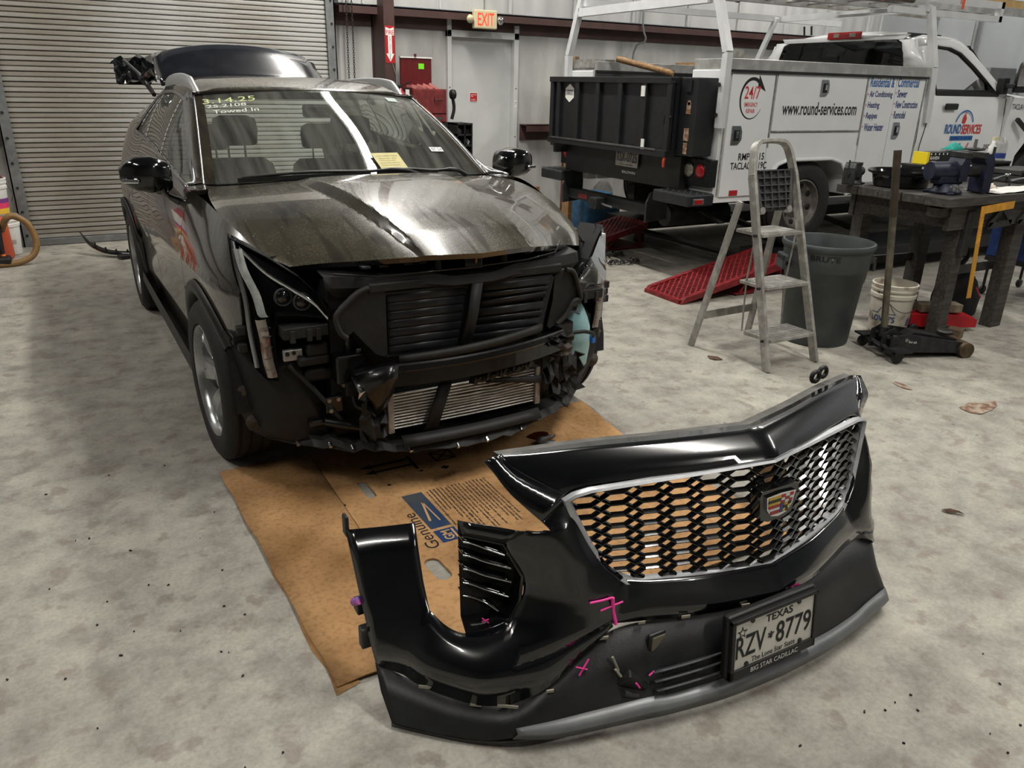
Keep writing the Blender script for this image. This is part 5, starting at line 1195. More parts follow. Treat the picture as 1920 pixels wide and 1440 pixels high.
for x, y in ((.50, .345), (.56, .365)):
    cl = MB().tube([(x + 0.018 * math.cos(t), y, .728 + 0.018 * math.sin(t)) for t in [2 * PI * k / 12 for k in range(12)]], 0.008, 6, closed=True).build('top_clip', M['black'], bu)
# --- grille ------------------------------------------------------------
gr = empty('grille', bu)
def GY(x, z):
    t = (z - .355) / .306; a = abs(x); return lerp(-.004 + .17 * a + .19 * a * a, .046 + .262 * a + .01 * a * a, t)
GOUT = [(0, .658), (-.2, .645), (-.37, .636), (-.52, .626), (-.577, .614), (-.56, .57), (-.53, .50), (-.50, .44), (-.47, .40), (-.43, .372), (-.38, .362), (-.2, .36), (0, .353)]
full = GOUT + [(-x, z) for x, z in reversed(GOUT[1:-1])]
def in_poly(x, z, poly):
    c = False; n = len(poly)
    for i in range(n):
        x0_, z0_ = poly[i]; x1_, z1_ = poly[(i + 1) % n]
        if (z0_ > z) != (z1_ > z) and x < (x1_ - x0_) * (z - z0_) / (z1_ - z0_) + x0_: c = not c
    return c
pp, qq, dw = 0.0885, 0.0315, 0.026
mesh_ = MB()
def rib(x0_, z0_, x1_, z1_, th, dp):
    # clip to the opening
    n = 24; ok = [in_poly(lerp(x0_, x1_, k / n), lerp(z0_, z1_, k / n), full) for k in range(n + 1)]
    if not any(ok): return
    ks = [k for k in range(n + 1) if ok[k]]; a, b = ks[0] / n, ks[-1] / n
    if b - a < 0.05: return
    x0_, z0_, x1_, z1_ = lerp(x0_, x1_, a), lerp(z0_, z1_, a), lerp(x0_, x1_, b), lerp(z0_, z1_, b)
    P0 = Vector((x0_, GY(x0_, z0_) + .012, z0_)); P1 = Vector((x1_, GY(x1_, z1_) + .012, z1_))
    d = (P1 - P0).normalized(); nrm = Vector((-0.9 * (P0.x + P1.x) / 2, 1, 0.15)).normalized(); sd = d.cross(nrm).normalized()
    vs_ = []
    for P in (P0, P1): vs_ += [P - sd * th * 0.35 - nrm * dp / 2, P + sd * th * 0.35 - nrm * dp / 2, P + sd * th - nrm * 0.0, P + sd * th + nrm * dp / 2, P - sd * th + nrm * dp / 2, P - sd * th]
    mesh_.add(vs_, [(i, (i + 1) % 6, 6 + (i + 1) % 6, 6 + i) for i in range(6)] + [(5, 4, 3, 2, 1, 0), (6, 7, 8, 9, 10, 11)])
for i in range(-7, 8):
    for j in range(11):
        x = i * pp; z = .345 + j * qq
        shift = -0.16 * (z - .36) * (1 if x > 0 else -1) * -1 if False else 0
        rib(x - pp / 2 + dw, z + qq / 2, x + pp / 2 - dw, z + qq / 2, 0.0040, 0.017)
        for sx in (-1, 1):
            rib(x + sx * (pp / 2 - dw), z + qq / 2, x + sx * pp / 2, z, 0.0036, 0.017); rib(x + sx * (pp / 2 - dw), z - qq / 2, x + sx * pp / 2, z, 0.0036, 0.017)
mesh_.build('grille_mesh', mat('grille_gloss', rgb(12, 13, 14), 0.2, 0.2, coat=0.7), gr)
# frame: satin chrome, wide at the foot and sides
def frame_sweep(loop, wfun):
    n = len(loop); rows = []
    for k in range(n):
        x, z = loop[k]; xa, za = loop[k - 1]; xb, zb_ = loop[(k + 1) % n]
        d = Vector((xb - xa, zb_ - za)).normalized(); nr = Vector((d.y, -d.x))
        if nr.dot(Vector((x, z - .5))) < 0: nr = -nr
        w_ = wfun(x, z); y = GY(x, z)
        rows.append([(x - nr.x * 0.004, y + .02, z - nr.y * 0.004), (x - nr.x * 0.002, y - .004, z - nr.y * 0.002), (x + nr.x * w_ * 0.4, y - .012, z + nr.y * w_ * 0.4), (x + nr.x * w_, y - .006, z + nr.y * w_), (x + nr.x * w_, y + .012, z + nr.y * w_)])
    rows.append(rows[0]); return MB().grid(rows)
loop = resample([(x, z, 0) for x, z in full] + [(full[0][0], full[0][1], 0)], 121)[:-1]; loop = [(p.x, p.y) for p in loop]
frame_sweep(loop, lambda x, z: -0.020 if False else (0.009 if z > .615 else lerp(0.030, 0.019, min(1, max(0, (z - .37) / .1))))).build('chrome_frame', mat('grille_frame_satin', rgb(196, 198, 202), 0.34, 0.55, var=0.08, scale=30), gr, sharp=35)
# crest: shield of coloured bars on a black plinth
bd = empty('badge', gr, (0, 0.012, .551))
MB().prism([(-.068, .048), (.068, .048), (.075, .03), (.06, -.045), (.03, -.056), (-.03, -.056), (-.06, -.045), (-.075, .03)], -0.006, 0.03, 'y').build('badge_plinth', M['blackg'], bd, bevel=0.003)
SHD = [(-.056, .030), (0, .034), (.056, .030), (.048, -.012), (.030, -.034), (0, -.041), (-.030, -.034), (-.048, -.012)]
MB().prism(SHD, -0.014, -0.006, 'y').build('badge_shield', M['chrome'], bd, bevel=0.002)
CR = {'g': mat('crest_gold', rgb(198, 166, 74), 0.25, 0.5), 'k': mat('crest_black', rgb(16, 16, 16), 0.2), 'r': mat('crest_red', rgb(168, 26, 40), 0.25), 's': mat('crest_silver', rgb(206, 208, 210), 0.2, 0.6), 'b': mat('crest_blue', rgb(44, 68, 140), 0.25)}
rowsz = [(.026, .018), (.017, .009), (.008, .000), (-.001, -.009), (-.010, -.018), (-.019, -.030)]
pat = [['g', 'r', 's', 'r'], ['k', 's', 'r', 's'], ['g', 'r', 's', 'r'], ['r', 'b', 'g', 'k'], ['s', 'b', 'k', 'g'], ['r', 'b', 'g', 'k']]
for (zt_, zb_), cols_ in zip(rowsz, pat):
    wt = interp([(-.041, .008), (-.034, .024), (-.012, .042), (.03, .050)], (zt_ + zb_) / 2)
    xs = [-wt, 0, wt * 0.33, wt * 0.68, wt]
    for k, c in enumerate(cols_): MB().bx((xs[k] + .001, -0.0155, zb_), (xs[k + 1] - .001, -0.0138, zt_)).build('crest_bar', CR[c], bd)
# --- fog vents with bright slat edges -------------------------------------
for s in (-1, 1):
    v_ = empty('fog_vent', bu)
    out = [(-.82, .33, .496), (-.735, .255, .487), (-.700, .212, .40), (-.71, .205, .33), (-.742, .203, .275), (-.80, .225, .252), (-.85, .248, .242)]
    S = lambda pts: [(-s * x, y, z) for x, y, z in pts]
    back = [(x + 0.02, y + .075, z) for x, y, z in out]
    MB().grid([S(out), S(back)]).build('vent_wall', M['blackg'], v_)
    MB().poly(S(back)).build('vent_back', M['blackm'], v_)
    MB().tube(S(out), 0.005, 6).build('vent_rim', M['blackg'], v_)
    for z, xr in ((.462, -.722), (.420, -.706), (.376, -.704), (.331, -.712), (.288, -.738)):
        pl_ = smooth_curve([(-.815, .338, z + .008), (-.795, .318, z + .008), (-.77, .293, z), (xr - .015, .245 if xr < -.72 else .238, z - .003)], 10)
        sl = MB().grid([S([(p.x, p.y + .035, p.z + .004) for p in pl_]), S(pl_)]); so = sl.build('vent_slat', M['blackg'], v_, solid=0.006)
        MB().tube(S([(p.x, p.y - .002, p.z) for p in pl_]), 0.0034, 6).build('slat_edge', M['chrome'], so)
# --- lower valance -------------------------------------------------------
v = MB()
DV = [(0, -.05, .270), (-.2, -.015, .265), (-.40, .05, .262), (-.52, .074, .244), (-.62, .070, .19), (-.71, .066, .145), (-.79, .105, .094), (-.88, .165, .09), (-.97, .265, .105), (-1.06, .385, .125)]
DM = [(0, -.066, .17), (-.2, -.036, .165), (-.41, .018, .16), (-.54, .036, .145), (-.66, .032, .115), (-.755, .046, .085), (-.83, .085, .055), (-.92, .16, .052), (-1.0, .25, .06), (-1.065, .33, .07)]
DB = [(0, -.088, .09), (-.2, -.078, .085), (-.42, -.042, .08), (-.55, -.014, .072), (-.68, .012, .062), (-.78, .042, .045), (-.86, .09, .022), (-.94, .15, .02), (-1.01, .215, .02), (-1.06, .265, .02)]
loft(v, [DV, DM, DB], 40); loft(v, [DB, [(x * .985, y + .05, max(0.006, z - .02)) for x, y, z in DB]], 40)
sym(v).build('valance', VAL, bu, weld=0.002, solid=0.004, soff=1, sharp=50)
mb = MB(); loft(mb, [[(-.56, -.012, .045), (-.70, .018, .04), (-.80, .055, .03), (-.90, .125, .016), (-1.0, .215, .014), (-1.06, .27, .014)], [(-.56, .0, .012), (-.70, .022, .006), (-.80, .055, .002), (-.90, .12, .001), (-1.0, .21, .001), (-1.06, .27, .001)]], 20); mb.build('lower_lip', M['blackg'], bu, solid=0.006); MB().add([(-x, y, z) for x, y, z in mb.v], mb.f, True).build('lower_lip', M['blackg'], bu, solid=0.006)
LT = [(0, -.088, .092), (-.2, -.080, .088), (-.36, -.056, .083), (-.44, -.040, .088), (-.56, -.012, .082), (-.70, .02, .074), (-.80, .052, .064)]
LF = [(0, -.116, .066), (-.2, -.106, .062), (-.38, -.076, .056), (-.46, -.058, .056), (-.58, -.032, .052), (-.71, .002, .05), (-.80, .042, .052)]
LU = [(0, -.106, .03), (-.2, -.095, .028), (-.38, -.066, .026), (-.46, -.048, .026), (-.58, -.022, .026), (-.71, .008, .028), (-.81, .05, .035)]
mb = MB(); loft(mb, [LT, [(lerp(a[0], b[0], .85), lerp(a[1], b[1], .85), lerp(a[2], b[2], .75)) for a, b in zip(LT, LF)], LF, LU], 30); sym(mb).build('skid_lip', mat('skid_grey', rgb(112, 114, 116), 0.42, 0.35, var=0.12, scale=12), bu, weld=0.002, solid=0.004, sharp=18)
# openings: square hook hole, three-slot lower grille, seam gaps
lg = empty('lower_grille', bu)
for k, z in enumerate((.150, .128, .106)):
    loftc = [(x, lerp(-.040, -.062, k / 2) + 0.24 * max(0.0, abs(x) - .2) ** 1.5 - .004, z) for x in [-.42 + .26 * q / 8 for q in range(9)]]
    MB().grid([[(p[0], p[1] - .010, p[2]) for p in loftc], [(p[0], p[1] + .004, p[2] - .004) for p in loftc]]).build('grille_fin', mat('fin_grey', rgb(58, 60, 62), 0.5), lg, solid=0.004)
    for x in (-.36, -.27, -.19): 
        yb = lerp(-.040, -.062, k / 2) + 0.24 * max(0.0, abs(x) - .2) ** 1.5
        MB().bx((x - .028, yb - .0045, z - .017), (x + .028, yb - .001, z - .005)).build('grille_slot', M['blackm'], lg, bevel=0.001)
MB().bx((-.408, .018, .170), (-.342, .03, .234)).build('hook_hole_frame', M['black'], bu, bevel=0.006)
MB().bx((-.398, .0155, .179), (-.352, .024, .225)).build('hook_hole', mat('seen_through', rgb(120, 112, 98), 0.7), bu, bevel=0.004)
for x, y, z, l_ in ((-.53, .070, .236, .03), (-.80, .104, .092, .055), (-.87, .152, .088, .03), (-.70, .058, .138, .02), (-.97, .255, .106, .035), (-.42, .048, .262, .02), (-.30, .008, .266, .025), (-.12, -.034, .27, .025), (.05, -.05, .272, .02)):
    MB().box((x, y - .006, z + .006), (l_, .004, .008), (0, 0, -0.62 if x < -.75 else -0.25)).build('seam_gap_bar', mat('gap_pale', rgb(150, 146, 130), 0.5), bu)  # bright gaps along the seam, put in as pale bars
for pts in ([(-.52, .03, .20), (-.50, .025, .15)], [(-.515, .02, .165), (-.50, .012, .14)]):
    MB().tube(pts, 0.004, 5).build('crack', mat('gap_pale', rgb(150, 146, 130), 0.5), bu)
MB().box((-.47, .0, .118), (.075, .03, .05), (0.3, 0.7, -0.3)).build('torn_sensor_bracket', M['black'], bu, bevel=0.006)
MB().cyl((-.505, -.01, .105), (-.465, -.02, .085), 0.010, n=10).build('sensor_pin', M['grey_pl'], bu)
# plate holder + licence plate
hold = empty('plate_holder', bu, (-.055, -.094, .197), (math.radians(-6), 0, 0))
MB().bx((-.17, 0.0, -.095), (.17, .03, .10)).build('holder_body', M['black'], hold, bevel=0.01)
fr_ = MB()
for a, b in (((-.166, -.094), (.166, -.066)), ((-.166, .078), (.166, .09)), ((-.166, -.094), (-.153, .09)), ((.153, -.094), (.166, .09))): fr_.bx((a[0], -.012, a[1]), (b[0], .002, b[1]))
fr_.build('plate_frame', M['black'], hold, bevel=0.002)
PLW = mat('plate_white', rgb(216, 214, 204), 0.45, 0, var=0.06, scale=14)
MB().bx((-.154, -.006, -.068), (.154, -.002, .082)).build('licence_plate', PLW, hold)
T_ = lambda name, s, m, x, z, w_, h_, y=-.0062, **k: text(name, s, m, hold, (x, y, z), (1, 0, 0), (0, 0, 1), width=w_, height=h_, **k)
T_('plate_state', 'TEXAS', M['ink'], 0.015, .047, .105, .024, align='CENTER', bold=0.02)
T_('plate_number', 'RZV', M['ink'], -.146, -.034, .112, .068, bold=0.012); T_('plate_number', '8779', M['ink'], .006, -.034, .140, .068, bold=0.012)
T_('plate_dash', '*', M['ink'], -.026, -.010, .024, .024, bold=0.02)
T_('plate_motto', 'The Lone Star State', M['ink'], .0, -.060, .17, .016, align='CENTER', bold=0.01)
T_('frame_lettering', 'BIG STAR CADILLAC', M['inkw'], .0, -.087, .185, .015, y=-.0125, align='CENTER')
st = []
for k in range(10):
    r_ = .020 if k % 2 == 0 else .0085; a = PI / 2 + k * PI / 5; st.append((-.125 + r_ * math.cos(a), -.0066, .045 + r_ * math.sin(a)))
MB().poly(st).build('plate_star', M['ink'], hold); MB().poly([(-.125 + (x + .125) * .55, -.0070, .045 + (z - .045) * .55) for x, y, z in st]).build('plate_star', PLW, hold)
for x, z in ((-.105, -.058), (.105, -.058), (-.09, .073), (.09, .073)): MB().cyl((x, -.010, z), (x, -.004, z), .007, n=10).build('plate_bolt', M['black'], hold)
# pink paint-marker strokes
def stroke(pts, w_=0.004): MB().tube(pts, w_, 5).build('marker_stroke', M['pink'], bu)
stroke([(-.497, .079, .350), (-.494, .077, .31), (-.490, .064, .272)], .006); stroke([(-.565, .086, .352), (-.53, .080, .352), (-.50, .078, .352)], .0035); stroke([(-.535, .078, .322), (-.49, .076, .327), (-.465, .074, .330)], .003)
stroke([(-.615, .045, .165), (-.585, .048, .205)], .0028); stroke([(-.625, .048, .195), (-.59, .045, .175)], .0022)
stroke([(-.555, .152, .475), (-.525, .140, .435)], .0022); stroke([(-.535, .142, .452), (-.515, .136, .447)], .0022)
stroke([(.06, -.058, .270), (.11, -.048, .262)], .003); stroke([(-.475, -.022, .135), (-.462, -.024, .115)], .0028); stroke([(-.43, -.02, .14), (-.415, -.022, .15)], .0028)
stroke([(-.80, .25, .262), (-.785, .24, .272)], .002); stroke([(-.80, .25, .274), (-.785, .24, .260)], .002)

# the far half has been pushed in: its lower corner folds back
bpy.context.view_layer.update()
def fold(o):
    if o.type == 'MESH' and o.matrix_world.translation.xy == bu.matrix_world.translation.xy:
        for v_ in o.data.vertices:
            if v_.co.x > .58:
                k = min(1, max(0, (.64 - v_.co.z) / .10)); d = (v_.co.x - .58) * k
                v_.co.x -= d * .70; v_.co.y += d * .50; v_.co.z -= max(0, d - .12) * .5 * min(1, v_.co.z / .3)
    for c in o.children: fold(c)
fold(bu)
# ------------------------------------------------------------------ white service truck on the lift
tr = thing('service_truck', 'white service body pickup truck with black lift gate and ladder rack on the drive-on lift', 'truck', (0, 0, 0))
TY0, TY1 = 5.0, 7.3; TX = 4.73; ZB = 0.72; ZT = 1.775; RUN_Z = 0.255
def arch_poly():
    return [(5.32, ZB), (5.34, 0.90), (5.44, 1.02), (5.56, 1.055), (6.12, 1.055), (6.26, 1.02), (6.36, 0.90), (6.40, ZB)]
ap = arch_poly()
WP = M['white']
for ya, yb, nm in ((TY0, TY0 + 0.42, 'utility_box'), (TY1 - 0.42, TY1, 'utility_box')):
    e = empty(nm, tr)
    prof = [(TX, ZB)] + ap + [(7.29, ZB), (7.29, ZT), (TX, ZT)]
    ou = ya if ya == TY0 else yb
    # shell: outer skin with the arch cut out, top, ends, inner wall
    bm_ = MB().prism(prof, ya + 0.012, yb - 0.012, 'y'); bm_.build('box_shell', WP, e, bevel=0.008)
    if ya == TY0:
        for (xa, xb, za, zb_) in ((4.79, 5.27, 0.77, 1.745), (5.305, 6.425, 1.30, 1.755), (6.455, 6.835, ZB + 0.05, 1.755), (6.845, 7.255, ZB + 0.05, 1.755)):
            pl = [(xa, za), (xb, za), (xb, zb_), (xa, zb_)]
            MB().prism(pl, ya - 0.004, ya + 0.014, 'y').build('compartment_door', WP, e, bevel=0.004)
        MB().prism([(5.285, ZB)] + [(x, z) for x, z in [(5.285, 1.285), (6.44, 1.285), (6.44, ZB)]] + list(reversed(ap[:])), ya + 0.001, ya + 0.013, 'y').build('arch_panel', WP, e)
        # arch lip
        MB().tube([(x, ya - 0.002, z) for x, z in ap], 0.018, 8).build('arch_lip', WP, e)
        for z in (1.30,): MB().bx((5.31, ya - 0.012, z - 0.006), (6.42, ya - 0.002, z + 0.004)).build('door_ledge', M['aludull'], e)
        for x in (4.765, 5.287, 6.44, 7.272):
            MB().bx((x - 0.006, ya - 0.006, ZB + 0.45 if 5.2 < x < 6.5 else ZB + 0.06), (x + 0.006, ya + 0.002, ZT - 0.02)).build('hinge_strip', M['aludull'], e)
        for (x, z, w_, h_) in ((4.905, 1.27, 0.115, 0.15), (5.885, 1.655, 0.10, 0.135), (6.95, 1.295, 0.10, 0.15)):
            l_ = MB().prism([(x - w_ / 2, z + h_ / 2), (x + w_ * .3, z + h_ / 2), (x + w_ / 2, z + h_ * .2), (x + w_ / 2, z - h_ * .25), (x + w_ * .2, z - h_ / 2), (x - w_ / 2, z - h_ / 2)], ya - 0.012, ya - 0.003, 'y').build('paddle_latch', M['satin'], e, bevel=0.004)
            MB().bx((x - w_ * .28, ya - 0.0145, z - h_ * .3), (x + w_ * .25, ya - 0.0118, z + h_ * .28)).build('latch_pocket', M['black'], l_)
            MB().bx((x - w_ * .12, ya - 0.024, z - h_ * .12), (x + w_ * .12, ya - 0.014, z + h_ * .22)).build('latch_paddle', M['chrome'], l_, bevel=0.004)
        MB().bx((4.90, ya - 0.010, 0.775), (4.995, ya - 0.002, 0.82)).build('side_reflector', M['red'], e, bevel=0.003)
        MB().bx((TX - 0.004, ya + 0.04, 1.40), (TX + 0.01, ya + 0.13, 1.45)).build('rear_reflector', M['red'], e, bevel=0.003)
    MB().bx((TX + 0.02, ya - 0.02, ZT), (7.30, yb, ZT + 0.085)).build('top_rail', M['alu'], e, bevel=0.004)
    MB().bx((TX + 0.03, ya - 0.022, ZT - 0.018), (7.28, ya + 0.02, ZT)).build('rail_seal', M['black'], e)
MB().bx((TX + 0.05, TY0 + 0.42, 0.93), (7.29, TY1 - 0.42, 0.98)).build('bed_floor', M['steel'], tr)
MB().bx((7.24, TY0 + 0.42, 0.93), (7.29, TY1 - 0.42, 1.78)).build('bed_bulkhead', mat('bed_grey', rgb(66, 68, 72), 0.6, var=0.2, scale=5), tr)
MB().bx((TX + 0.02, TY1 - 0.43, 0.95), (7.2, TY1 - 0.415, 1.775)).build('bed_side', mat('bed_grey', rgb(66, 68, 72), 0.6, var=0.2, scale=5), tr)
# lettering on the side -----------------------------------------------------
YS = TY0 - 0.0045
TT = lambda nm, s, m, x, z, w_, h_, **k: text(nm, s, m, tr, (x, YS, z), (1, 0, 0), (0, 0, 1), width=w_, height=h_, **k)
TT('web_address', 'www.round-services.com', M['ink'], 5.40, 1.43, 0.945, 0.11, bold=0.018)
TT('licence_lettering', 'RMP41115', M['ink'], 4.96, 1.065, 0.30, 0.06, bold=0.02); TT('licence_lettering', 'TACLA001519C', M['ink'], 4.88, 0.99, 0.42, 0.06, bold=0.02)
TT('service_heading', 'Residential &', M['inkb'], 6.475, 1.675, 0.335, 0.085, bold=0.022, shear=0.05); TT('service_heading', 'Commercial', M['inkb'], 6.86, 1.68, 0.31, 0.085, bold=0.022, shear=0.05)
for k, s in enumerate(('Air Conditioning', 'Heating', 'Repipes', 'Water Heater')):
    x = 6.49; z = 1.575 - 0.094 * k; TT('service_line', s, M['inkn'], x, z, (0.32, 0.16, 0.155, 0.27)[k], 0.068, bold=0.022); TT('bullet', '*', M['inkr'], x - 0.035, z + 0.028, 0.022, 0.022)
for k, s in enumerate(('Sewer', 'New Construction', 'Remodel')):
    x = 6.88; z = 1.59 - 0.094 * k; TT('service_line', s, M['inkn'], x, z, (0.14, 0.325, 0.17)[k], 0.068, bold=0.022); TT('bullet', '*', M['inkr'], x - 0.035, z + 0.028, 0.022, 0.022)
# 24/7 arrow roundel
cx0, cz0, RX, RZ = 5.03, 1.56, 0.135, 0.165
pts_o = []; pts_i = []
for k in range(41):
    a = math.radians(lerp(330, 52, k / 40)); th = lerp(0.004, 0.030, k / 40) 
    pts_o.append((cx0 + RX * math.cos(a), YS, cz0 + RZ * math.sin(a))); pts_i.append((cx0 + (RX - th) * math.cos(a), YS, cz0 + (RZ - th) * math.sin(a)))
MB().grid([pts_o, pts_i], smooth=False).build('roundel_arc', M['ink'], tr)
MB().poly([(cx0 + 0.06, YS - 0.0004, cz0 + 0.185), (cx0 + 0.15, YS - 0.0004, cz0 + 0.055), (cx0 + 0.055, YS - 0.0004, cz0 + 0.095)]).build('roundel_head', M['ink'], tr)
TT('roundel_number', '24/7', M['inkr'], cx0 - 0.085, cz0 - 0.005, 0.175, 0.10, bold=0.01); TT('roundel_text', 'EMERGENCY', M['inkr'], cx0 - 0.075, cz0 - 0.065, 0.15, 0.034, bold=0.01); TT('roundel_text', 'REPAIR', M['inkr'], cx0 - 0.05, cz0 - 0.115, 0.10, 0.034, bold=0.01)
# --- rear: lift gate, lamps, bumper steps, hitch ---------------------------------
GB = mat('gate_black', rgb(28, 30, 33), 0.42, 0, var=0.2, scale=7, bump=0.05, bscale=60)
lgt = empty('lift_gate', tr)
MB().bx((4.43, 5.30, 1.13), (4.47, 7.14, 1.70)).build('gate_panel', GB, lgt)
MB().bx((4.39, 5.27, 1.66), (4.47, 7.16, 1.71)).build('gate_top_edge', GB, lgt, bevel=0.004)
MB().bx((4.39, 5.27, 1.08), (4.47, 7.16, 1.135)).build('gate_bottom_edge', GB, lgt, bevel=0.004)
MB().bx((4.385, 5.40, 1.128), (4.40, 7.10, 1.142)).build('gate_wear_strip', M['steel_l'], lgt)
for y in (5.29, 5.62, 5.97, 6.32, 6.66, 7.0, 7.12): MB().bx((4.395, y - 0.03, 1.12), (4.435, y + 0.03, 1.68)).build('gate_rib', GB, lgt, bevel=0.006)
MB().bx((4.46, 5.28, 1.08), (4.72, 5.33, 1.71)).build('gate_upright', GB, lgt); MB().bx((4.46, 7.10, 0.98), (4.72, 7.15, 1.71)).build('gate_upright', GB, lgt)
MB().bx((4.50, 5.06, 1.10), (4.71, 5.27, 1.71)).build('lift_column', GB, lgt, bevel=0.006)
for z, h_, w_ in ((1.43, 0.09, 0.05), (1.22, 0.10, 0.06), (1.50, 0.035, 0.035), (1.115, 0.09, 0.045)):
    MB().bx((4.496, 5.15 - w_ / 2, z), (4.4995, 5.15 + w_ / 2, z + h_)).build('warning_label', mat('label_pale', rgb(176, 168, 140), 0.6, 0, col2=rgb(130, 90, 70), scale=30), lgt)
MB().bx((4.49, 5.13, 1.60), (4.4995, 5.19, 1.69)).build('switch_plate', M['black'], lgt)
for y, z, h_, w_ in ((5.60, 1.555, 0.085, 0.05), (5.56, 1.125, 0.085, 0.04)): MB().bx((4.386, y, z), (4.394, y + w_, z + h_)).build('gate_label', M['whitef'], lgt)
hexp = [(6.83 + 0.085 * math.cos(PI / 2 + k * PI / 3), 1.56 + 0.085 * math.sin(PI / 2 + k * PI / 3)) for k in range(6)]
h_ = MB().prism(hexp, 4.424, 4.4295, 'x').build('gate_badge', M['whitef'], lgt)
MB().bx((4.4225, 6.77, 1.545), (4.4235, 6.895, 1.59)).build('badge_band', mat('badge_grey', rgb(150, 152, 154), 0.5), h_)
text('badge_text', 'Tommy\nGate', M['ink'], h_, (4.4220, 6.87, 1.555), (0, -1, 0), (0, 0, 1), width=0.08, height=0.04)
MB().tube([(4.42, 5.34, 1.40), (4.41, 5.30, 1.40), (4.40, 5.24, 1.405)], 0.010, 6).bx((4.40, 5.33, 1.34), (4.42, 5.37, 1.41)).build('gate_latch', M['black'], lgt)
MB().tube(smooth_curve([(4.42, 5.29, 1.10), (4.40, 5.29, 1.05), (4.41, 5.30, 1.0)], 8), 0.012, 6).build('red_handle', mat('handle_orange', rgb(196, 66, 40), 0.4), lgt)
MB().bx((4.60, 5.30, 0.80), (4.70, 7.12, 1.09)).build('rear_panel', mat('rear_panel_black', rgb(34, 36, 38), 0.5, var=0.2, scale=6), tr, bevel=0.006)
pl_ = empty('licence_plate', tr)
MB().bx((4.572, 5.86, 0.93), (4.58, 6.20, 1.115)).build('plate_sheet', mat('plate_grey', rgb(150, 148, 140), 0.5, var=0.15, scale=9), pl_)
text('plate_number', 'TSX-0725', M['ink'], pl_, (4.571, 6.185, 0.972), (0, -1, 0), (0, 0, 1), width=0.31, height=0.085); text('plate_state', 'TEXAS', M['ink'], pl_, (4.571, 6.09, 1.078), (0, -1, 0), (0, 0, 1), width=0.10, height=0.024); text('plate_motto', 'The Lone Star State', M['ink'], pl_, (4.571, 6.13, 0.942), (0, -1, 0), (0, 0, 1), width=0.20, height=0.016)
text('maker_plate', 'BALDWIN', M['inkw'], tr, (4.5985, 6.12, 0.865), (0, -1, 0), (0, 0, 1), width=0.2, height=0.024)
DP = mat('diamond_plate_black', rgb(30, 32, 34), 0.4, 0.3, var=0.2, scale=10)
for s, ya, yb in (('near', 4.99, 5.37), ('far', 6.93, 7.31)):
    b_ = MB().bx((4.66, ya, 0.85), (4.735, yb, 1.075)).build('lamp_box', DP, tr, bevel=0.006)
    mb = MB()
    for i in range(11):
        for j in range(7):
            mb.box((4.658, ya + 0.02 + i * 0.034, 0.885 + j * 0.03), (0.004, 0.020, 0.006), (0.7 if (i + j) % 2 else -0.7, 0, 0))
    o = mb.build('tread_pattern', DP, b_); o['kind'] = 'stuff'
    ys = (5.255, 5.115) if s == 'near' else (7.19,)
    for k, y in enumerate(ys):
        z = 0.975 if s == 'near' else 0.965
        MB().lathe([(0.058, 0.0), (0.066, -0.006), (0.070, 0.004)], (4.657, y, z), 'x', 24).build('lamp_ring', M['black'], b_)
        lm = MB().lathe([(0.0, -0.008), (0.04, -0.007), (0.056, -0.002), (0.058, 0.004)], (4.655, y, z), 'x', 24).build('round_lamp', mat('reverse_lens', rgb(176, 172, 156), 0.25, 0.2, var=0.3, scale=60) if (s == 'near' and k == 0) else M['red'], b_)
    st_ = MB().bx((4.45, ya if s == 'near' else 6.98, 0.70), (4.735, 5.46 if s == 'near' else yb + 0.06, 0.80)).build('step_bumper', mat('bumper_dark', rgb(46, 48, 52), 0.45, 0.3, var=0.2, scale=9), tr, bevel=0.015)
    mb = MB(); n0 = 12
    for i in range(n0):
        for j in range(7): mb.box((4.475 + j * 0.037, (ya if s == 'near' else 6.98) + 0.02 + i * 0.037, 0.802), (0.02, 0.006, 0.005), (0, 0, 0.7 if (i + j) % 2 else -0.7))
    o = mb.build('step_tread', M['steel_l'], st_); o['kind'] = 'stuff'
MB().bx((4.50, 4.984, 0.715), (4.62, 4.992, 0.765)).build('bumper_reflector', M['satin'], tr, bevel=0.004); MB().bx((4.525, 4.980, 0.722), (4.60, 4.985, 0.758)).build('reflector_lens', M['red'], tr, bevel=0.003)
hi = empty('tow_hitch', tr)
HG = mat('hitch_grey', rgb(48, 50, 52), 0.5, 0.4, var=0.25, scale=9)
MB().bx((4.56, 5.62, 0.53), (4.66, 6.98, 0.63)).build('cross_tube', HG, hi, bevel=0.006)
for y in (5.60, 6.99): MB().prism([(4.50, 0.48), (4.50, 0.66), (4.54, 0.74), (4.74, 0.80), (4.74, 0.50)], y - 0.012, y + 0.012, 'y').build('hitch_plate', HG, hi)
MB().bx((4.44, 6.30, 0.50), (4.58, 6.42, 0.61)).build('receiver', HG, hi, bevel=0.008); MB().bx((4.436, 6.325, 0.522), (4.45, 6.395, 0.588)).build('receiver_bore', M['blackm'], hi)
MB().cyl((4.50, 6.28, 0.555), (4.50, 6.10, 0.545), 0.011, n=8).build('hitch_pin', M['steel_l'], hi)
MB().bx((4.555, 6.62, 0.55), (4.559, 6.78, 0.60)).build('red_label', mat('label_red', rgb(120, 40, 42), 0.6, var=0.4, scale=40), hi)
MB().bx((4.9, 5.9, 0.55), (9.8, 6.0, 0.72)).bx((4.9, 6.3, 0.55), (9.8, 6.4, 0.72)).build('chassis_rails', M['blackm'], tr)
MB().cyl((5.85, 5.3, 0.64), (5.85, 7.0, 0.64), 0.07, n=12).lathe([(0, -0.16), (0.13, -0.12), (0.17, 0), (0.13, 0.12), (0, 0.16)], (5.85, 6.15, 0.64), 'y', 16).build('rear_axle', M['blackm'], tr)
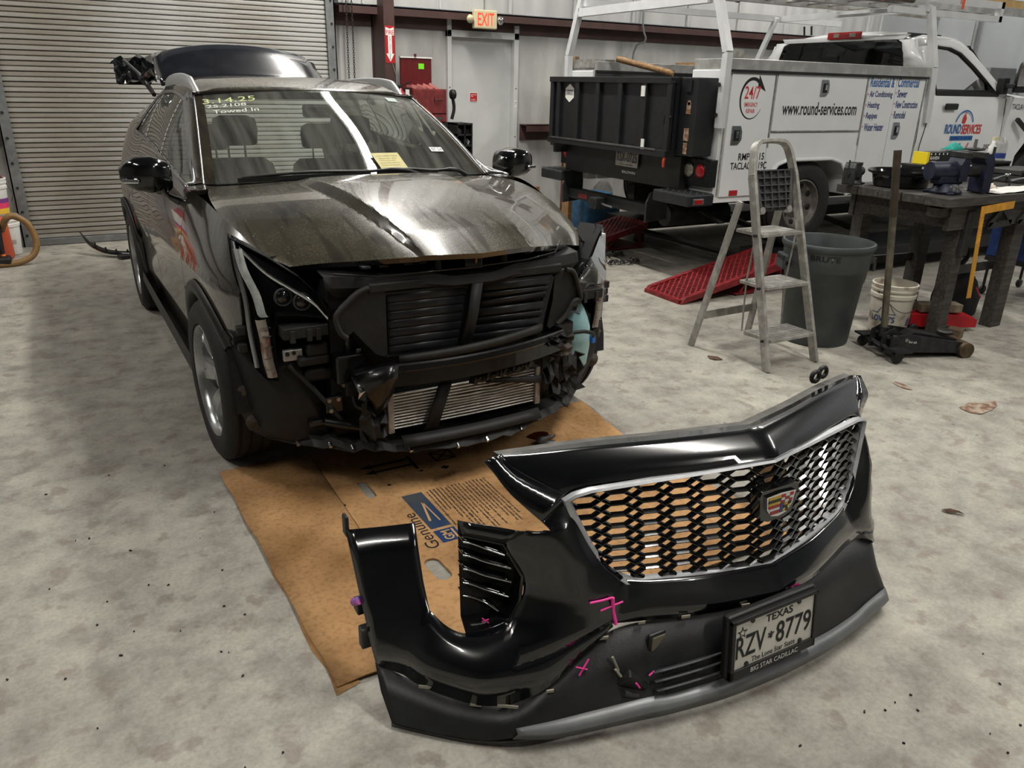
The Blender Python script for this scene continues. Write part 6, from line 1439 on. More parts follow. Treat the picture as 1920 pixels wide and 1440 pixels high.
MB().cyl((4.85, 5.75, 0.50), (5.6, 5.75, 0.50), 0.10, n=14).build('muffler', M['steel'], tr)
MB().grid([[(5.1 + 0.03 * k, 5.52 + 0.1 * math.sin(k), 0.56 - 0.01 * k) for k in range(4)], [(5.1 + 0.03 * k, 5.3, 0.48) for k in range(4)]]).build('mud_guard', M['rubber'], tr, solid=0.01)
# wheels -----------------------------------------------------------------
def truck_wheel():
    e = empty('truck_wheel', tr)
    prof = [(0.225, 0.11), (0.24, 0.125), (0.30, 0.135), (0.36, 0.128), (0.382, 0.11)]
    for g in (0.075, 0.025, -0.025, -0.075): prof += [(0.392, g + 0.022), (0.392, g + 0.007), (0.380, g + 0.005), (0.380, g - 0.005), (0.392, g - 0.007)]
    prof += [(0.392, -0.10), (0.382, -0.11), (0.36, -0.128), (0.30, -0.135), (0.24, -0.125), (0.225, -0.11)]
    MB().lathe(prof, axis='y', n=56).build('tyre', M['rubber'], e, sharp=35)
    RM = mat('truck_rim', rgb(126, 122, 116), 0.42, 0.6, var=0.25, scale=14)
    r = MB().lathe([(0.228, 0.105), (0.228, -0.118), (0.215, -0.122), (0.205, -0.10), (0.192, -0.07), (0.13, -0.045), (0.10, -0.06), (0.0, -0.06)], axis='y', n=48).build('rim', RM, e, sharp=40)
    for k in range(8):
        a = 2 * PI * k / 8 + 0.2; c = Vector((0.168 * math.sin(a), -0.066, 0.168 * math.cos(a)))
        w = MB().lathe([(0.0, -0.004), (0.026, -0.002), (0.030, 0.004)], (0, 0, 0), 'y', 12).build('rim_window', M['blackm'], r); w.location = c; w.scale = (1.0, 1, 1.0)
    MB().lathe([(0.0, -0.115), (0.04, -0.112), (0.052, -0.10), (0.055, -0.05)], axis='y', n=20).build('hub_cap', M['satin'], r); MB().lathe([(0, -0.1165), (0.032, -0.114)], axis='y', n=20).build('hub_badge', M['black'], r)
    MB().prism([(-0.022, -0.007), (-0.008, -0.007), (-0.006, -0.012), (0.010, -0.012), (0.012, -0.005), (0.024, -0.004), (0.022, 0.007), (0.008, 0.007), (0.006, 0.012), (-0.010, 0.012), (-0.012, 0.005), (-0.024, 0.004)], -0.119, -0.116, 'y').build('hub_emblem', mat('crest_gold', rgb(198, 166, 74), 0.25, 0.5), r)
    for k in range(8):
        a = 2 * PI * k / 8; MB().cyl((0.078 * math.sin(a), -0.085, 0.078 * math.cos(a)), (0.078 * math.sin(a), -0.05, 0.078 * math.cos(a)), 0.012, n=6).build('wheel_nut', M['satin'], r)
    return e
tw = truck_wheel(); tw.location = (5.86, 5.16, RUN_Z + 0.392)
for loc, rz in (((5.86, 7.14, RUN_Z + 0.392), PI), ((9.55, 5.20, RUN_Z + 0.392), 0), ((9.55, 7.10, RUN_Z + 0.392), PI)):
    c = dup_tree(tw); c.location = loc; c.rotation_euler = (0, 0.4, rz)
MB().bx((5.36, 5.42, 0.75), (6.36, 5.44, 1.08)).build('wheel_well', M['blackm'], tr)
# cab -----------------------------------------------------------------
cab = empty('cab', tr)
GLASS_T = glass_mat('truck_glass', (0.06, 0.07, 0.07, 1), ior=1.3)
CY0, CY1 = 5.04, 7.26
def cabrow(x, z0, z1):
    return x
mb = MB(); secs = []
def ring(x, zt, half_top, zb_=0.78, belt=1.63):
    c = (CY0 + CY1) / 2; hw = (CY1 - CY0) / 2
    pts = [(x, c - hw + 0.05, zb_), (x, c - hw - 0.005, 1.0), (x, c - hw - 0.01, 1.25), (x, c - hw + 0.005, 1.5), (x, c - hw + 0.03, belt)]
    return pts
# lower body sides
for sgn, y0_ in ((-1, CY0), (1, CY1)):
    rows = []
    for x in [7.34, 7.42, 8.0, 8.6, 8.86]:
        r = []
        for z, o_ in ((0.78, 0.05), (0.95, 0.005), (1.2, -0.012), (1.42, -0.006), (1.55, 0.012), (1.63, 0.04)):
            r.append((x, y0_ - sgn * o_ if sgn < 0 else y0_ - o_, z))
        rows.append(r)
    rows = [[(p[0], (CY0 + o_[0]) if sgn < 0 else (CY1 - o_[0]), p[2]) for p, o_ in zip(r, ((0.05,), (0.005,), (-0.012,), (-0.006,), (0.012,), (0.04,)))] for r in rows]
    d_ = MB().grid(rows).build('cab_side', WP, cab)
MB().bx((7.34, CY0 + 0.02, 0.78), (7.38, CY1 - 0.02, 1.86)).build('cab_back', WP, cab)
MB().bx((7.38, CY0 + 0.06, 0.78), (8.9, CY1 - 0.06, 0.84)).build('cab_floor', M['blackm'], cab)
# roof shell
def roofy(x, t):    # t -1..1 across
    zc = interp([(7.38, 2.175), (7.6, 2.225), (8.0, 2.225), (8.3, 2.15)], x); hw = interp([(7.38, 0.86), (7.6, 0.90), (8.0, 0.88), (8.3, 0.85)], x)
    return (x, 6.15 + hw * t, zc - 0.075 * abs(t) ** 3)
MB().grid([[roofy(x, -1 + 2 * k / 16) for k in range(17)] for x in (7.38, 7.45, 7.6, 7.8, 8.0, 8.15, 8.3)]).build('cab_roof', WP, cab, solid=0.03, soff=-1)
for sgn in (-1, 1):
    yb_ = CY0 + 0.04 if sgn < 0 else CY1 - 0.04
    def yy(z): return lerp(yb_, 6.15 + sgn * 0.885, (z - 1.63) / (2.12 - 1.63))
    def PQ(x, z): return (x, yy(z), z)
    # rear pillar, header, A pillar (white), window between
    MB().grid([[PQ(7.36, z), PQ(7.50, z), PQ(7.56 + 0.02 * (z - 1.63), z)] for z in (1.63, 1.8, 2.0, 2.10)]).build('rear_pillar', WP, cab, solid=0.02)
    MB().grid([[PQ(x, lerp(z0_, z1_, k / 3)) for k in range(4)] for x, z0_, z1_ in ((7.38, 2.05, 2.125), (7.6, 2.075, 2.15), (7.9, 2.06, 2.145), (8.06, 2.02, 2.12), (8.25, 1.90, 2.03), (8.45, 1.76, 1.88), (8.62, 1.64, 1.75), (8.75, 1.60, 1.655))]).build('roof_side_rail', WP, cab, solid=0.02)
    wpoly = [(7.585, 1.665), (7.575, 2.0), (7.62, 2.072), (7.9, 2.058), (8.06, 2.015), (8.25, 1.90), (8.45, 1.755), (8.56, 1.665)]
    MB().poly([(x, yy(z) + 0.012 * (1 if sgn < 0 else -1), z) for x, z in wpoly]).build('door_window', GLASS_T, cab)
    MB().tube([(x, yy(z) - 0.002 * (1 if sgn < 0 else -1), z) for x, z in wpoly], 0.011, 6, closed=True).build('window_seal', M['black'], cab)
    MB().bx((7.57, yb_ - 0.012, 1.615), (8.62, yb_ + 0.012, 1.66)).build('belt_moulding', M['black'], cab, bevel=0.004)
    MB().poly([(x, yy(z) - 0.004 * (1 if sgn < 0 else -1), z) for x, z in ((8.45, 1.655), (8.44, 1.755), (8.60, 1.655))]).build('quarter_glass', M['blackg'], cab)
MB().grid([[(7.375, 5.34, 1.92), (7.375, 6.96, 1.92)], [(7.372, 5.30, 1.87), (7.372, 7.0, 1.87)]]).build('rear_sill', WP, cab)
MB().poly([(7.335, 5.32, 1.86), (7.335, 6.98, 1.86), (7.35, 6.90, 2.10), (7.36, 6.80, 2.135), (7.36, 5.50, 2.135), (7.35, 5.40, 2.10)]).build('rear_window', GLASS_T, cab)
MB().grid([[(7.345, 5.04 + 0.02, 1.86), (7.345, 5.32, 1.86)], [(7.36, 5.20, 2.0), (7.352, 5.36, 2.0)], [(7.375, 5.29, 2.12), (7.36, 5.44, 2.12)]]).build('rear_corner', WP, cab, solid=0.01); MB().grid([[(7.345, 7.24, 1.86), (7.345, 6.98, 1.86)], [(7.36, 7.10, 2.0), (7.352, 6.94, 2.0)], [(7.375, 7.01, 2.12), (7.36, 6.86, 2.12)]]).build('rear_corner', WP, cab, solid=0.01)
MB().grid([[(7.36, 5.40, 2.125), (7.36, 6.90, 2.125)], [(7.385, 5.34, 2.17), (7.385, 6.96, 2.17)]]).build('rear_header', WP, cab, solid=0.01)
bl = MB().bx((7.335, 5.88, 2.145), (7.36, 6.30, 2.215)).build('high_brake_lamp', M['red'], cab, bevel=0.008)
for y in (5.98, 6.18): MB().bx((7.331, y - 0.035, 2.165), (7.336, y + 0.035, 2.20)).build('cargo_lens', mat('reverse_lens', rgb(176, 172, 156), 0.25, 0.2, var=0.3, scale=60), bl)
for y in (6.62, 6.72): MB().tube([(7.45, y, 2.21), (7.43, y, 2.30)], 0.012, 6).build('roof_antenna', M['black'], cab)
for y in (5.38, 6.92): MB().bx((7.40, y - 0.012, 2.15), (7.9, y + 0.012, 2.185)).build('roof_ditch_strip', M['black'], cab)
# seats inside, hard hat on the parcel shelf
for y in (5.6, 6.2, 6.75):
    MB().bx((7.55, y - 0.22, 1.0), (7.70, y + 0.22, 1.85)).build('cab_seat', INT, cab, bevel=0.04)
MB().prism([(8.3, 1.0), (8.85, 1.0), (8.88, 1.66), (8.5, 1.70)], CY0 + 0.1, CY1 - 0.1, 'y').build('cab_dash', INT, cab)
ht = MB().lathe([(0.0, 0.02), (0.05, 0.02), (0.075, 0.045), (0.10, 0.05), (0.17, 0.03), (0.175, 0.02)], n=28).build('white_cap', M['whitef'], cab); ht.location = (7.44, 6.55, 1.93); ht.rotation_euler = (0.0, -0.9, 0)
MB().bx((7.40, 5.9, 1.84), (7.41, 6.4, 1.98)).build('parcel', mat('parcel_green', rgb(50, 74, 70), 0.6), cab)
MB().grid([[(8.30, 5.30, 2.10), (8.30, 7.0, 2.10)], [(8.9, 5.15, 1.60), (8.9, 7.15, 1.60)]]).build('front_screen', GLASS_T, cab)
# door details
MB().tube([(7.395, YS + 0.03, 0.80), (7.40, YS + 0.027, 1.15), (7.47, YS + 0.034, 1.45), (7.445, YS + 0.07, 1.63)], 0.004, 5).build('door_gap', M['black'], cab)
MB().tube([(8.72, 5.03, 0.80), (8.74, 5.03, 1.2), (8.72, 5.04, 1.60)], 0.004, 5).build('door_gap', M['black'], cab)
MB().bx((7.68, 5.005, 1.485), (7.88, 5.03, 1.545)).build('door_handle', M['black'], cab, bevel=0.014)
# big black tow mirror
mr_ = MB(); rows = []
for z, x0_, x1_ in ((1.66, 8.66, 8.74), (1.68, 8.64, 8.78), (1.80, 8.65, 8.80), (1.92, 8.68, 8.80), (1.95, 8.71, 8.77)):
    cx_, hx = (x0_ + x1_) / 2, (x1_ - x0_) / 2; rows.append([(cx_ + hx * math.copysign(abs(math.cos(t)) ** 0.5, math.cos(t)), 4.86 + 0.12 * math.copysign(abs(math.sin(t)) ** 0.5, math.sin(t)), z) for t in [2 * PI * k / 16 for k in range(16)]])
mr_.grid(rows, closed_u=True); mr_.add(rows[0], [tuple(range(16))]); mr_.add(rows[-1], [tuple(range(16))]); mo = mr_.build('tow_mirror', M['black'], cab)
MB().bx((8.60, 4.93, 1.70), (8.70, 5.10, 1.745)).bx((8.58, 5.02, 1.64), (8.68, 5.10, 1.80)).build('mirror_arm', M['black'], mo, bevel=0.01)
MB().bx((8.64, 4.80, 1.72), (8.647, 4.92, 1.90)).build('mirror_glass', M['chrome'], mo)
# logo on the door
YD = 5.026
def LT_(nm, s, m, x, z, w_, h_, **k): return text(nm, s, m, cab, (x, YD, z), (1, 0, 0), (0, 0, 1), width=w_, height=h_, depth=0.001, **k)
LT_('logo_word', 'ROUND', M['inkb'], 7.76, 1.255, 0.265, 0.095, bold=0.022, shear=0.08); LT_('logo_word', 'SERVICES', M['inkr'], 8.035, 1.252, 0.335, 0.095, bold=0.022, shear=0.08)
MB().poly([(7.87, YD - 0.001, 1.19), (8.25, YD - 0.001, 1.19), (8.25, YD - 0.001, 1.235), (7.87, YD - 0.001, 1.235)]).build('logo_band', M['inkb'], cab); LT_('logo_small', 'PLUMBING  AC  HEATING', M['inkw'], 7.885, 1.20, 0.35, 0.024)
def arc(nm, m, a0, a1, cx_, cz_, rx, rz, th, n=24):
    o_ = [(cx_ + rx * math.cos(math.radians(lerp(a0, a1, k / n))), YD - 0.001, cz_ + rz * math.sin(math.radians(lerp(a0, a1, k / n)))) for k in range(n + 1)]
    i_ = [(cx_ + (rx - th) * math.cos(math.radians(lerp(a0, a1, k / n))), YD - 0.001, cz_ + (rz - th) * math.sin(math.radians(lerp(a0, a1, k / n)))) for k in range(n + 1)]
    MB().grid([o_, i_], smooth=False).build(nm, m, cab)
arc('logo_arc', M['inkb'], 165, 15, 8.06, 1.33, 0.155, 0.155, 0.014); arc('logo_arc', M['inkr'], 195, 345, 8.06, 1.20, 0.155, 0.14, 0.014)
MB().poly([(8.02, YD - 0.001, 1.36), (8.07, YD - 0.001, 1.355), (8.085, YD - 0.001, 1.40), (8.06, YD - 0.001, 1.44), (8.065, YD - 0.001, 1.475), (8.03, YD - 0.001, 1.42)]).build('logo_flame', M['inkr'], cab)
MB().poly([(8.03, YD - 0.001, 1.10), (8.09, YD - 0.001, 1.10), (8.075, YD - 0.001, 1.13), (8.065, YD - 0.001, 1.165), (8.055, YD - 0.001, 1.165), (8.045, YD - 0.001, 1.13)]).build('logo_tap', M['inkb'], cab)
LT_('model_badge', '2500 HD', M['ink'], 8.48, 1.10, 0.25, 0.045, bold=0.01); 
text('fender_number', 'TACLA111509C', M['ink'], cab, (8.78, 4.995, 1.495), (1, 0, 0), (0, 0, 1), width=0.42, height=0.055)
# front clip: fender with arch, hood, front face
fp = [(8.74, 0.78), (9.03, 0.78), (9.05, 1.02), (9.18, 1.16), (9.38, 1.21), (9.72, 1.21), (9.92, 1.16), (10.05, 1.02), (10.07, 0.78), (10.45, 0.78), (10.5, 1.40), (10.2, 1.55), (8.74, 1.62)]
for ya, yb in ((5.0, 5.06), (7.24, 7.30)): MB().prism(fp, ya, yb, 'y').build('front_fender', WP, cab, bevel=0.012)
MB().grid([[(8.74, 5.03, 1.62), (8.74, 5.6, 1.70), (8.74, 6.7, 1.70), (8.74, 7.27, 1.62)], [(10.3, 5.05, 1.52), (10.3, 5.6, 1.60), (10.3, 6.7, 1.60), (10.3, 7.25, 1.52)], [(10.5, 5.05, 1.38), (10.5, 5.6, 1.42), (10.5, 6.7, 1.42), (10.5, 7.25, 1.38)], [(10.5, 5.05, 0.8), (10.5, 5.6, 0.8), (10.5, 6.7, 0.8), (10.5, 7.25, 0.8)]]).build('hood', WP, cab, solid=0.02)
MB().bx((9.05, 5.30, 0.76), (10.05, 5.32, 1.22)).build('front_wheel_well', M['blackm'], cab)
MB().bar((8.86, 4.96, 1.40), (9.06, 4.93, 1.27), 0.035, 0.035).build('snorkel_tube', M['black'], cab)
# ladder rack -----------------------------------------------------------
rk = empty('ladder_rack', tr)
RW = mat('rack_white', rgb(206, 208, 210), 0.4, 0.1, var=0.06, scale=8)
def post(pts, w_=0.05): 
    mb = MB()
    for a, b in zip(pts[:-1], pts[1:]): mb.bar(a, b, w_, w_)
    return mb.build('rack_post', RW, rk)
post([(4.70, 4.985, 1.33), (4.70, 4.985, 1.90), (4.70, 5.24, 2.52)], 0.06); post([(4.70, 7.30, 1.33), (4.70, 7.30, 1.92), (4.70, 7.07, 2.52)], 0.06)
post([(7.26, 7.25, 1.86), (7.26, 7.20, 1.95), (7.30, 7.02, 2.40)]); post([(7.42, 5.02, 1.36), (7.43, 5.06, 1.86), (7.44, 5.22, 2.40)], 0.06)
MB().bx((4.67, 5.25, 2.27), (4.73, 7.12, 2.345)).build('cross_bar', RW, rk); MB().bx((7.38, 5.2, 2.36), (7.44, 7.05, 2.42)).build('cross_bar', RW, rk)
MB().bx((4.68, 6.08, 2.345), (4.72, 6.12, 2.45)).build('cross_bar_stub', RW, rk)
MB().bx((4.70, 5.22, 2.455), (8.62, 5.28, 2.515)).build('side_rail', RW, rk); MB().bx((6.9, 5.22, 2.33), (8.62, 5.28, 2.385)).build('side_rail', RW, rk); MB().bx((8.57, 5.22, 2.33), (8.62, 5.28, 2.515)).build('rail_end', RW, rk)
MB().bx((4.70, 7.03, 2.36), (8.4, 7.09, 2.42)).build('side_rail', RW, rk)
for z in (1.43, 1.66): MB().cyl((4.665, 5.0, z), (4.65, 5.0, z), 0.016, n=8).build('post_bolt', M['steel'], rk)
MB().bx((4.74, 5.03, 1.86), (4.92, 5.09, 1.93)).build('rail_bracket', M['aludull'], rk); MB().bx((4.74, 6.9, 1.80), (5.0, 7.28, 1.88)).build('rail_bracket', M['aludull'], rk)
# things carried on the rack and in the bed -----------------------------------
def straight_ladder(y, z, x0_, x1_, lab, wd=0.40):
    t = thing('extension_ladder', lab, 'ladder', (x0_, y, z), 0, 'ladders on the truck rack')
    L_ = x1_ - x0_
    for s in (-1, 1): MB().prism([(s * wd / 2 - 0.012, -0.04), (s * wd / 2 + 0.012, -0.04), (s * wd / 2 + 0.012, 0.04), (s * wd / 2 - 0.012, 0.04)], 0, L_, 'x').build('rail', M['alu'], t, bevel=0.003)
    n = int(L_ / 0.305)
    for k in range(n): MB().cyl((0.15 + 0.305 * k, -wd / 2 - 0.014, 0), (0.15 + 0.305 * k, wd / 2 + 0.014, 0), 0.017, n=10).build('rung', M['alu'], t)
straight_ladder(6.05, 2.47, 5.55, 9.1, 'aluminium extension ladder lying flat across the truck ladder rack')
straight_ladder(5.62, 2.47, 6.2, 9.4, 'aluminium ladder on the truck rack nearest the workbench side', 0.34)
pp_ = MB().cyl((0, 0, 0), (0.75, 0, 0), 0.045, n=16).build('carry_tube', M['whitef']); pp_.location = (5.25, 6.32, 2.475); tag(pp_, 'short white capped tube lying on the ladder rack', 'pipe'); MB().cyl((0.75, 0, 0), (0.77, 0, 0), 0.05, n=16).build('end_cap', M['black'], pp_)
lb = MB().bx((0, -0.12, 0), (2.3, 0.12, 0.09)).build('cardboard_carton', mat('carton_tan', rgb(196, 164, 108), 0.7, var=0.1, scale=6)); lb.location = (7.45, 5.80, 2.53); tag(lb, 'long tan carton carried on the front of the truck rack', 'box')
MB().bx((0.0, -0.121, 0.092), (2.3, 0.121, 0.094)).build('carton_flap', mat('carton_tan2', rgb(176, 140, 84), 0.7), lb)
br_ = MB().cyl((0, 0, 0), (1.0, 0, 0), 0.032, n=12).build('brown_pipe', mat('brown_wrap', rgb(84, 62, 42), 0.5, var=0.3, scale=20)); br_.location = (6.35, 5.36, 2.47); tag(br_, 'brown wrapped pipe on the rack above the cab', 'pipe')
for x in (6.7, 7.9):
    o = MB().bx((-0.012, -0.006, -0.10), (0.012, 0.006, 0.0)).build('orange_strap', mat('strap_orange', rgb(220, 90, 50), 0.6)); o.location = (x, 5.20, 2.51); tag(o, 'orange tie strap on the rack rail above the %s' % ('cab rear window' if x < 7 else 'cab door'), 'strap', 'orange tie straps')
wr_ = MB().cyl((0, 0, 0), (0.34, -0.42, -0.12), 0.028, n=12).build('wooden_pole', M['lumber']); wr_.location = (4.62, 6.35, 1.87); tag(wr_, 'pale round wooden pole sticking out over the lift gate', 'pole')
for i, (x, y, z, lab) in enumerate(((4.95, 7.6, 1.74, 'upright tan board leaning beyond the truck behind the rear rack post'), (5.4, 7.55, 1.78, 'flat tan board lying beyond the truck bed by the conduit'))):
    o = MB().bx((-0.02, -0.02, -1.74), (0.03, 0.12, 0.18)).build('lumber_board', M['lumber']) if i == 0 else MB().bx((0, -0.02, 0), (0.08, 0.5, 0.035)).build('lumber_board', M['lumber'])
    o.location = (x, y - (0.05 if i == 0 else 0.4), z if i == 0 else 1.86 - 0.0); tag(o, lab, 'board')
    if i == 1: o.location = (6.2, 6.90, 1.862)
# ------------------------------------------------------------------ drive-on lift: runways and mesh ramps
lf = thing('vehicle_lift', 'low black drive-on lift with red approach ramps under the white truck', 'vehicle lift', (0, 0, 0))
DK = mat('lift_black', rgb(26, 26, 28), 0.5, 0.2, var=0.3, scale=6)
for ya, yb in ((4.70, 5.28), (6.93, 7.45)):
    MB().bx((5.40, ya, 0.13), (10.3, yb, RUN_Z)).build('runway', DK, lf, bevel=0.006)
for x in (5.5, 7.0, 9.6): MB().bx((x, 4.72, 0.10), (x + 0.12, 7.44, 0.13)).build('cross_member', DK, lf)
for x, y in ((5.55, 4.75), (5.55, 5.15), (5.55, 6.98), (5.55, 7.38), (9.9, 4.8), (9.9, 7.3)): MB().bx((x - 0.04, y - 0.04, 0), (x + 0.04, y + 0.04, 0.13)).build('runway_foot', DK, lf)
MB().bx((6.1, 5.6, 0.0), (6.3, 5.8, 0.10)).build('red_block', M['redlift'], lf)
for x in (6.3, 7.6): MB().bar((x, 5.3, 0.12), (x + 0.3, 6.9, 0.3), 0.05, 0.05).build('scissor_arm', DK, lf)
RMESH = mat('ramp_mesh_red', rgb(150, 44, 48), 0.5, 0, var=0.35, scale=40)
def ramp(name, x0_, x1_, ya, yb, zt, lab):
    t = thing(name, lab, 'ramp', (x0_, ya, 0), 0, 'red mesh ramps')
    L_ = x1_ - x0_; sl = math.atan2(zt, L_); W_ = yb - ya
    for y in (0.0, W_):
        MB().prism([(-0.02, 0.0), (0.02, 0.05), (L_, zt + 0.03), (L_, zt - 0.04)], y - 0.022, y + 0.022, 'y').build('side_beam', M['redp'], t)
    MB().bar((0.0, 0, 0.018), (0.0, W_, 0.018), 0.06, 0.03).build('toe_bar', M['redp'], t)
    # expanded-metal deck: crossing strands
    mb = MB(); n = int(L_ / 0.062); m_ = 8
    P = lambda u, v: Vector((u * L_, v * W_, 0.03 + u * zt))
    for i in range(n):
        for j in range(m_):
            a = P(i / n, j / m_); b = P((i + 0.5) / n, (j + 0.5) / m_); c = P((i + 1) / n, j / m_); d = P((i + 0.5) / n, min(1, (j + 1) / m_)) if j < m_ else None
            mb.bar(a, b, 0.010, 0.006); mb.bar(b, c, 0.010, 0.006)
            e = P(i / n, (j + 1) / m_); f_ = P((i + 1) / n, (j + 1) / m_)
            mb.bar(b, e, 0.010, 0.006); mb.bar(b, f_, 0.010, 0.006)
    o = mb.build('mesh_deck', RMESH, t); o['kind'] = 'stuff'
    MB().grid([[P(0.02, 0.02) - Vector((0, 0, 0.024)), P(0.02, 0.98) - Vector((0, 0, 0.024))], [P(1, 0.02) - Vector((0, 0, 0.03)), P(1, 0.98) - Vector((0, 0, 0.03))]]).build('under_sheet', mat('ramp_under', rgb(88, 24, 28), 0.6, var=0.3, scale=12), t)
    for y in (0.03, W_ - 0.03):
        for x in (0.62, 0.92): MB().bar((L_ * x, y, L_ * 0 + x * zt), (L_ * x + (0.04 if x > .7 else -0.10), y, 0.0), 0.035, 0.02).build('ramp_leg', M['redp'], t)
    MB().bar((L_ * 0.5, W_ / 2, 0.015), (L_, W_ / 2, 0.015), W_ * 0.98, 0.012).build('base_frame', M['redp'], t)
    return t
ramp('service_ramp', 4.15, 5.34, 4.61, 5.05, 0.25, 'red expanded mesh ramp with its low end behind the step ladder')
ramp('service_ramp', 4.30, 5.34, 6.60, 7.08, 0.25, 'red expanded mesh ramp behind the car nose at the truck far side')
# ------------------------------------------------------------------ step ladder
sl_ = thing('step_ladder', 'worn aluminium three step ladder standing open in front of the red ramp', 'step ladder', (0, 0, 0))
AL = M['aludull']
fl = [(3.567, 3.132, 0), (3.60, 3.49, 1.14), (3.63, 3.53, 1.26)]; fr2 = [(4.005, 3.142, 0), (3.955, 3.49, 1.14), (3.935, 3.53, 1.26)]
for a, b in zip(fl[:1] + fl[1:2], fl[1:2] + fl[2:3]): pass
for pts in (fl, fr2):
    mb = MB(); mb.bar(pts[0], pts[1], 0.024, 0.055, (0, 1, 0.3)); mb.build('front_rail', AL, sl_, bevel=0.004)
arch = smooth_curve([fl[1], fl[2], (3.66, 3.55, 1.315), (3.72, 3.555, 1.335), (3.85, 3.555, 1.335), (3.91, 3.55, 1.315), fr2[2], fr2[1]], 28)
mb = MB(); rows = []
for k, p in enumerate(arch):
    d = (arch[min(k + 1, 27)] - arch[max(k - 1, 0)]).normalized(); nrm = Vector((0, 1, -0.3)).normalized(); sd = d.cross(nrm).normalized()
    rows.append([p + sd * 0.012 + nrm * 0.026, p + sd * 0.012 - nrm * 0.026, p - sd * 0.012 - nrm * 0.026, p - sd * 0.012 + nrm * 0.026])
mb.grid(rows, smooth=False, closed_u=True); mb.build('top_handle', AL, sl_, bevel=0.003)
for (a, b) in (((3.493, 3.744, 0), (3.60, 3.56, 0.98)), ((4.025, 3.760, 0), (3.955, 3.56, 0.98))):
    MB().bar(a, b, 0.022, 0.045, (0, 1, -0.2)).build('rear_leg', AL, sl_, bevel=0.003)
MB().bar((3.512, 3.72, 0.215), (4.005, 3.735, 0.215), 0.018, 0.055).build('rear_brace', AL, sl_, bevel=0.002)
for z, xl, xr, y0_ in ((0.185, 3.565, 3.99, 3.18), (0.495, 3.565, 3.965, 3.27), (0.80, 3.575, 3.945, 3.365)):
    st_ = MB().bx((xl + 0.02, y0_ - 0.035, z - 0.008), (xr - 0.02, y0_ + 0.20, z + 0.014)).build('step', AL, sl_, bevel=0.004)
    for k in range(7): MB().bx((xl + 0.035, y0_ - 0.02 + k * 0.03, z + 0.0135), (xr - 0.035, y0_ - 0.008 + k * 0.03, z + 0.0165)).build('step_groove', AL, st_)
    for x in (xl - 0.006, xr + 0.006): MB().cyl((x - 0.012, y0_ + 0.01, z), (x + 0.012, y0_ + 0.01, z), 0.009, n=8).build('step_rivet', M['steel'], st_)
for x in (3.60, 3.95): MB().tube([(x, 3.40, 0.80), (x - 0.006, 3.42, 0.5), (x - 0.01, 3.40, 0.19)], 0.006, 6).build('tie_rod', AL, sl_)
TRY = mat('tray_grey', rgb(70, 71, 72), 0.6, 0, var=0.2, scale=12)
tr_ = empty('tool_tray', sl_, (3.775, 3.475, 1.05), (math.radians(-14), 0, 0))
MB().prism([(-0.155, 0.125), (0.155, 0.125), (0.14, -0.03), (0.10, -0.125), (-0.10, -0.125), (-0.14, -0.03)], 0.0, 0.012, 'y').build('tray_plate', TRY, tr_)
for k in range(6): MB().bx((-0.15 + 0.06 * k - 0.003, -0.02, -0.115), (-0.15 + 0.06 * k + 0.003, 0.0, 0.12)).build('tray_rib', TRY, tr_)
for k in range(6): MB().bx((-0.135, -0.02, 0.115 - 0.044 * k), (0.135, 0.0, 0.121 - 0.044 * k)).build('tray_rib', TRY, tr_)
for s in (-1, 1):
    MB().bar((s * 0.16, -0.01, 0.13), (s * 0.125, -0.01, -0.13), 0.03, 0.02, (0, 1, 0)).build('tray_edge', TRY, tr_, bevel=0.006)
    MB().cyl((s * 0.115, -0.022, -0.12), (s * 0.115, 0.01, -0.12), 0.022, n=14).build('tray_boss', AL, tr_)
# ------------------------------------------------------------------ grey trash can
tc_ = thing('trash_can', 'large round dark grey plastic trash can behind the step ladder', 'trash can', (4.40, 3.50, 0))
CAN = mat('can_grey', rgb(66, 72, 73), 0.55, 0, var=0.22, scale=6, bump=0.05, bscale=30)
mb = MB().lathe([(0.0, 0.012), (0.205, 0.012), (0.215, 0.0), (0.225, 0.02), (0.262, 0.50), (0.268, 0.505), (0.276, 0.52), (0.285, 0.645), (0.292, 0.65), (0.300, 0.665), (0.302, 0.68), (0.296, 0.692), (0.284, 0.692), (0.276, 0.67), (0.25, 0.48), (0.21, 0.03), (0.0, 0.025)], n=48)
mb.build('can_body', CAN, tc_, sharp=50)
for a in (math.radians(-30), math.radians(150)):
    h = MB().bx((0.262, -0.075, 0.55), (0.315, 0.075, 0.60)).bx((0.29, -0.075, 0.50), (0.315, 0.075, 0.60)).build('can_handle', CAN, tc_, bevel=0.012); h.rotation_euler = (0, 0, a)
t_ = text('can_lettering', 'BRUTE', M['black'], tc_, (-0.095, -0.2875, 0.595), (1, 0, 0), (0, 0, 1), width=0.19, height=0.036, bold=0.02)
for v_ in t_.data.vertices:
    an = v_.co.x / 0.284 - math.radians(52) ; r_ = 0.2835 + (v_.co.z - 0.60) * 0.07
    v_.co = Vector((r_ * math.sin(an), -r_ * math.cos(an), v_.co.z))
t2 = MB().bx((0.0, 0, 0), (0.11, 0.001, 0.13)).build('paper_scrap', M['whitef'], tc_); t2.location = (0.27, -0.13, 0.40); t2.rotation_euler = (0.2, 0.3, 0.9)
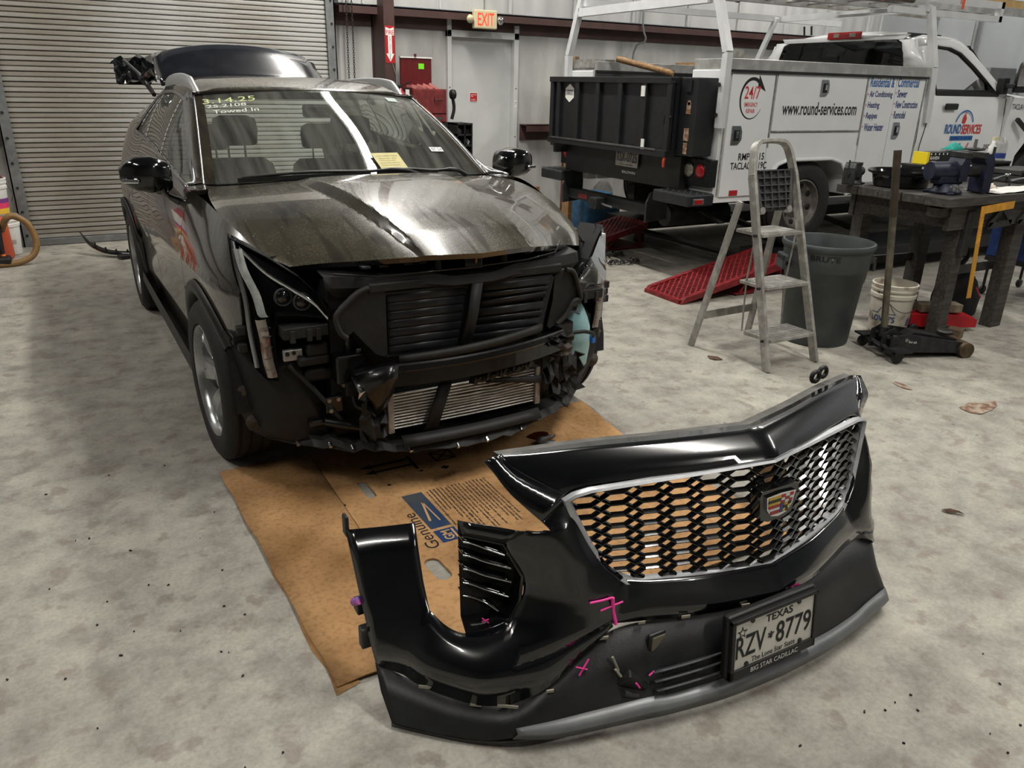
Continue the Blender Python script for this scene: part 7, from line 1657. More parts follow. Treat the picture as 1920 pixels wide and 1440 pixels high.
# ------------------------------------------------------------------ white bucket by the bench
bk = thing('bucket', 'dirty white five gallon bucket with wire handle beside the workbench', 'bucket', (5.06, 3.40, 0))
BW = mat('bucket_white', rgb(206, 200, 186), 0.5, 0, col2=rgb(128, 106, 84), scale=8, mix=(0.30, 0.46), detail=9)
def bucket_mesh(r0, r1, h): return MB().lathe([(0, 0.008), (r0 - 0.01, 0.0), (r0, 0.01), (lerp(r0, r1, .72), h * .72), (lerp(r0, r1, .72) + .008, h * .73), (lerp(r0, r1, .8) + .008, h * .80), (lerp(r0, r1, .8), h * .81), (lerp(r0, r1, .86), h * .86), (lerp(r0, r1, .86) + .007, h * .865), (lerp(r0, r1, .9) + .007, h * .90), (r1, h * .905), (r1 + .006, h - .004), (r1 + .002, h), (r1 - .006, h), (r1 - .01, h * .9), (r0 - .006, 0.02), (0, 0.016)], n=40)
bucket_mesh(0.128, 0.150, 0.36).build('bucket_body', BW, bk, sharp=50)
MB().tube(smooth_curve([(0.148, -0.02, 0.305), (0.12, -0.11, 0.235), (0.0, -0.165, 0.185), (-0.10, -0.125, 0.19), (-0.148, 0.02, 0.30)], 24), 0.0025, 6).build('wire_handle', M['steel'], bk)
def curved_print(name, s, m, par, r, zc, w_, h_, ang, slope=0.06, **k):
    o = text(name, s, m, par, (-w_ / 2, 0, zc - h_ / 2), (1, 0, 0), (0, 0, 1), width=w_, height=h_, **k)
    for v_ in o.data.vertices:
        an = v_.co.x / r + ang; rr = r + 0.0012 + (v_.co.z - zc) * slope; v_.co = Vector((rr * math.sin(an), -rr * math.cos(an), v_.co.z))
    return o
curved_print('bucket_lettering', 'LOWE\'S', M['inkn'], bk, 0.1352, 0.115, 0.17, 0.045, math.radians(-75), bold=0.02)
mb = MB(); mb.tube([(0.1375 * math.sin(a + math.radians(-75)), -0.1375 * math.cos(a + math.radians(-75)), z) for a, z in ((-0.62, 0.155), (-0.28, 0.155), (-0.14, 0.19), (0.0, 0.205), (0.14, 0.19), (0.28, 0.155), (0.62, 0.155))], 0.0035, 5); mb.build('bucket_roof_line', M['inkn'], bk)
curved_print('bucket_barcode', '||||', mat('code_blue', rgb(60, 84, 130), 0.6), bk, 0.1348, 0.095, 0.035, 0.055, math.radians(10), bold=0.05)
# ------------------------------------------------------------------ floor jack with a long handle
fj = thing('floor_jack', 'low black trolley floor jack with a tall rusty pipe handle by the white bucket', 'floor jack', (4.62, 3.03, 0), math.radians(-20))
JK = mat('jack_black', rgb(42, 43, 45), 0.5, 0.3, var=0.4, scale=14)
for y in (-0.105, 0.105): MB().prism([(-0.10, 0.05), (-0.10, 0.15), (0.02, 0.165), (0.42, 0.10), (0.46, 0.04), (0.40, 0.03)], y - 0.008, y + 0.008, 'y').build('side_plate', JK, fj)
MB().bx((0.0, -0.10, 0.05), (0.42, 0.10, 0.065)).build('bed_plate', JK, fj)
MB().prism([(0.05, 0.13), (0.10, 0.16), (0.44, 0.10), (0.42, 0.07)], -0.05, 0.05, 'y').build('lift_arm', JK, fj, bevel=0.006)
MB().cyl((0.44, -0.14, 0.052), (0.44, 0.14, 0.052), 0.052, n=20).build('front_roller', mat('roller_brown', rgb(88, 72, 52), 0.6, 0.3, var=0.4, scale=18), fj)
MB().lathe([(0, 0.02), (0.05, 0.02), (0.055, 0.0), (0, 0)], (0.36, 0, 0.135), 'z', 16).build('saddle', M['steel'], fj)
MB().bx((-0.12, -0.17, 0.045), (-0.06, 0.17, 0.075)).build('rear_axle_bar', JK, fj, bevel=0.004)
for y in (-0.19, 0.19):
    w_ = MB().lathe([(0, -0.017), (0.03, -0.017), (0.035, -0.012), (0.035, 0.012), (0.03, 0.017), (0, 0.017)], (-0.10, y, 0.036), 'y', 18).build('rear_caster', JK, fj)
    MB().prism([(-0.13, 0.04), (-0.07, 0.04), (-0.07, 0.085), (-0.13, 0.085)], y - 0.026, y - 0.021, 'y').bx((-0.14, y - 0.05, 0.08), (-0.03, y + 0.05, 0.092)).build('caster_fork', JK, fj)
for y in (-0.06, 0.06): MB().prism([(-0.14, 0.04), (-0.14, 0.16), (-0.06, 0.20), (0.0, 0.14), (0.0, 0.04)], y - 0.006, y + 0.006, 'y').build('handle_bracket', JK, fj)
MB().cyl((-0.07, -0.05, 0.12), (0.10, -0.05, 0.10), 0.035, n=14).build('hydraulic_ram', JK, fj)
for a, b in (((-0.10, -0.08, 0.14), (-0.10, 0.08, 0.14)), ((0.0, -0.12, 0.13), (0.0, 0.12, 0.13)), ((-0.12, -0.09, 0.08), (-0.12, 0.09, 0.08))): MB().cyl(a, b, 0.012, n=10).build('pivot_pin', M['steel_l'], fj)
text('jack_label', 'floor jack', M['inkw'], fj, (0.02, -0.1145, 0.105), (1, 0, -0.1), (0, 0, 1), width=0.06, height=0.022)
HD = mat('handle_rust', rgb(96, 90, 76), 0.6, 0.3, var=0.35, scale=16)
MB().tube([(-0.09, 0, 0.14), (-0.135, 0.02, 0.60), (-0.16, 0.04, 0.90)], 0.0215, 14).build('pipe_handle', HD, fj)
MB().tube([(-0.16, 0.04, 0.90), (-0.185, 0.055, 1.13), (-0.20, 0.065, 1.30)], 0.0235, 14).build('handle_grip', mat('grip_rust', rgb(72, 62, 52), 0.6, 0.4, var=0.3, scale=12), fj)
MB().cyl((-0.09, 0, 0.13), (-0.092, 0, 0.19), 0.032, n=14).build('handle_socket', JK, fj)
# ------------------------------------------------------------------ workbench
BT = 1.0; BX0, BX1, BY0, BY1 = 4.90, 6.75, 3.04, 3.92
wb = thing('workbench', 'heavy dark stained timber workbench at the right edge', 'workbench', (0, 0, 0))
for k in range(5):
    ya = lerp(BY0, BY1, k / 5); yb = lerp(BY0, BY1, (k + 1) / 5) - 0.006
    MB().bx((BX0 + 0.01 * (k % 2), ya, BT - 0.058), (BX1, yb, BT)).build('top_plank', M['wood'], wb, bevel=0.004)
MB().bx((5.02, 3.085, 0.78), (6.7, 3.125, BT - 0.058)).build('front_apron', M['wood'], wb, bevel=0.003); MB().bx((5.02, 3.83, 0.78), (6.7, 3.87, BT - 0.058)).build('rear_apron', M['wood'], wb, bevel=0.003)
MB().bx((5.03, 3.13, 0.80), (5.07, 3.83, BT - 0.058)).build('end_apron', M['wood'], wb, bevel=0.003)
MB().bx((4.93, 3.10, 0.87), (5.06, 3.20, 0.93)).build('corner_block', M['wood'], wb, bevel=0.003)
for (x, y, w_) in ((5.235, 3.145, 0.10), (5.92, 3.15, 0.13), (5.08, 3.79, 0.10), (5.70, 3.70, 0.11)): MB().bx((x - w_ / 2, y - 0.045, 0), (x + w_ / 2, y + 0.045, 0.90)).build('leg', M['wood'], wb, bevel=0.004)
MB().bx((5.20, 3.07, 0.60), (5.28, 3.10, 0.90)).build('leg_plate', M['steel'], wb)
for a, b in (((5.15, 3.77, 0.44), (5.75, 3.70, 0.44)), ((5.25, 3.20, 0.46), (6.0, 3.20, 0.46))): MB().bar(a, b, 0.025, 0.06).build('stretcher', M['steel'], wb, bevel=0.003)
# framing square hung on the front
sq = thing('framing_square', 'yellow framing square hanging on the front of the workbench', 'square', (5.29, 3.034, 0))
SQ = mat('square_yellow', rgb(206, 146, 34), 0.45, 0, var=0.2, scale=12)
MB().prism([(-0.03, 0.935), (0.345, 0.955), (0.345, 0.905), (0.02, 0.885), (0.095, 0.30), (0.045, 0.30)], -0.002, 0.002, 'y').build('blade', SQ, sq)
mb = MB()
for k in range(26): mb.box((0.012 + 0.0017 * k * 2.0 + 0.012, -0.0026, 0.86 - 0.0215 * k), (0.016 if k % 2 else 0.026, 0.0012, 0.0025))
o = mb.build('scale_marks', M['ink'], sq); o['kind'] = 'stuff'
for x, lab in ((5.58, 'triangular steel bracket next to the yellow framing square'), (5.93, 'triangular steel bracket at the right end of the workbench front')):
    t = thing('steel_bracket', lab, 'bracket', (x, 3.068, 0), 0, 'triangular steel brackets on the bench front')
    a, b, c = (0.0, 0.905), (-0.135, 0.79), (0.13, 0.80)
    for p, q, w_ in ((a, b, 0.035), (b, c, 0.042), (a, c, 0.03)): MB().bar((p[0], 0, p[1]), (q[0], 0, q[1]), w_, 0.008, (0, 1, 0)) if False else MB().bar((p[0], 0, p[1]), (q[0], 0, q[1]), 0.010, w_, (0, 0, 1)).build('bracket_side', M['steel'], t)
    MB().bar((-0.04, -0.006, 0.815), (0.05, -0.006, 0.818), 0.006, 0.008).build('bracket_slot', M['black'], t)
# oil drain pan
dp = thing('drain_pan', 'round black plastic oil drain pan on the workbench', 'pan', (5.20, 3.62, BT))
MB().lathe([(0, 0.006), (0.17, 0.004), (0.18, 0.012), (0.195, 0.085), (0.225, 0.098), (0.232, 0.11), (0.224, 0.116), (0.20, 0.104), (0.17, 0.02), (0, 0.014)], n=44).build('pan_body', M['blackg'], dp, sharp=50)
# the big bench vise
def vise(name, lab, loc, rz, scale, body, jaw):
    v = thing(name, lab, 'vise', loc, rz); v.scale = (scale,) * 3
    MB().lathe([(0, 0), (0.105, 0.0), (0.11, 0.012), (0.105, 0.025), (0.085, 0.035), (0.08, 0.07), (0, 0.07)], n=28).build('swivel_base', body, v)
    for a in (0.7, 2.5, 4.3): MB().bx((0.08, -0.025, 0.0), (0.14, 0.025, 0.02)).build('base_lug', body, v, bevel=0.006).rotation_euler = (0, 0, a)
    MB().bx((-0.10, -0.055, 0.065), (0.09, 0.055, 0.13)).build('body_block', body, v, bevel=0.015)
    MB().cyl((-0.16, 0, 0.155), (0.06, 0, 0.155), 0.062, 0.066, 24).build('body_barrel', body, v)
    MB().prism([(0.03, 0.09), (0.03, 0.20), (0.05, 0.245), (0.095, 0.245), (0.095, 0.09)], -0.075, 0.075, 'y').build('fixed_jaw', body, v, bevel=0.008)
    MB().bx((0.05, -0.085, 0.245), (0.10, 0.085, 0.285)).build('anvil_jaw', jaw, v, bevel=0.004)
    MB().cyl((0.09, 0, 0.15), (0.27, 0, 0.15), 0.037, n=20).build('slide_tube', M['steel'], v)
    MB().prism([(0.24, 0.006), (0.235, 0.20), (0.21, 0.235), (0.215, 0.275), (0.27, 0.275), (0.30, 0.22), (0.305, 0.02), (0.28, 0.006)], -0.07, 0.07, 'y').build('moving_jaw', body, v, bevel=0.010)
    MB().bx((0.195, -0.08, 0.245), (0.225, 0.08, 0.285)).build('jaw_plate', jaw, v, bevel=0.003)
    MB().cyl((0.30, 0, 0.15), (0.345, 0, 0.15), 0.026, n=14).build('screw_head', M['steel'], v)
    MB().cyl((0.33, 0, 0.32), (0.33, 0.0, 0.01), 0.010, n=10).build('tommy_bar', M['steel'], v)
    MB().cyl((-0.06, -0.12, 0.06), (0.04, -0.12, 0.06), 0.007, n=8).cyl((-0.01, -0.125, 0.02), (-0.01, -0.115, 0.065), 0.01, n=8).build('lock_lever', M['chrome'], v)
    return v
vise('bench_vise', 'large blue black bench vise at the front corner of the workbench', (5.16, 3.25, BT), math.radians(-18), 0.95, mat('vise_blue', rgb(34, 38, 58), 0.45, 0.2, var=0.35, scale=14), M['steel'])
vise('bench_vise', 'small grey bench vise clamped at the far corner of the workbench', (5.02, 3.86, BT), math.radians(200), 0.55, mat('vise_grey', rgb(58, 60, 60), 0.5, 0.3, var=0.3, scale=14), M['steel'])
# glove box, rag, bottle, paper, tools on the bench
rs = thing('bench_riser', 'long dark riser shelf along the back of the workbench', 'shelf', (6.17, 3.82, BT))
MB().bx((-0.60, -0.085, 0.115), (0.57, 0.085, 0.13)).build('riser_top', M['steel'], rs)
for x in (-0.59, -0.02, 0.555): MB().bx((x, -0.08, 0), (x + 0.015, 0.08, 0.115)).build('riser_side', M['steel'], rs)
RZ_ = BT + 0.131
gb = thing('glove_box', 'black and yellow disposable glove box on the workbench riser', 'box', (5.79, 3.81, RZ_), math.radians(-3))
g2_ = thing('glove_box', 'plain black glove box with white dots right of the yellow ended one', 'box', (6.09, 3.81, RZ_)); MB().bx((-0.13, -0.06, 0), (0.13, 0.06, 0.085)).build('carton', M['black'], g2_, bevel=0.002)
for k in range(5): MB().bx((-0.10 + 0.045 * k, -0.0612, 0.05), (-0.075 + 0.045 * k, -0.0602, 0.062)).build('carton_mark', M['inkw'], g2_)
MB().bx((-0.13, -0.06, 0), (0.13, 0.06, 0.085)).build('carton', M['black'], gb, bevel=0.002); MB().bx((-0.1315, -0.0605, 0.0), (-0.105, 0.0605, 0.0855)).build('yellow_end', mat('box_yellow', rgb(232, 206, 30), 0.5), gb)
text('carton_lettering', 'RAVEN', M['inkw'], gb, (-0.095, -0.0605, 0.032), (1, 0, 0), (0, 0, 1), width=0.10, height=0.024, bold=0.01); text('carton_lettering', 'NITRILE', M['inkw'], gb, (-0.095, -0.0605, 0.010), (1, 0, 0), (0, 0, 1), width=0.07, height=0.013)
for k in range(5): MB().lathe([(0, -0.001), (0.007, -0.001)], (-0.09 + 0.045 * k, -0.0606, 0.072), 'y', 10).build('carton_dot', M['inkw'], gb)
mb = MB(); rr = random.Random(9); rows = []
for i in range(9): rows.append([(-0.09 + 0.18 * i / 8 + rr.uniform(-.008, .008), -0.05 + 0.1 * j / 6, 0.006 + 0.05 * math.sin(PI * i / 8) * math.sin(PI * j / 6) + rr.uniform(0, 0.012)) for j in range(7)])
rg = mb.grid(rows).build('shop_rag', mat('rag_teal', rgb(32, 150, 138), 0.8), solid=0.004); rg.location = (6.03, 3.80, RZ_ + 0.087); tag(rg, 'crumpled teal glove lying on the black glove boxes', 'glove')
fn = thing('funnel_cap', 'dark round lid with a stem beside the teal glove on the bench', 'lid', (6.30, 3.80, RZ_)); MB().lathe([(0.02, 0.08), (0.075, 0.09), (0.08, 0.10), (0.02, 0.11), (0.014, 0.11), (0.012, 0.17), (0, 0.17)], n=24).cyl((0, 0, 0), (0, 0, 0.09), 0.018, n=10).build('lid_disc', M['grey_pl'], fn)
bt = thing('clear_bottle', 'clear plastic bottle standing on the workbench riser', 'bottle', (6.66, 3.80, RZ_)); MB().lathe([(0, 0.0), (0.042, 0.0), (0.045, 0.01), (0.045, 0.13), (0.032, 0.155), (0.02, 0.16), (0.02, 0.18), (0, 0.18)], n=20).build('bottle_body', mat('bottle_clear', rgb(206, 208, 206), 0.15, trans=0.55, alpha=0.75), bt); MB().lathe([(0.046, 0.02), (0.046, 0.06)], n=20).build('bottle_label', mat('label_blue', rgb(40, 60, 130), 0.5), bt)
bt2 = thing('spray_bottle', 'small cream bottle on the workbench left of the clear bottle', 'bottle', (6.54, 3.80, RZ_)); MB().lathe([(0, 0), (0.03, 0), (0.03, 0.11), (0.012, 0.135), (0.012, 0.16), (0, 0.16)], n=16).build('bottle_body', M['whitef'], bt2); MB().bx((-0.012, -0.012, 0.16), (0.045, 0.012, 0.185)).build('sprayer', mat('cream_plastic', rgb(206, 196, 160), 0.45), bt2)
pa = MB(); rr = random.Random(5); pa.grid([[(lerp(0, 0.75, i / 10), lerp(0, 0.22, j / 5), 0.004 + rr.uniform(0, 0.01)) for j in range(6)] for i in range(11)], smooth=False); po = pa.build('paper_sheet', M['whitef'], solid=0.0015); po.location = (5.44, 3.07, BT); tag(po, 'crumpled white paper spread over the front of the workbench', 'paper')
orr = MB(); orr.grid([[(0.10 * i / 5 + rr.uniform(-.01, .01), 0.06 * j / 4, 0.015 + 0.035 * math.sin(PI * i / 5) * math.sin(PI * j / 4) + rr.uniform(0, .01)) for j in range(5)] for i in range(6)]); oo = orr.build('orange_wrapper', mat('wrap_orange', rgb(214, 140, 40), 0.5, col2=rgb(236, 230, 214), scale=22), solid=0.002); oo.location = (5.46, 3.12, BT + 0.012); tag(oo, 'crumpled orange and white wrapper under the large vise jaw', 'wrapper')
for i, (x, y, l_, rz, lab) in enumerate(((5.95, 3.40, 0.34, 0.25, 'chrome wrench lying on the workbench next to the bottles'), (6.0, 3.30, 0.30, 0.1, 'chrome ratchet lying on the workbench paper'))):
    t = thing('wrench', lab, 'wrench', (x, y, BT + 0.05), rz, 'chrome wrenches on the bench'); MB().cyl((0, 0, 0), (l_, 0, 0.01), 0.008, n=10).build('shaft', M['chrome'], t); MB().lathe([(0, -0.012), (0.02, -0.012), (0.022, 0.012), (0, 0.012)], (l_, 0, 0.01), 'z', 14).build('head', M['chrome'], t); MB().cyl((0, 0, -0.05), (0, 0, 0.0), 0.007, n=8).cyl((l_, 0, -0.05), (l_, 0, 0.0), 0.007, n=8).build('rest', M['black'], t)
tb = thing('tool_case', 'low grey tool case at the right end of the workbench', 'tool case', (6.54, 3.55, BT)); MB().bx((-0.2, -0.13, 0), (0.2, 0.13, 0.10)).build('case_body', M['grey_pl'], tb, bevel=0.008); MB().bx((-0.2, -0.133, 0.055), (0.2, 0.133, 0.062)).build('case_seam', M['black'], tb)
for x in (-0.15, 0.15): MB().bx((x - 0.025, -0.14, 0.04), (x + 0.025, -0.13, 0.08)).build('case_latch', M['black'], tb)
# ------------------------------------------------------------------ under the bench
bg = MB(); rr = random.Random(14); rows = []
for i, (z, sx, sy, ox) in enumerate(((0.0, 0.17, 0.12, 0), (0.02, 0.20, 0.15, 0), (0.15, 0.205, 0.15, -0.01), (0.28, 0.17, 0.12, -0.02), (0.37, 0.10, 0.07, -0.04), (0.40, 0.03, 0.03, -0.05))):
    rows.append([(ox + sx * math.cos(t) * (1 + 0.08 * rr.uniform(-1, 1)), sy * math.sin(t) * (1 + 0.08 * rr.uniform(-1, 1)), z + 0.015 * rr.uniform(-1, 1) * (z > 0)) for t in [2 * PI * k / 18 for k in range(18)]])
bgt = thing('tool_bag', 'slumped black fabric bag with red zipper leaning on the bench leg', 'bag', (5.93, 3.46, 0))
bg.grid(rows, closed_u=True).add(rows[0], [tuple(range(18))]).add(rows[-1], [tuple(range(18))]).build('bag_body', mat('bag_black', rgb(24, 24, 26), 0.85, 0, var=0.2, scale=10), bgt)
MB().bar((-0.04, -0.165, 0.26), (0.05, -0.165, 0.17), 0.006, 0.014).build('zipper', mat('zip_red', rgb(190, 40, 70), 0.5), bgt)
MB().tube(smooth_curve([(-0.08, 0, 0.38), (0.06, 0.02, 0.44), (0.14, 0.08, 0.50)], 10), 0.02, 8).build('bag_strap', mat('bag_black', rgb(24, 24, 26), 0.85), bgt)
rj = thing('red_floor_jack', 'red trolley jack lying under the workbench', 'floor jack', (5.28, 3.36, 0), math.radians(-28))
MB().prism([(-0.05, 0.035), (-0.05, 0.125), (0.14, 0.13), (0.40, 0.115), (0.44, 0.09), (0.44, 0.035)], -0.075, 0.075, 'y').build('chassis', mat('jack_red', rgb(178, 26, 34), 0.4, 0, var=0.2, scale=12), rj, bevel=0.008)
MB().bx((0.02, -0.05, 0.135), (0.33, 0.06, 0.195)).build('timber_block', mat('dirty_lumber', rgb(150, 136, 112), 0.75, 0, var=0.4, scale=12), rj, bevel=0.004)
for x, y in ((0.20, -0.10), (0.20, 0.10), (-0.03, 0.09), (-0.03, -0.09)): MB().lathe([(0, -0.014), (0.026, -0.014), (0.03, -0.01), (0.03, 0.01), (0.026, 0.014), (0, 0.014)], (x, y, 0.031), 'y', 16).build('caster', JK, rj); 
for i, (x, y, z, d, rz, lab) in enumerate(((5.36, 3.07, 0.035, (0.10, 0.09, 0.07), 0.3, 'small brown wood block on the floor by the bench leg'), (5.40, 3.42, 0.02, (0.14, 0.14, 0.04), 0.8, 'flat brown wood scrap behind the floor jack'))):
    o = MB().box((0, 0, 0), d).build('wood_block', mat('block_brown', rgb(104, 84, 62), 0.75, var=0.35, scale=10), bevel=0.004); o.location = (x, y, z); o.rotation_euler = (0, 0, rz); tag(o, lab, 'wood block')
ck = thing('tool_cart', 'blue and steel rolling tool cart beyond the workbench at the right edge', 'tool cart', (6.95, 3.52, 0))
MB().bx((-0.14, -0.22, 0.30), (0.5, 0.28, 0.34)).build('cart_tray', M['steel'], ck); MB().bx((-0.14, -0.22, 0.34), (0.5, 0.28, 0.72)).build('blue_bin', mat('bin_blue', rgb(30, 66, 128), 0.5, 0, var=0.35, scale=14), ck, bevel=0.01)
for x, y in ((-0.11, -0.19), (0.45, -0.19), (-0.11, 0.25), (0.45, 0.25)):
    MB().cyl((x, y, 0.08), (x, y, 0.30), 0.012, n=8).build('cart_leg', M['black'], ck); MB().lathe([(0, -0.012), (0.035, -0.012), (0.04, 0), (0.035, 0.012), (0, 0.012)], (x, y, 0.04), 'y', 16).build('caster', M['black'], ck)
# ------------------------------------------------------------------ left edge: buckets, red cloth, vacuum hose
b1 = thing('bucket', 'white bucket on the floor at the left edge behind the tan hose', 'bucket', (-0.66, 8.78, 0)); bucket_mesh(0.132, 0.152, 0.37).build('bucket_body', M['whitef'], b1, sharp=50)
curved_print('bucket_print', '(/) IIII', M['ink'], b1, 0.137, 0.12, 0.09, 0.06, math.radians(28))
b2 = thing('bucket', 'white lidded bucket with colourful label stacked on top at the left edge', 'bucket', (-0.70, 8.78, 0.372)); bucket_mesh(0.132, 0.152, 0.34).build('bucket_body', M['whitef'], b2, sharp=50)
for z0_, z1_, c in ((0.02, 0.07, rgb(232, 190, 60)), (0.07, 0.12, rgb(226, 60, 110)), (0.12, 0.16, rgb(120, 60, 130))): MB().lathe([(0.1345 + z0_ * .06, z0_), (0.1345 + z1_ * .06, z1_)], n=36).build('label_band', mat('band_%d' % int(z0_ * 100), c, 0.5), b2)
MB().tube(smooth_curve([(0.15, 0.0, 0.28), (0.19, -0.05, 0.20), (0.17, -0.08, 0.13)], 10), 0.003, 5).build('wire_handle', M['steel'], b2)
rr = random.Random(2); mb = MB(); rows = []
for i in range(7): rows.append([((0.15 - 0.012 * i) * math.cos(t) * (1 + 0.1 * rr.uniform(-1, 1)), (0.15 - 0.012 * i) * math.sin(t) * (1 + .1 * rr.uniform(-1, 1)), 0.025 * i + 0.012 * rr.uniform(0, 1)) for t in [2 * PI * k / 20 for k in range(20)]])
mb.grid(rows, closed_u=True).add(rows[0], [tuple(range(20))]).add(rows[-1], [tuple(range(20))]); o = mb.build('red_cloth', mat('cloth_red', rgb(140, 28, 40), 0.85, var=0.3, scale=14)); o.location = (-0.73, 8.78, 0.714); tag(o, 'dark red cloth heaped on the stacked white bucket', 'cloth')
vc = thing('shop_vacuum', 'orange shop vacuum with thick tan hose at the left edge', 'vacuum', (-0.75, 8.42, 0))
MB().lathe([(0, 0.03), (0.17, 0.03), (0.18, 0.05), (0.17, 0.34), (0.14, 0.40), (0, 0.40)], n=28).build('drum', mat('vac_orange', rgb(196, 84, 52), 0.5), vc)
MB().bx((-0.05, -0.30, 0.02), (0.16, -0.16, 0.09)).build('floor_nozzle', M['black'], vc, bevel=0.02)
MB().tube(smooth_curve([(0.12, -0.10, 0.30), (0.17, -0.16, 0.40), (0.23, -0.16, 0.43), (0.33, -0.16, 0.36), (0.375, -0.18, 0.20), (0.33, -0.22, 0.08), (0.20, -0.26, 0.03), (0.0, -0.28, 0.03), (-0.2, -0.3, 0.04)], 50), 0.028, 12).build('hose', mat('hose_tan', rgb(136, 104, 60), 0.5, var=0.15, scale=20), vc)
MB().tube([(0.10, -0.14, 0.36), (0.09, -0.17, 0.22), (0.10, -0.19, 0.10)], [0.026, 0.03, 0.018], 12).build('wand', M['black'], vc); MB().tube([(0.10, -0.19, 0.10), (0.105, -0.20, 0.06)], 0.02, 10).build('wand_cuff', mat('cuff_orange', rgb(220, 110, 40), 0.5), vc)
for z in (0.06,): MB().lathe([(0, -0.01), (0.04, -0.01), (0.045, 0.01), (0, 0.02)], (0.0, -0.15, 0.02), 'z', 12).build('vac_caster', M['black'], vc)
# the broken black trim strip on the floor behind the car
ts = thing('broken_trim', 'curved broken black plastic trim strip lying on the floor by the rear wheel', 'trim strip', (0.0, 0, 0))
mb = MB(); c_ = smooth_curve([(-0.02, 8.62, 0.20), (0.05, 8.48, 0.10), (0.16, 8.33, 0.045), (0.28, 8.22, 0.03), (0.42, 8.16, 0.03), (0.60, 8.12, 0.03)], 22)
mb.grid([[p + Vector((-0.02, -0.03, 0.0)) * min(1, k / 5) for k, p in enumerate(c_)], [p + Vector((0, 0, 0.03)) * min(1, k / 6) for k, p in enumerate(c_)], [p + Vector((0.03, 0.03, 0.0)) * min(1, k / 5) for k, p in enumerate(c_)]]); mb.build('strip', M['blackg'], ts, solid=0.008)
MB().box((0.34, 8.14, 0.02), (0.14, 0.10, 0.035), (0, 0, 0.3)).build('clip_end', M['black'], ts, bevel=0.006)
for k in (6, 9, 12, 15): MB().cyl(c_[k] + Vector((0, -0.01, 0.02)), c_[k] + Vector((0, -0.02, 0.05)), 0.008, n=8).build('trim_clip', M['black'], ts)
# ------------------------------------------------------------------ tool chest by the door
ch = thing('tool_chest', 'red metal tool chest with its lid open beside the brown column', 'tool chest', (3.46, 8.62, 0)); ch.scale = (0.68, 1, 1)
MB().bx((0.03, 0.0, 0.30), (0.68, 0.36, 1.20)).build('cabinet_base', M['steel'], ch)
MB().bx((0.05, 0.0, 1.20), (0.66, 0.36, 1.56)).build('chest_body', M['chest2'], ch, bevel=0.004)
MB().bx((0.06, -0.004, 1.29), (0.65, 0.0, 1.295)).build('drawer_gap', M['black'], ch); MB().bx((0.06, -0.01, 1.30), (0.65, 0.0, 1.55)).build('drawer_front', M['chest2'], ch, bevel=0.003); MB().bx((0.06, -0.01, 1.21), (0.65, 0.0, 1.285)).build('drawer_front', M['chest2'], ch, bevel=0.003)
MB().tube([(0.42, -0.01, 1.44), (0.42, -0.03, 1.44), (0.56, -0.03, 1.44), (0.56, -0.01, 1.44)], 0.006, 6).tube([(0.42, -0.03, 1.44), (0.42, -0.03, 1.48)], 0.006, 6).build('drawer_handle', M['black'], ch)
MB().bx((0.46, -0.012, 1.235), (0.58, -0.0105, 1.26)).build('maker_plate', M['steel_l'], ch)
MB().bx((0.04, 0.33, 1.56), (0.60, 0.37, 1.90)).build('open_lid', M['chest'], ch, bevel=0.004); MB().bx((0.03, 0.32, 1.885), (0.61, 0.375, 1.90)).build('lid_rim', M['whitef'], ch)
MB().bx((0.36, 0.326, 1.77), (0.46, 0.33, 1.83)).build('green_sticker', mat('sticker_green', rgb(120, 230, 40), 0.5), ch)
MB().bx((0.28, 0.30, 1.90), (0.31, 0.33, 1.93)).build('lid_latch', M['chest'], ch)
for i in range(5): MB().box((0.12 + 0.1 * i, 0.15, 1.575), (0.09, 0.16, 0.03), (0.1 * i, 0.2, 0.3 * i)).build('cloth_scrap', mat('cloth_pink', rgb(176, 110, 104), 0.8), ch)
hm = thing('ear_muffs', 'black round hanging ear protector on the side of the red tool chest', 'ear muffs', (4.0, 8.66, 1.235)); MB().lathe([(0, -0.02), (0.05, -0.02), (0.055, 0.0), (0.05, 0.03), (0, 0.03)], (0, 0, 0.27), 'x', 18).build('cup', M['black'], hm); MB().tube(smooth_curve([(0.0, 0, 0.25), (0.02, 0, 0.12), (-0.01, 0, 0.0)], 10), 0.02, 8).build('band', M['black'], hm)
pb = thing('parts_cabinet', 'dark open front bin cabinet below the tool chest', 'cabinet', (3.935, 8.40, 0)); pb.scale = (0.62, 1, 0.985)
for z in (0.72, 0.84, 0.96, 1.08, 1.20): MB().bx((0, 0, z), (0.32, 0.30, z + 0.02)).build('shelf', M['steel'], pb)
for x in (0.0, 0.155, 0.30): MB().bx((x, 0, 0), (x + 0.02, 0.30, 1.22)).build('divider', M['steel'], pb)
MB().bx((0, 0.29, 0), (0.32, 0.30, 1.22)).build('back_panel', M['blackm'], pb)
for i, (x, z) in enumerate(((0.04, 1.10), (0.2, 1.10), (0.05, 0.98), (0.21, 0.98))): MB().box((x + 0.05, 0.1, z + 0.03), (0.08, 0.1, 0.05), (0.2 * i, 0.3, 0.4 * i)).build('hardware_heap', M['steel_l'], pb)
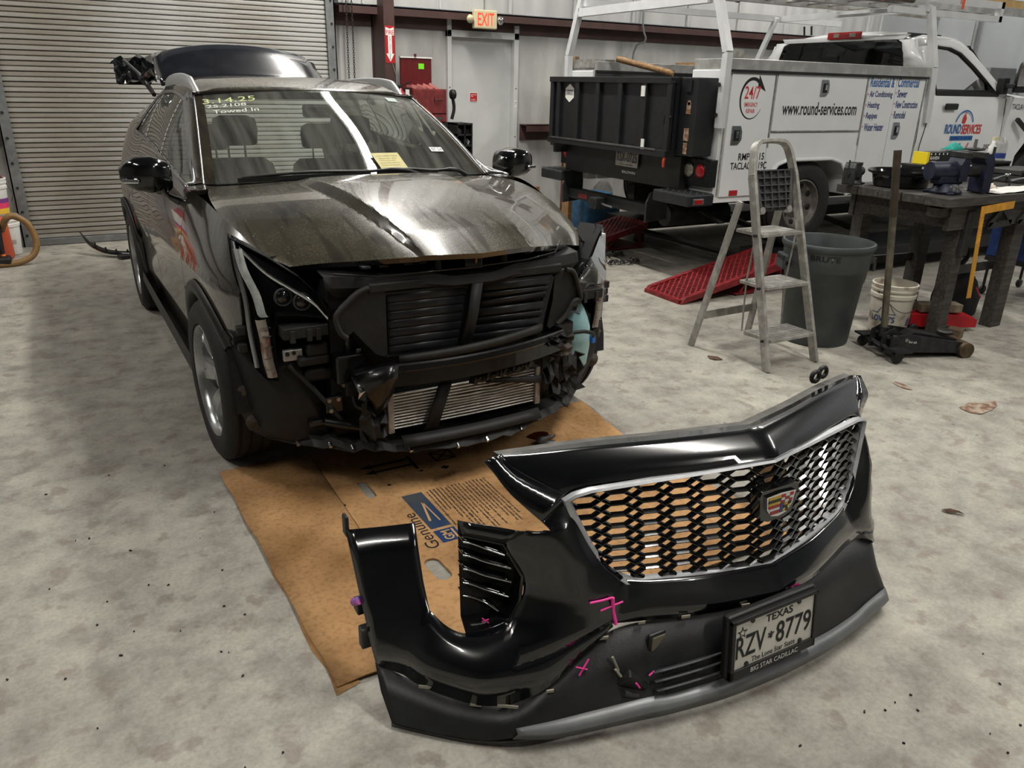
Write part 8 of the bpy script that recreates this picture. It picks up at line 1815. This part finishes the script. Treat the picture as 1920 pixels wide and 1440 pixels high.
# ------------------------------------------------------------------ drill press behind the truck
dr = thing('drill_press', 'floor standing drill press with brown column behind the truck lift gate', 'drill press', (5.62, 8.62, 0))
MB().bx((-0.18, -0.2, 0), (0.18, 0.2, 0.06)).build('foot', M['steel'], dr, bevel=0.008); MB().cyl((0, 0.08, 0.06), (0, 0.08, 1.55), 0.05, n=18).build('column', mat('column_brown', rgb(92, 62, 56), 0.55, var=0.3, scale=10), dr)
MB().bx((-0.20, -0.30, 1.52), (0.34, 0.20, 1.66)).build('belt_cover', M['black'], dr, bevel=0.02); MB().bx((-0.08, -0.22, 1.26), (0.10, 0.12, 1.52)).build('head', mat('press_tan', rgb(120, 108, 84), 0.5, var=0.2, scale=8), dr, bevel=0.012)
MB().bx((-0.17, -0.16, 1.24), (-0.085, 0.05, 1.46)).build('switch_box', mat('switch_grey', rgb(92, 100, 104), 0.5), dr, bevel=0.008); MB().bx((-0.2, -0.25, 0.92), (0.2, 0.15, 0.96)).build('table', M['steel'], dr); MB().cyl((0, 0.08, 0.85), (0, 0.08, 0.98), 0.075, n=16).build('table_collar', mat('column_brown', rgb(92, 62, 56), 0.55), dr)
MB().cyl((0, -0.12, 1.12), (0, -0.12, 1.27), 0.03, 0.045, 14).build('quill', M['steel_l'], dr)
for i, (x, y, z, d, lab) in enumerate(((5.28, 8.85, 0.13, (0.14, 0.12, 0.26), 'upright orange brown wood block at the foot of the back wall'), (5.32, 8.62, 0.09, (0.22, 0.14, 0.18), 'stacked wood offcut next to the drill press foot'), (5.25, 8.83, 0.33, (0.10, 0.08, 0.14), 'small wood offcut standing on the upright block'))):
    o = MB().box((0, 0, 0), d).build('wood_block', M['lumber'], bevel=0.006); o.location = (x, y, z); tag(o, lab, 'wood block')
gs = MB(); rr = random.Random(8); rows = []
for z, r_ in ((0, 0.14), (0.05, 0.17), (0.25, 0.16), (0.42, 0.12), (0.50, 0.05)): rows.append([(r_ * math.cos(t) * (1 + .12 * rr.uniform(-1, 1)), r_ * math.sin(t) * (1 + .12 * rr.uniform(-1, 1)), z) for t in [2 * PI * k / 16 for k in range(16)]])
gs.grid(rows, closed_u=True).add(rows[0], [tuple(range(16))]).add(rows[-1], [tuple(range(16))]); o = gs.build('grey_sack', mat('sack_grey', rgb(98, 96, 92), 0.85, var=0.3, scale=9)); o.location = (5.95, 8.3, 0); tag(o, 'slumped grey sack standing behind the truck bumper', 'sack')
BLU = mat('pad_blue', rgb(44, 92, 128), 0.7, 0, var=0.25, scale=18, bump=0.5, bscale=55)
for i, (x, y, sx, sy, h_, lab) in enumerate(((5.55, 7.98, 0.24, 0.2, 0.42, 'blue quilted padded bin beyond the truck far bumper'), (5.42, 7.60, 0.26, 0.10, 0.40, 'blue quilted padded bin behind the far red ramp'))):
    mb = MB(); rows = []
    for z, s in ((0, 0.88), (0.03, 0.94), (h_ * .6, 1.0), (h_ - .04, 1.02), (h_, 0.96)): rows.append([(sx * s * math.copysign(abs(math.cos(t)) ** 0.5, math.cos(t)), sy * s * math.copysign(abs(math.sin(t)) ** 0.5, math.sin(t)), z) for t in [2 * PI * k / 24 for k in range(24)]])
    mb.grid(rows, closed_u=True).add(rows[0], [tuple(range(24))]).add(rows[-1], [tuple(range(24))]); o = mb.build('padded_bin', BLU); o.location = (x, y, 0); tag(o, lab, 'bin', 'blue padded bins')
# chains on the floor behind the ramp
for i, (x, y, lab) in enumerate(((4.62, 6.02, 'dark tow chain heaped on the floor nearest the car nose'), (4.70, 6.35, 'dark tow chain heaped on the floor next to the far ramp'))):
    mb = MB(); rr = random.Random(30 + i)
    for k in range(26):
        R = Euler((rr.uniform(0, 3), rr.uniform(0, 3), rr.uniform(0, 3))).to_matrix(); c = Vector((lerp(-0.20, 0.16, k / 25) + rr.uniform(-.02, .02), rr.uniform(-0.05, 0.05), 0.02 + rr.uniform(0, 0.02)))
        mb.add([R @ (Vector(p) * 1.5) + c for p in link.v], link.f, True)
    o = mb.build('tow_chain', M['steel']); o.location = (x, y, 0); tag(o, lab, 'chain', 'tow chains on the floor')
# grey machine cabinet and pipes on the right wall
gm = thing('wall_heater', 'grey metal machine cabinet against the right wall beyond the truck mirror', 'cabinet', (10.9, 6.9, 0)); MB().bx((0, -0.3, 0), (0.6, 0.5, 1.98)).build('cabinet_shell', mat('machine_grey', rgb(112, 114, 116), 0.5, var=0.1, scale=6), gm, bevel=0.01); MB().bx((-0.006, -0.15, 1.45), (0.0, 0.25, 1.85)).build('dark_grille', M['black'], gm)
for i, (y, r_) in enumerate(((7.3, 0.03), (6.15, 0.028))):
    o = MB().tube(smooth_curve([(0, 0, 0.5), (0, 0, 2.0), (0, 0, 2.4), (0, 0, 4.5)], 12), r_, 8).build('wall_pipe', M['galv']); o.location = (X1 - 0.10, y, 0); tag(o, ['vertical grey pipe on the right wall left of the machine cabinet', 'vertical grey pipe on the right wall nearest the truck mirror'][i], 'pipe', 'right wall pipes')
# ------------------------------------------------------------------ small debris on the floor
LEAF = mat('leaf_brown', rgb(84, 62, 44), 0.8, var=0.3, scale=30)
rr = random.Random(77)
def scrap(x, y, sx, sy, lab, m=LEAF, h=0.006):
    mb = MB(); n = 9; P = [(sx * math.cos(t) * rr.uniform(.7, 1.15), sy * math.sin(t) * rr.uniform(.7, 1.15), 0.001 + h * rr.uniform(0, 1)) for t in [2 * PI * k / n for k in range(n)]]
    mb.add(P + [(0, 0, h)], [(k, (k + 1) % n, n) for k in range(n)]); o = mb.build('floor_scrap', m, solid=0.0012, soff=1); o.location = (x, y, 0.001); o.rotation_euler = (0, 0, rr.uniform(0, 3)); return tag(o, lab, 'debris', 'scraps on the floor')
scrap(3.457, 3.471, 0.055, 0.04, 'flat brown scrap on the floor under the step ladder'); scrap(2.985, 1.544, 0.045, 0.012, 'curled brown leaf on the floor right of the bumper', h=0.012)
ST = mat('stain_rust', rgb(116, 84, 66), 0.7, 0, col2=rgb(168, 156, 138), scale=22, mix=(0.40, 0.6))
scrap(4.219, 2.187, 0.17, 0.06, 'large rusty chipped patch on the open floor at right', ST, 0.003); scrap(4.126, 2.602, 0.085, 0.03, 'small chipped patch on the floor behind the rusty patch', ST, 0.003)
for k in range(90):
    if k < 45: x, y = rr.uniform(-0.6, 0.33), rr.uniform(0.9, 3.6)
    else: x, y = rr.uniform(1.4, 3.8), rr.uniform(0.5, 1.02)
    if k == 0: mbd = MB()
    s = rr.uniform(0.002, 0.0045); mbd.box((x, y, 0.003), (s * rr.uniform(1, 2.5), s, 0.004), (rr.uniform(-.2, .2), 0, rr.uniform(0, 3)))
o = mbd.build('floor_grit', M['ink']); o['kind'] = 'stuff'; o['label'] = 'dark grit scattered over the concrete floor'; o['category'] = 'grit'
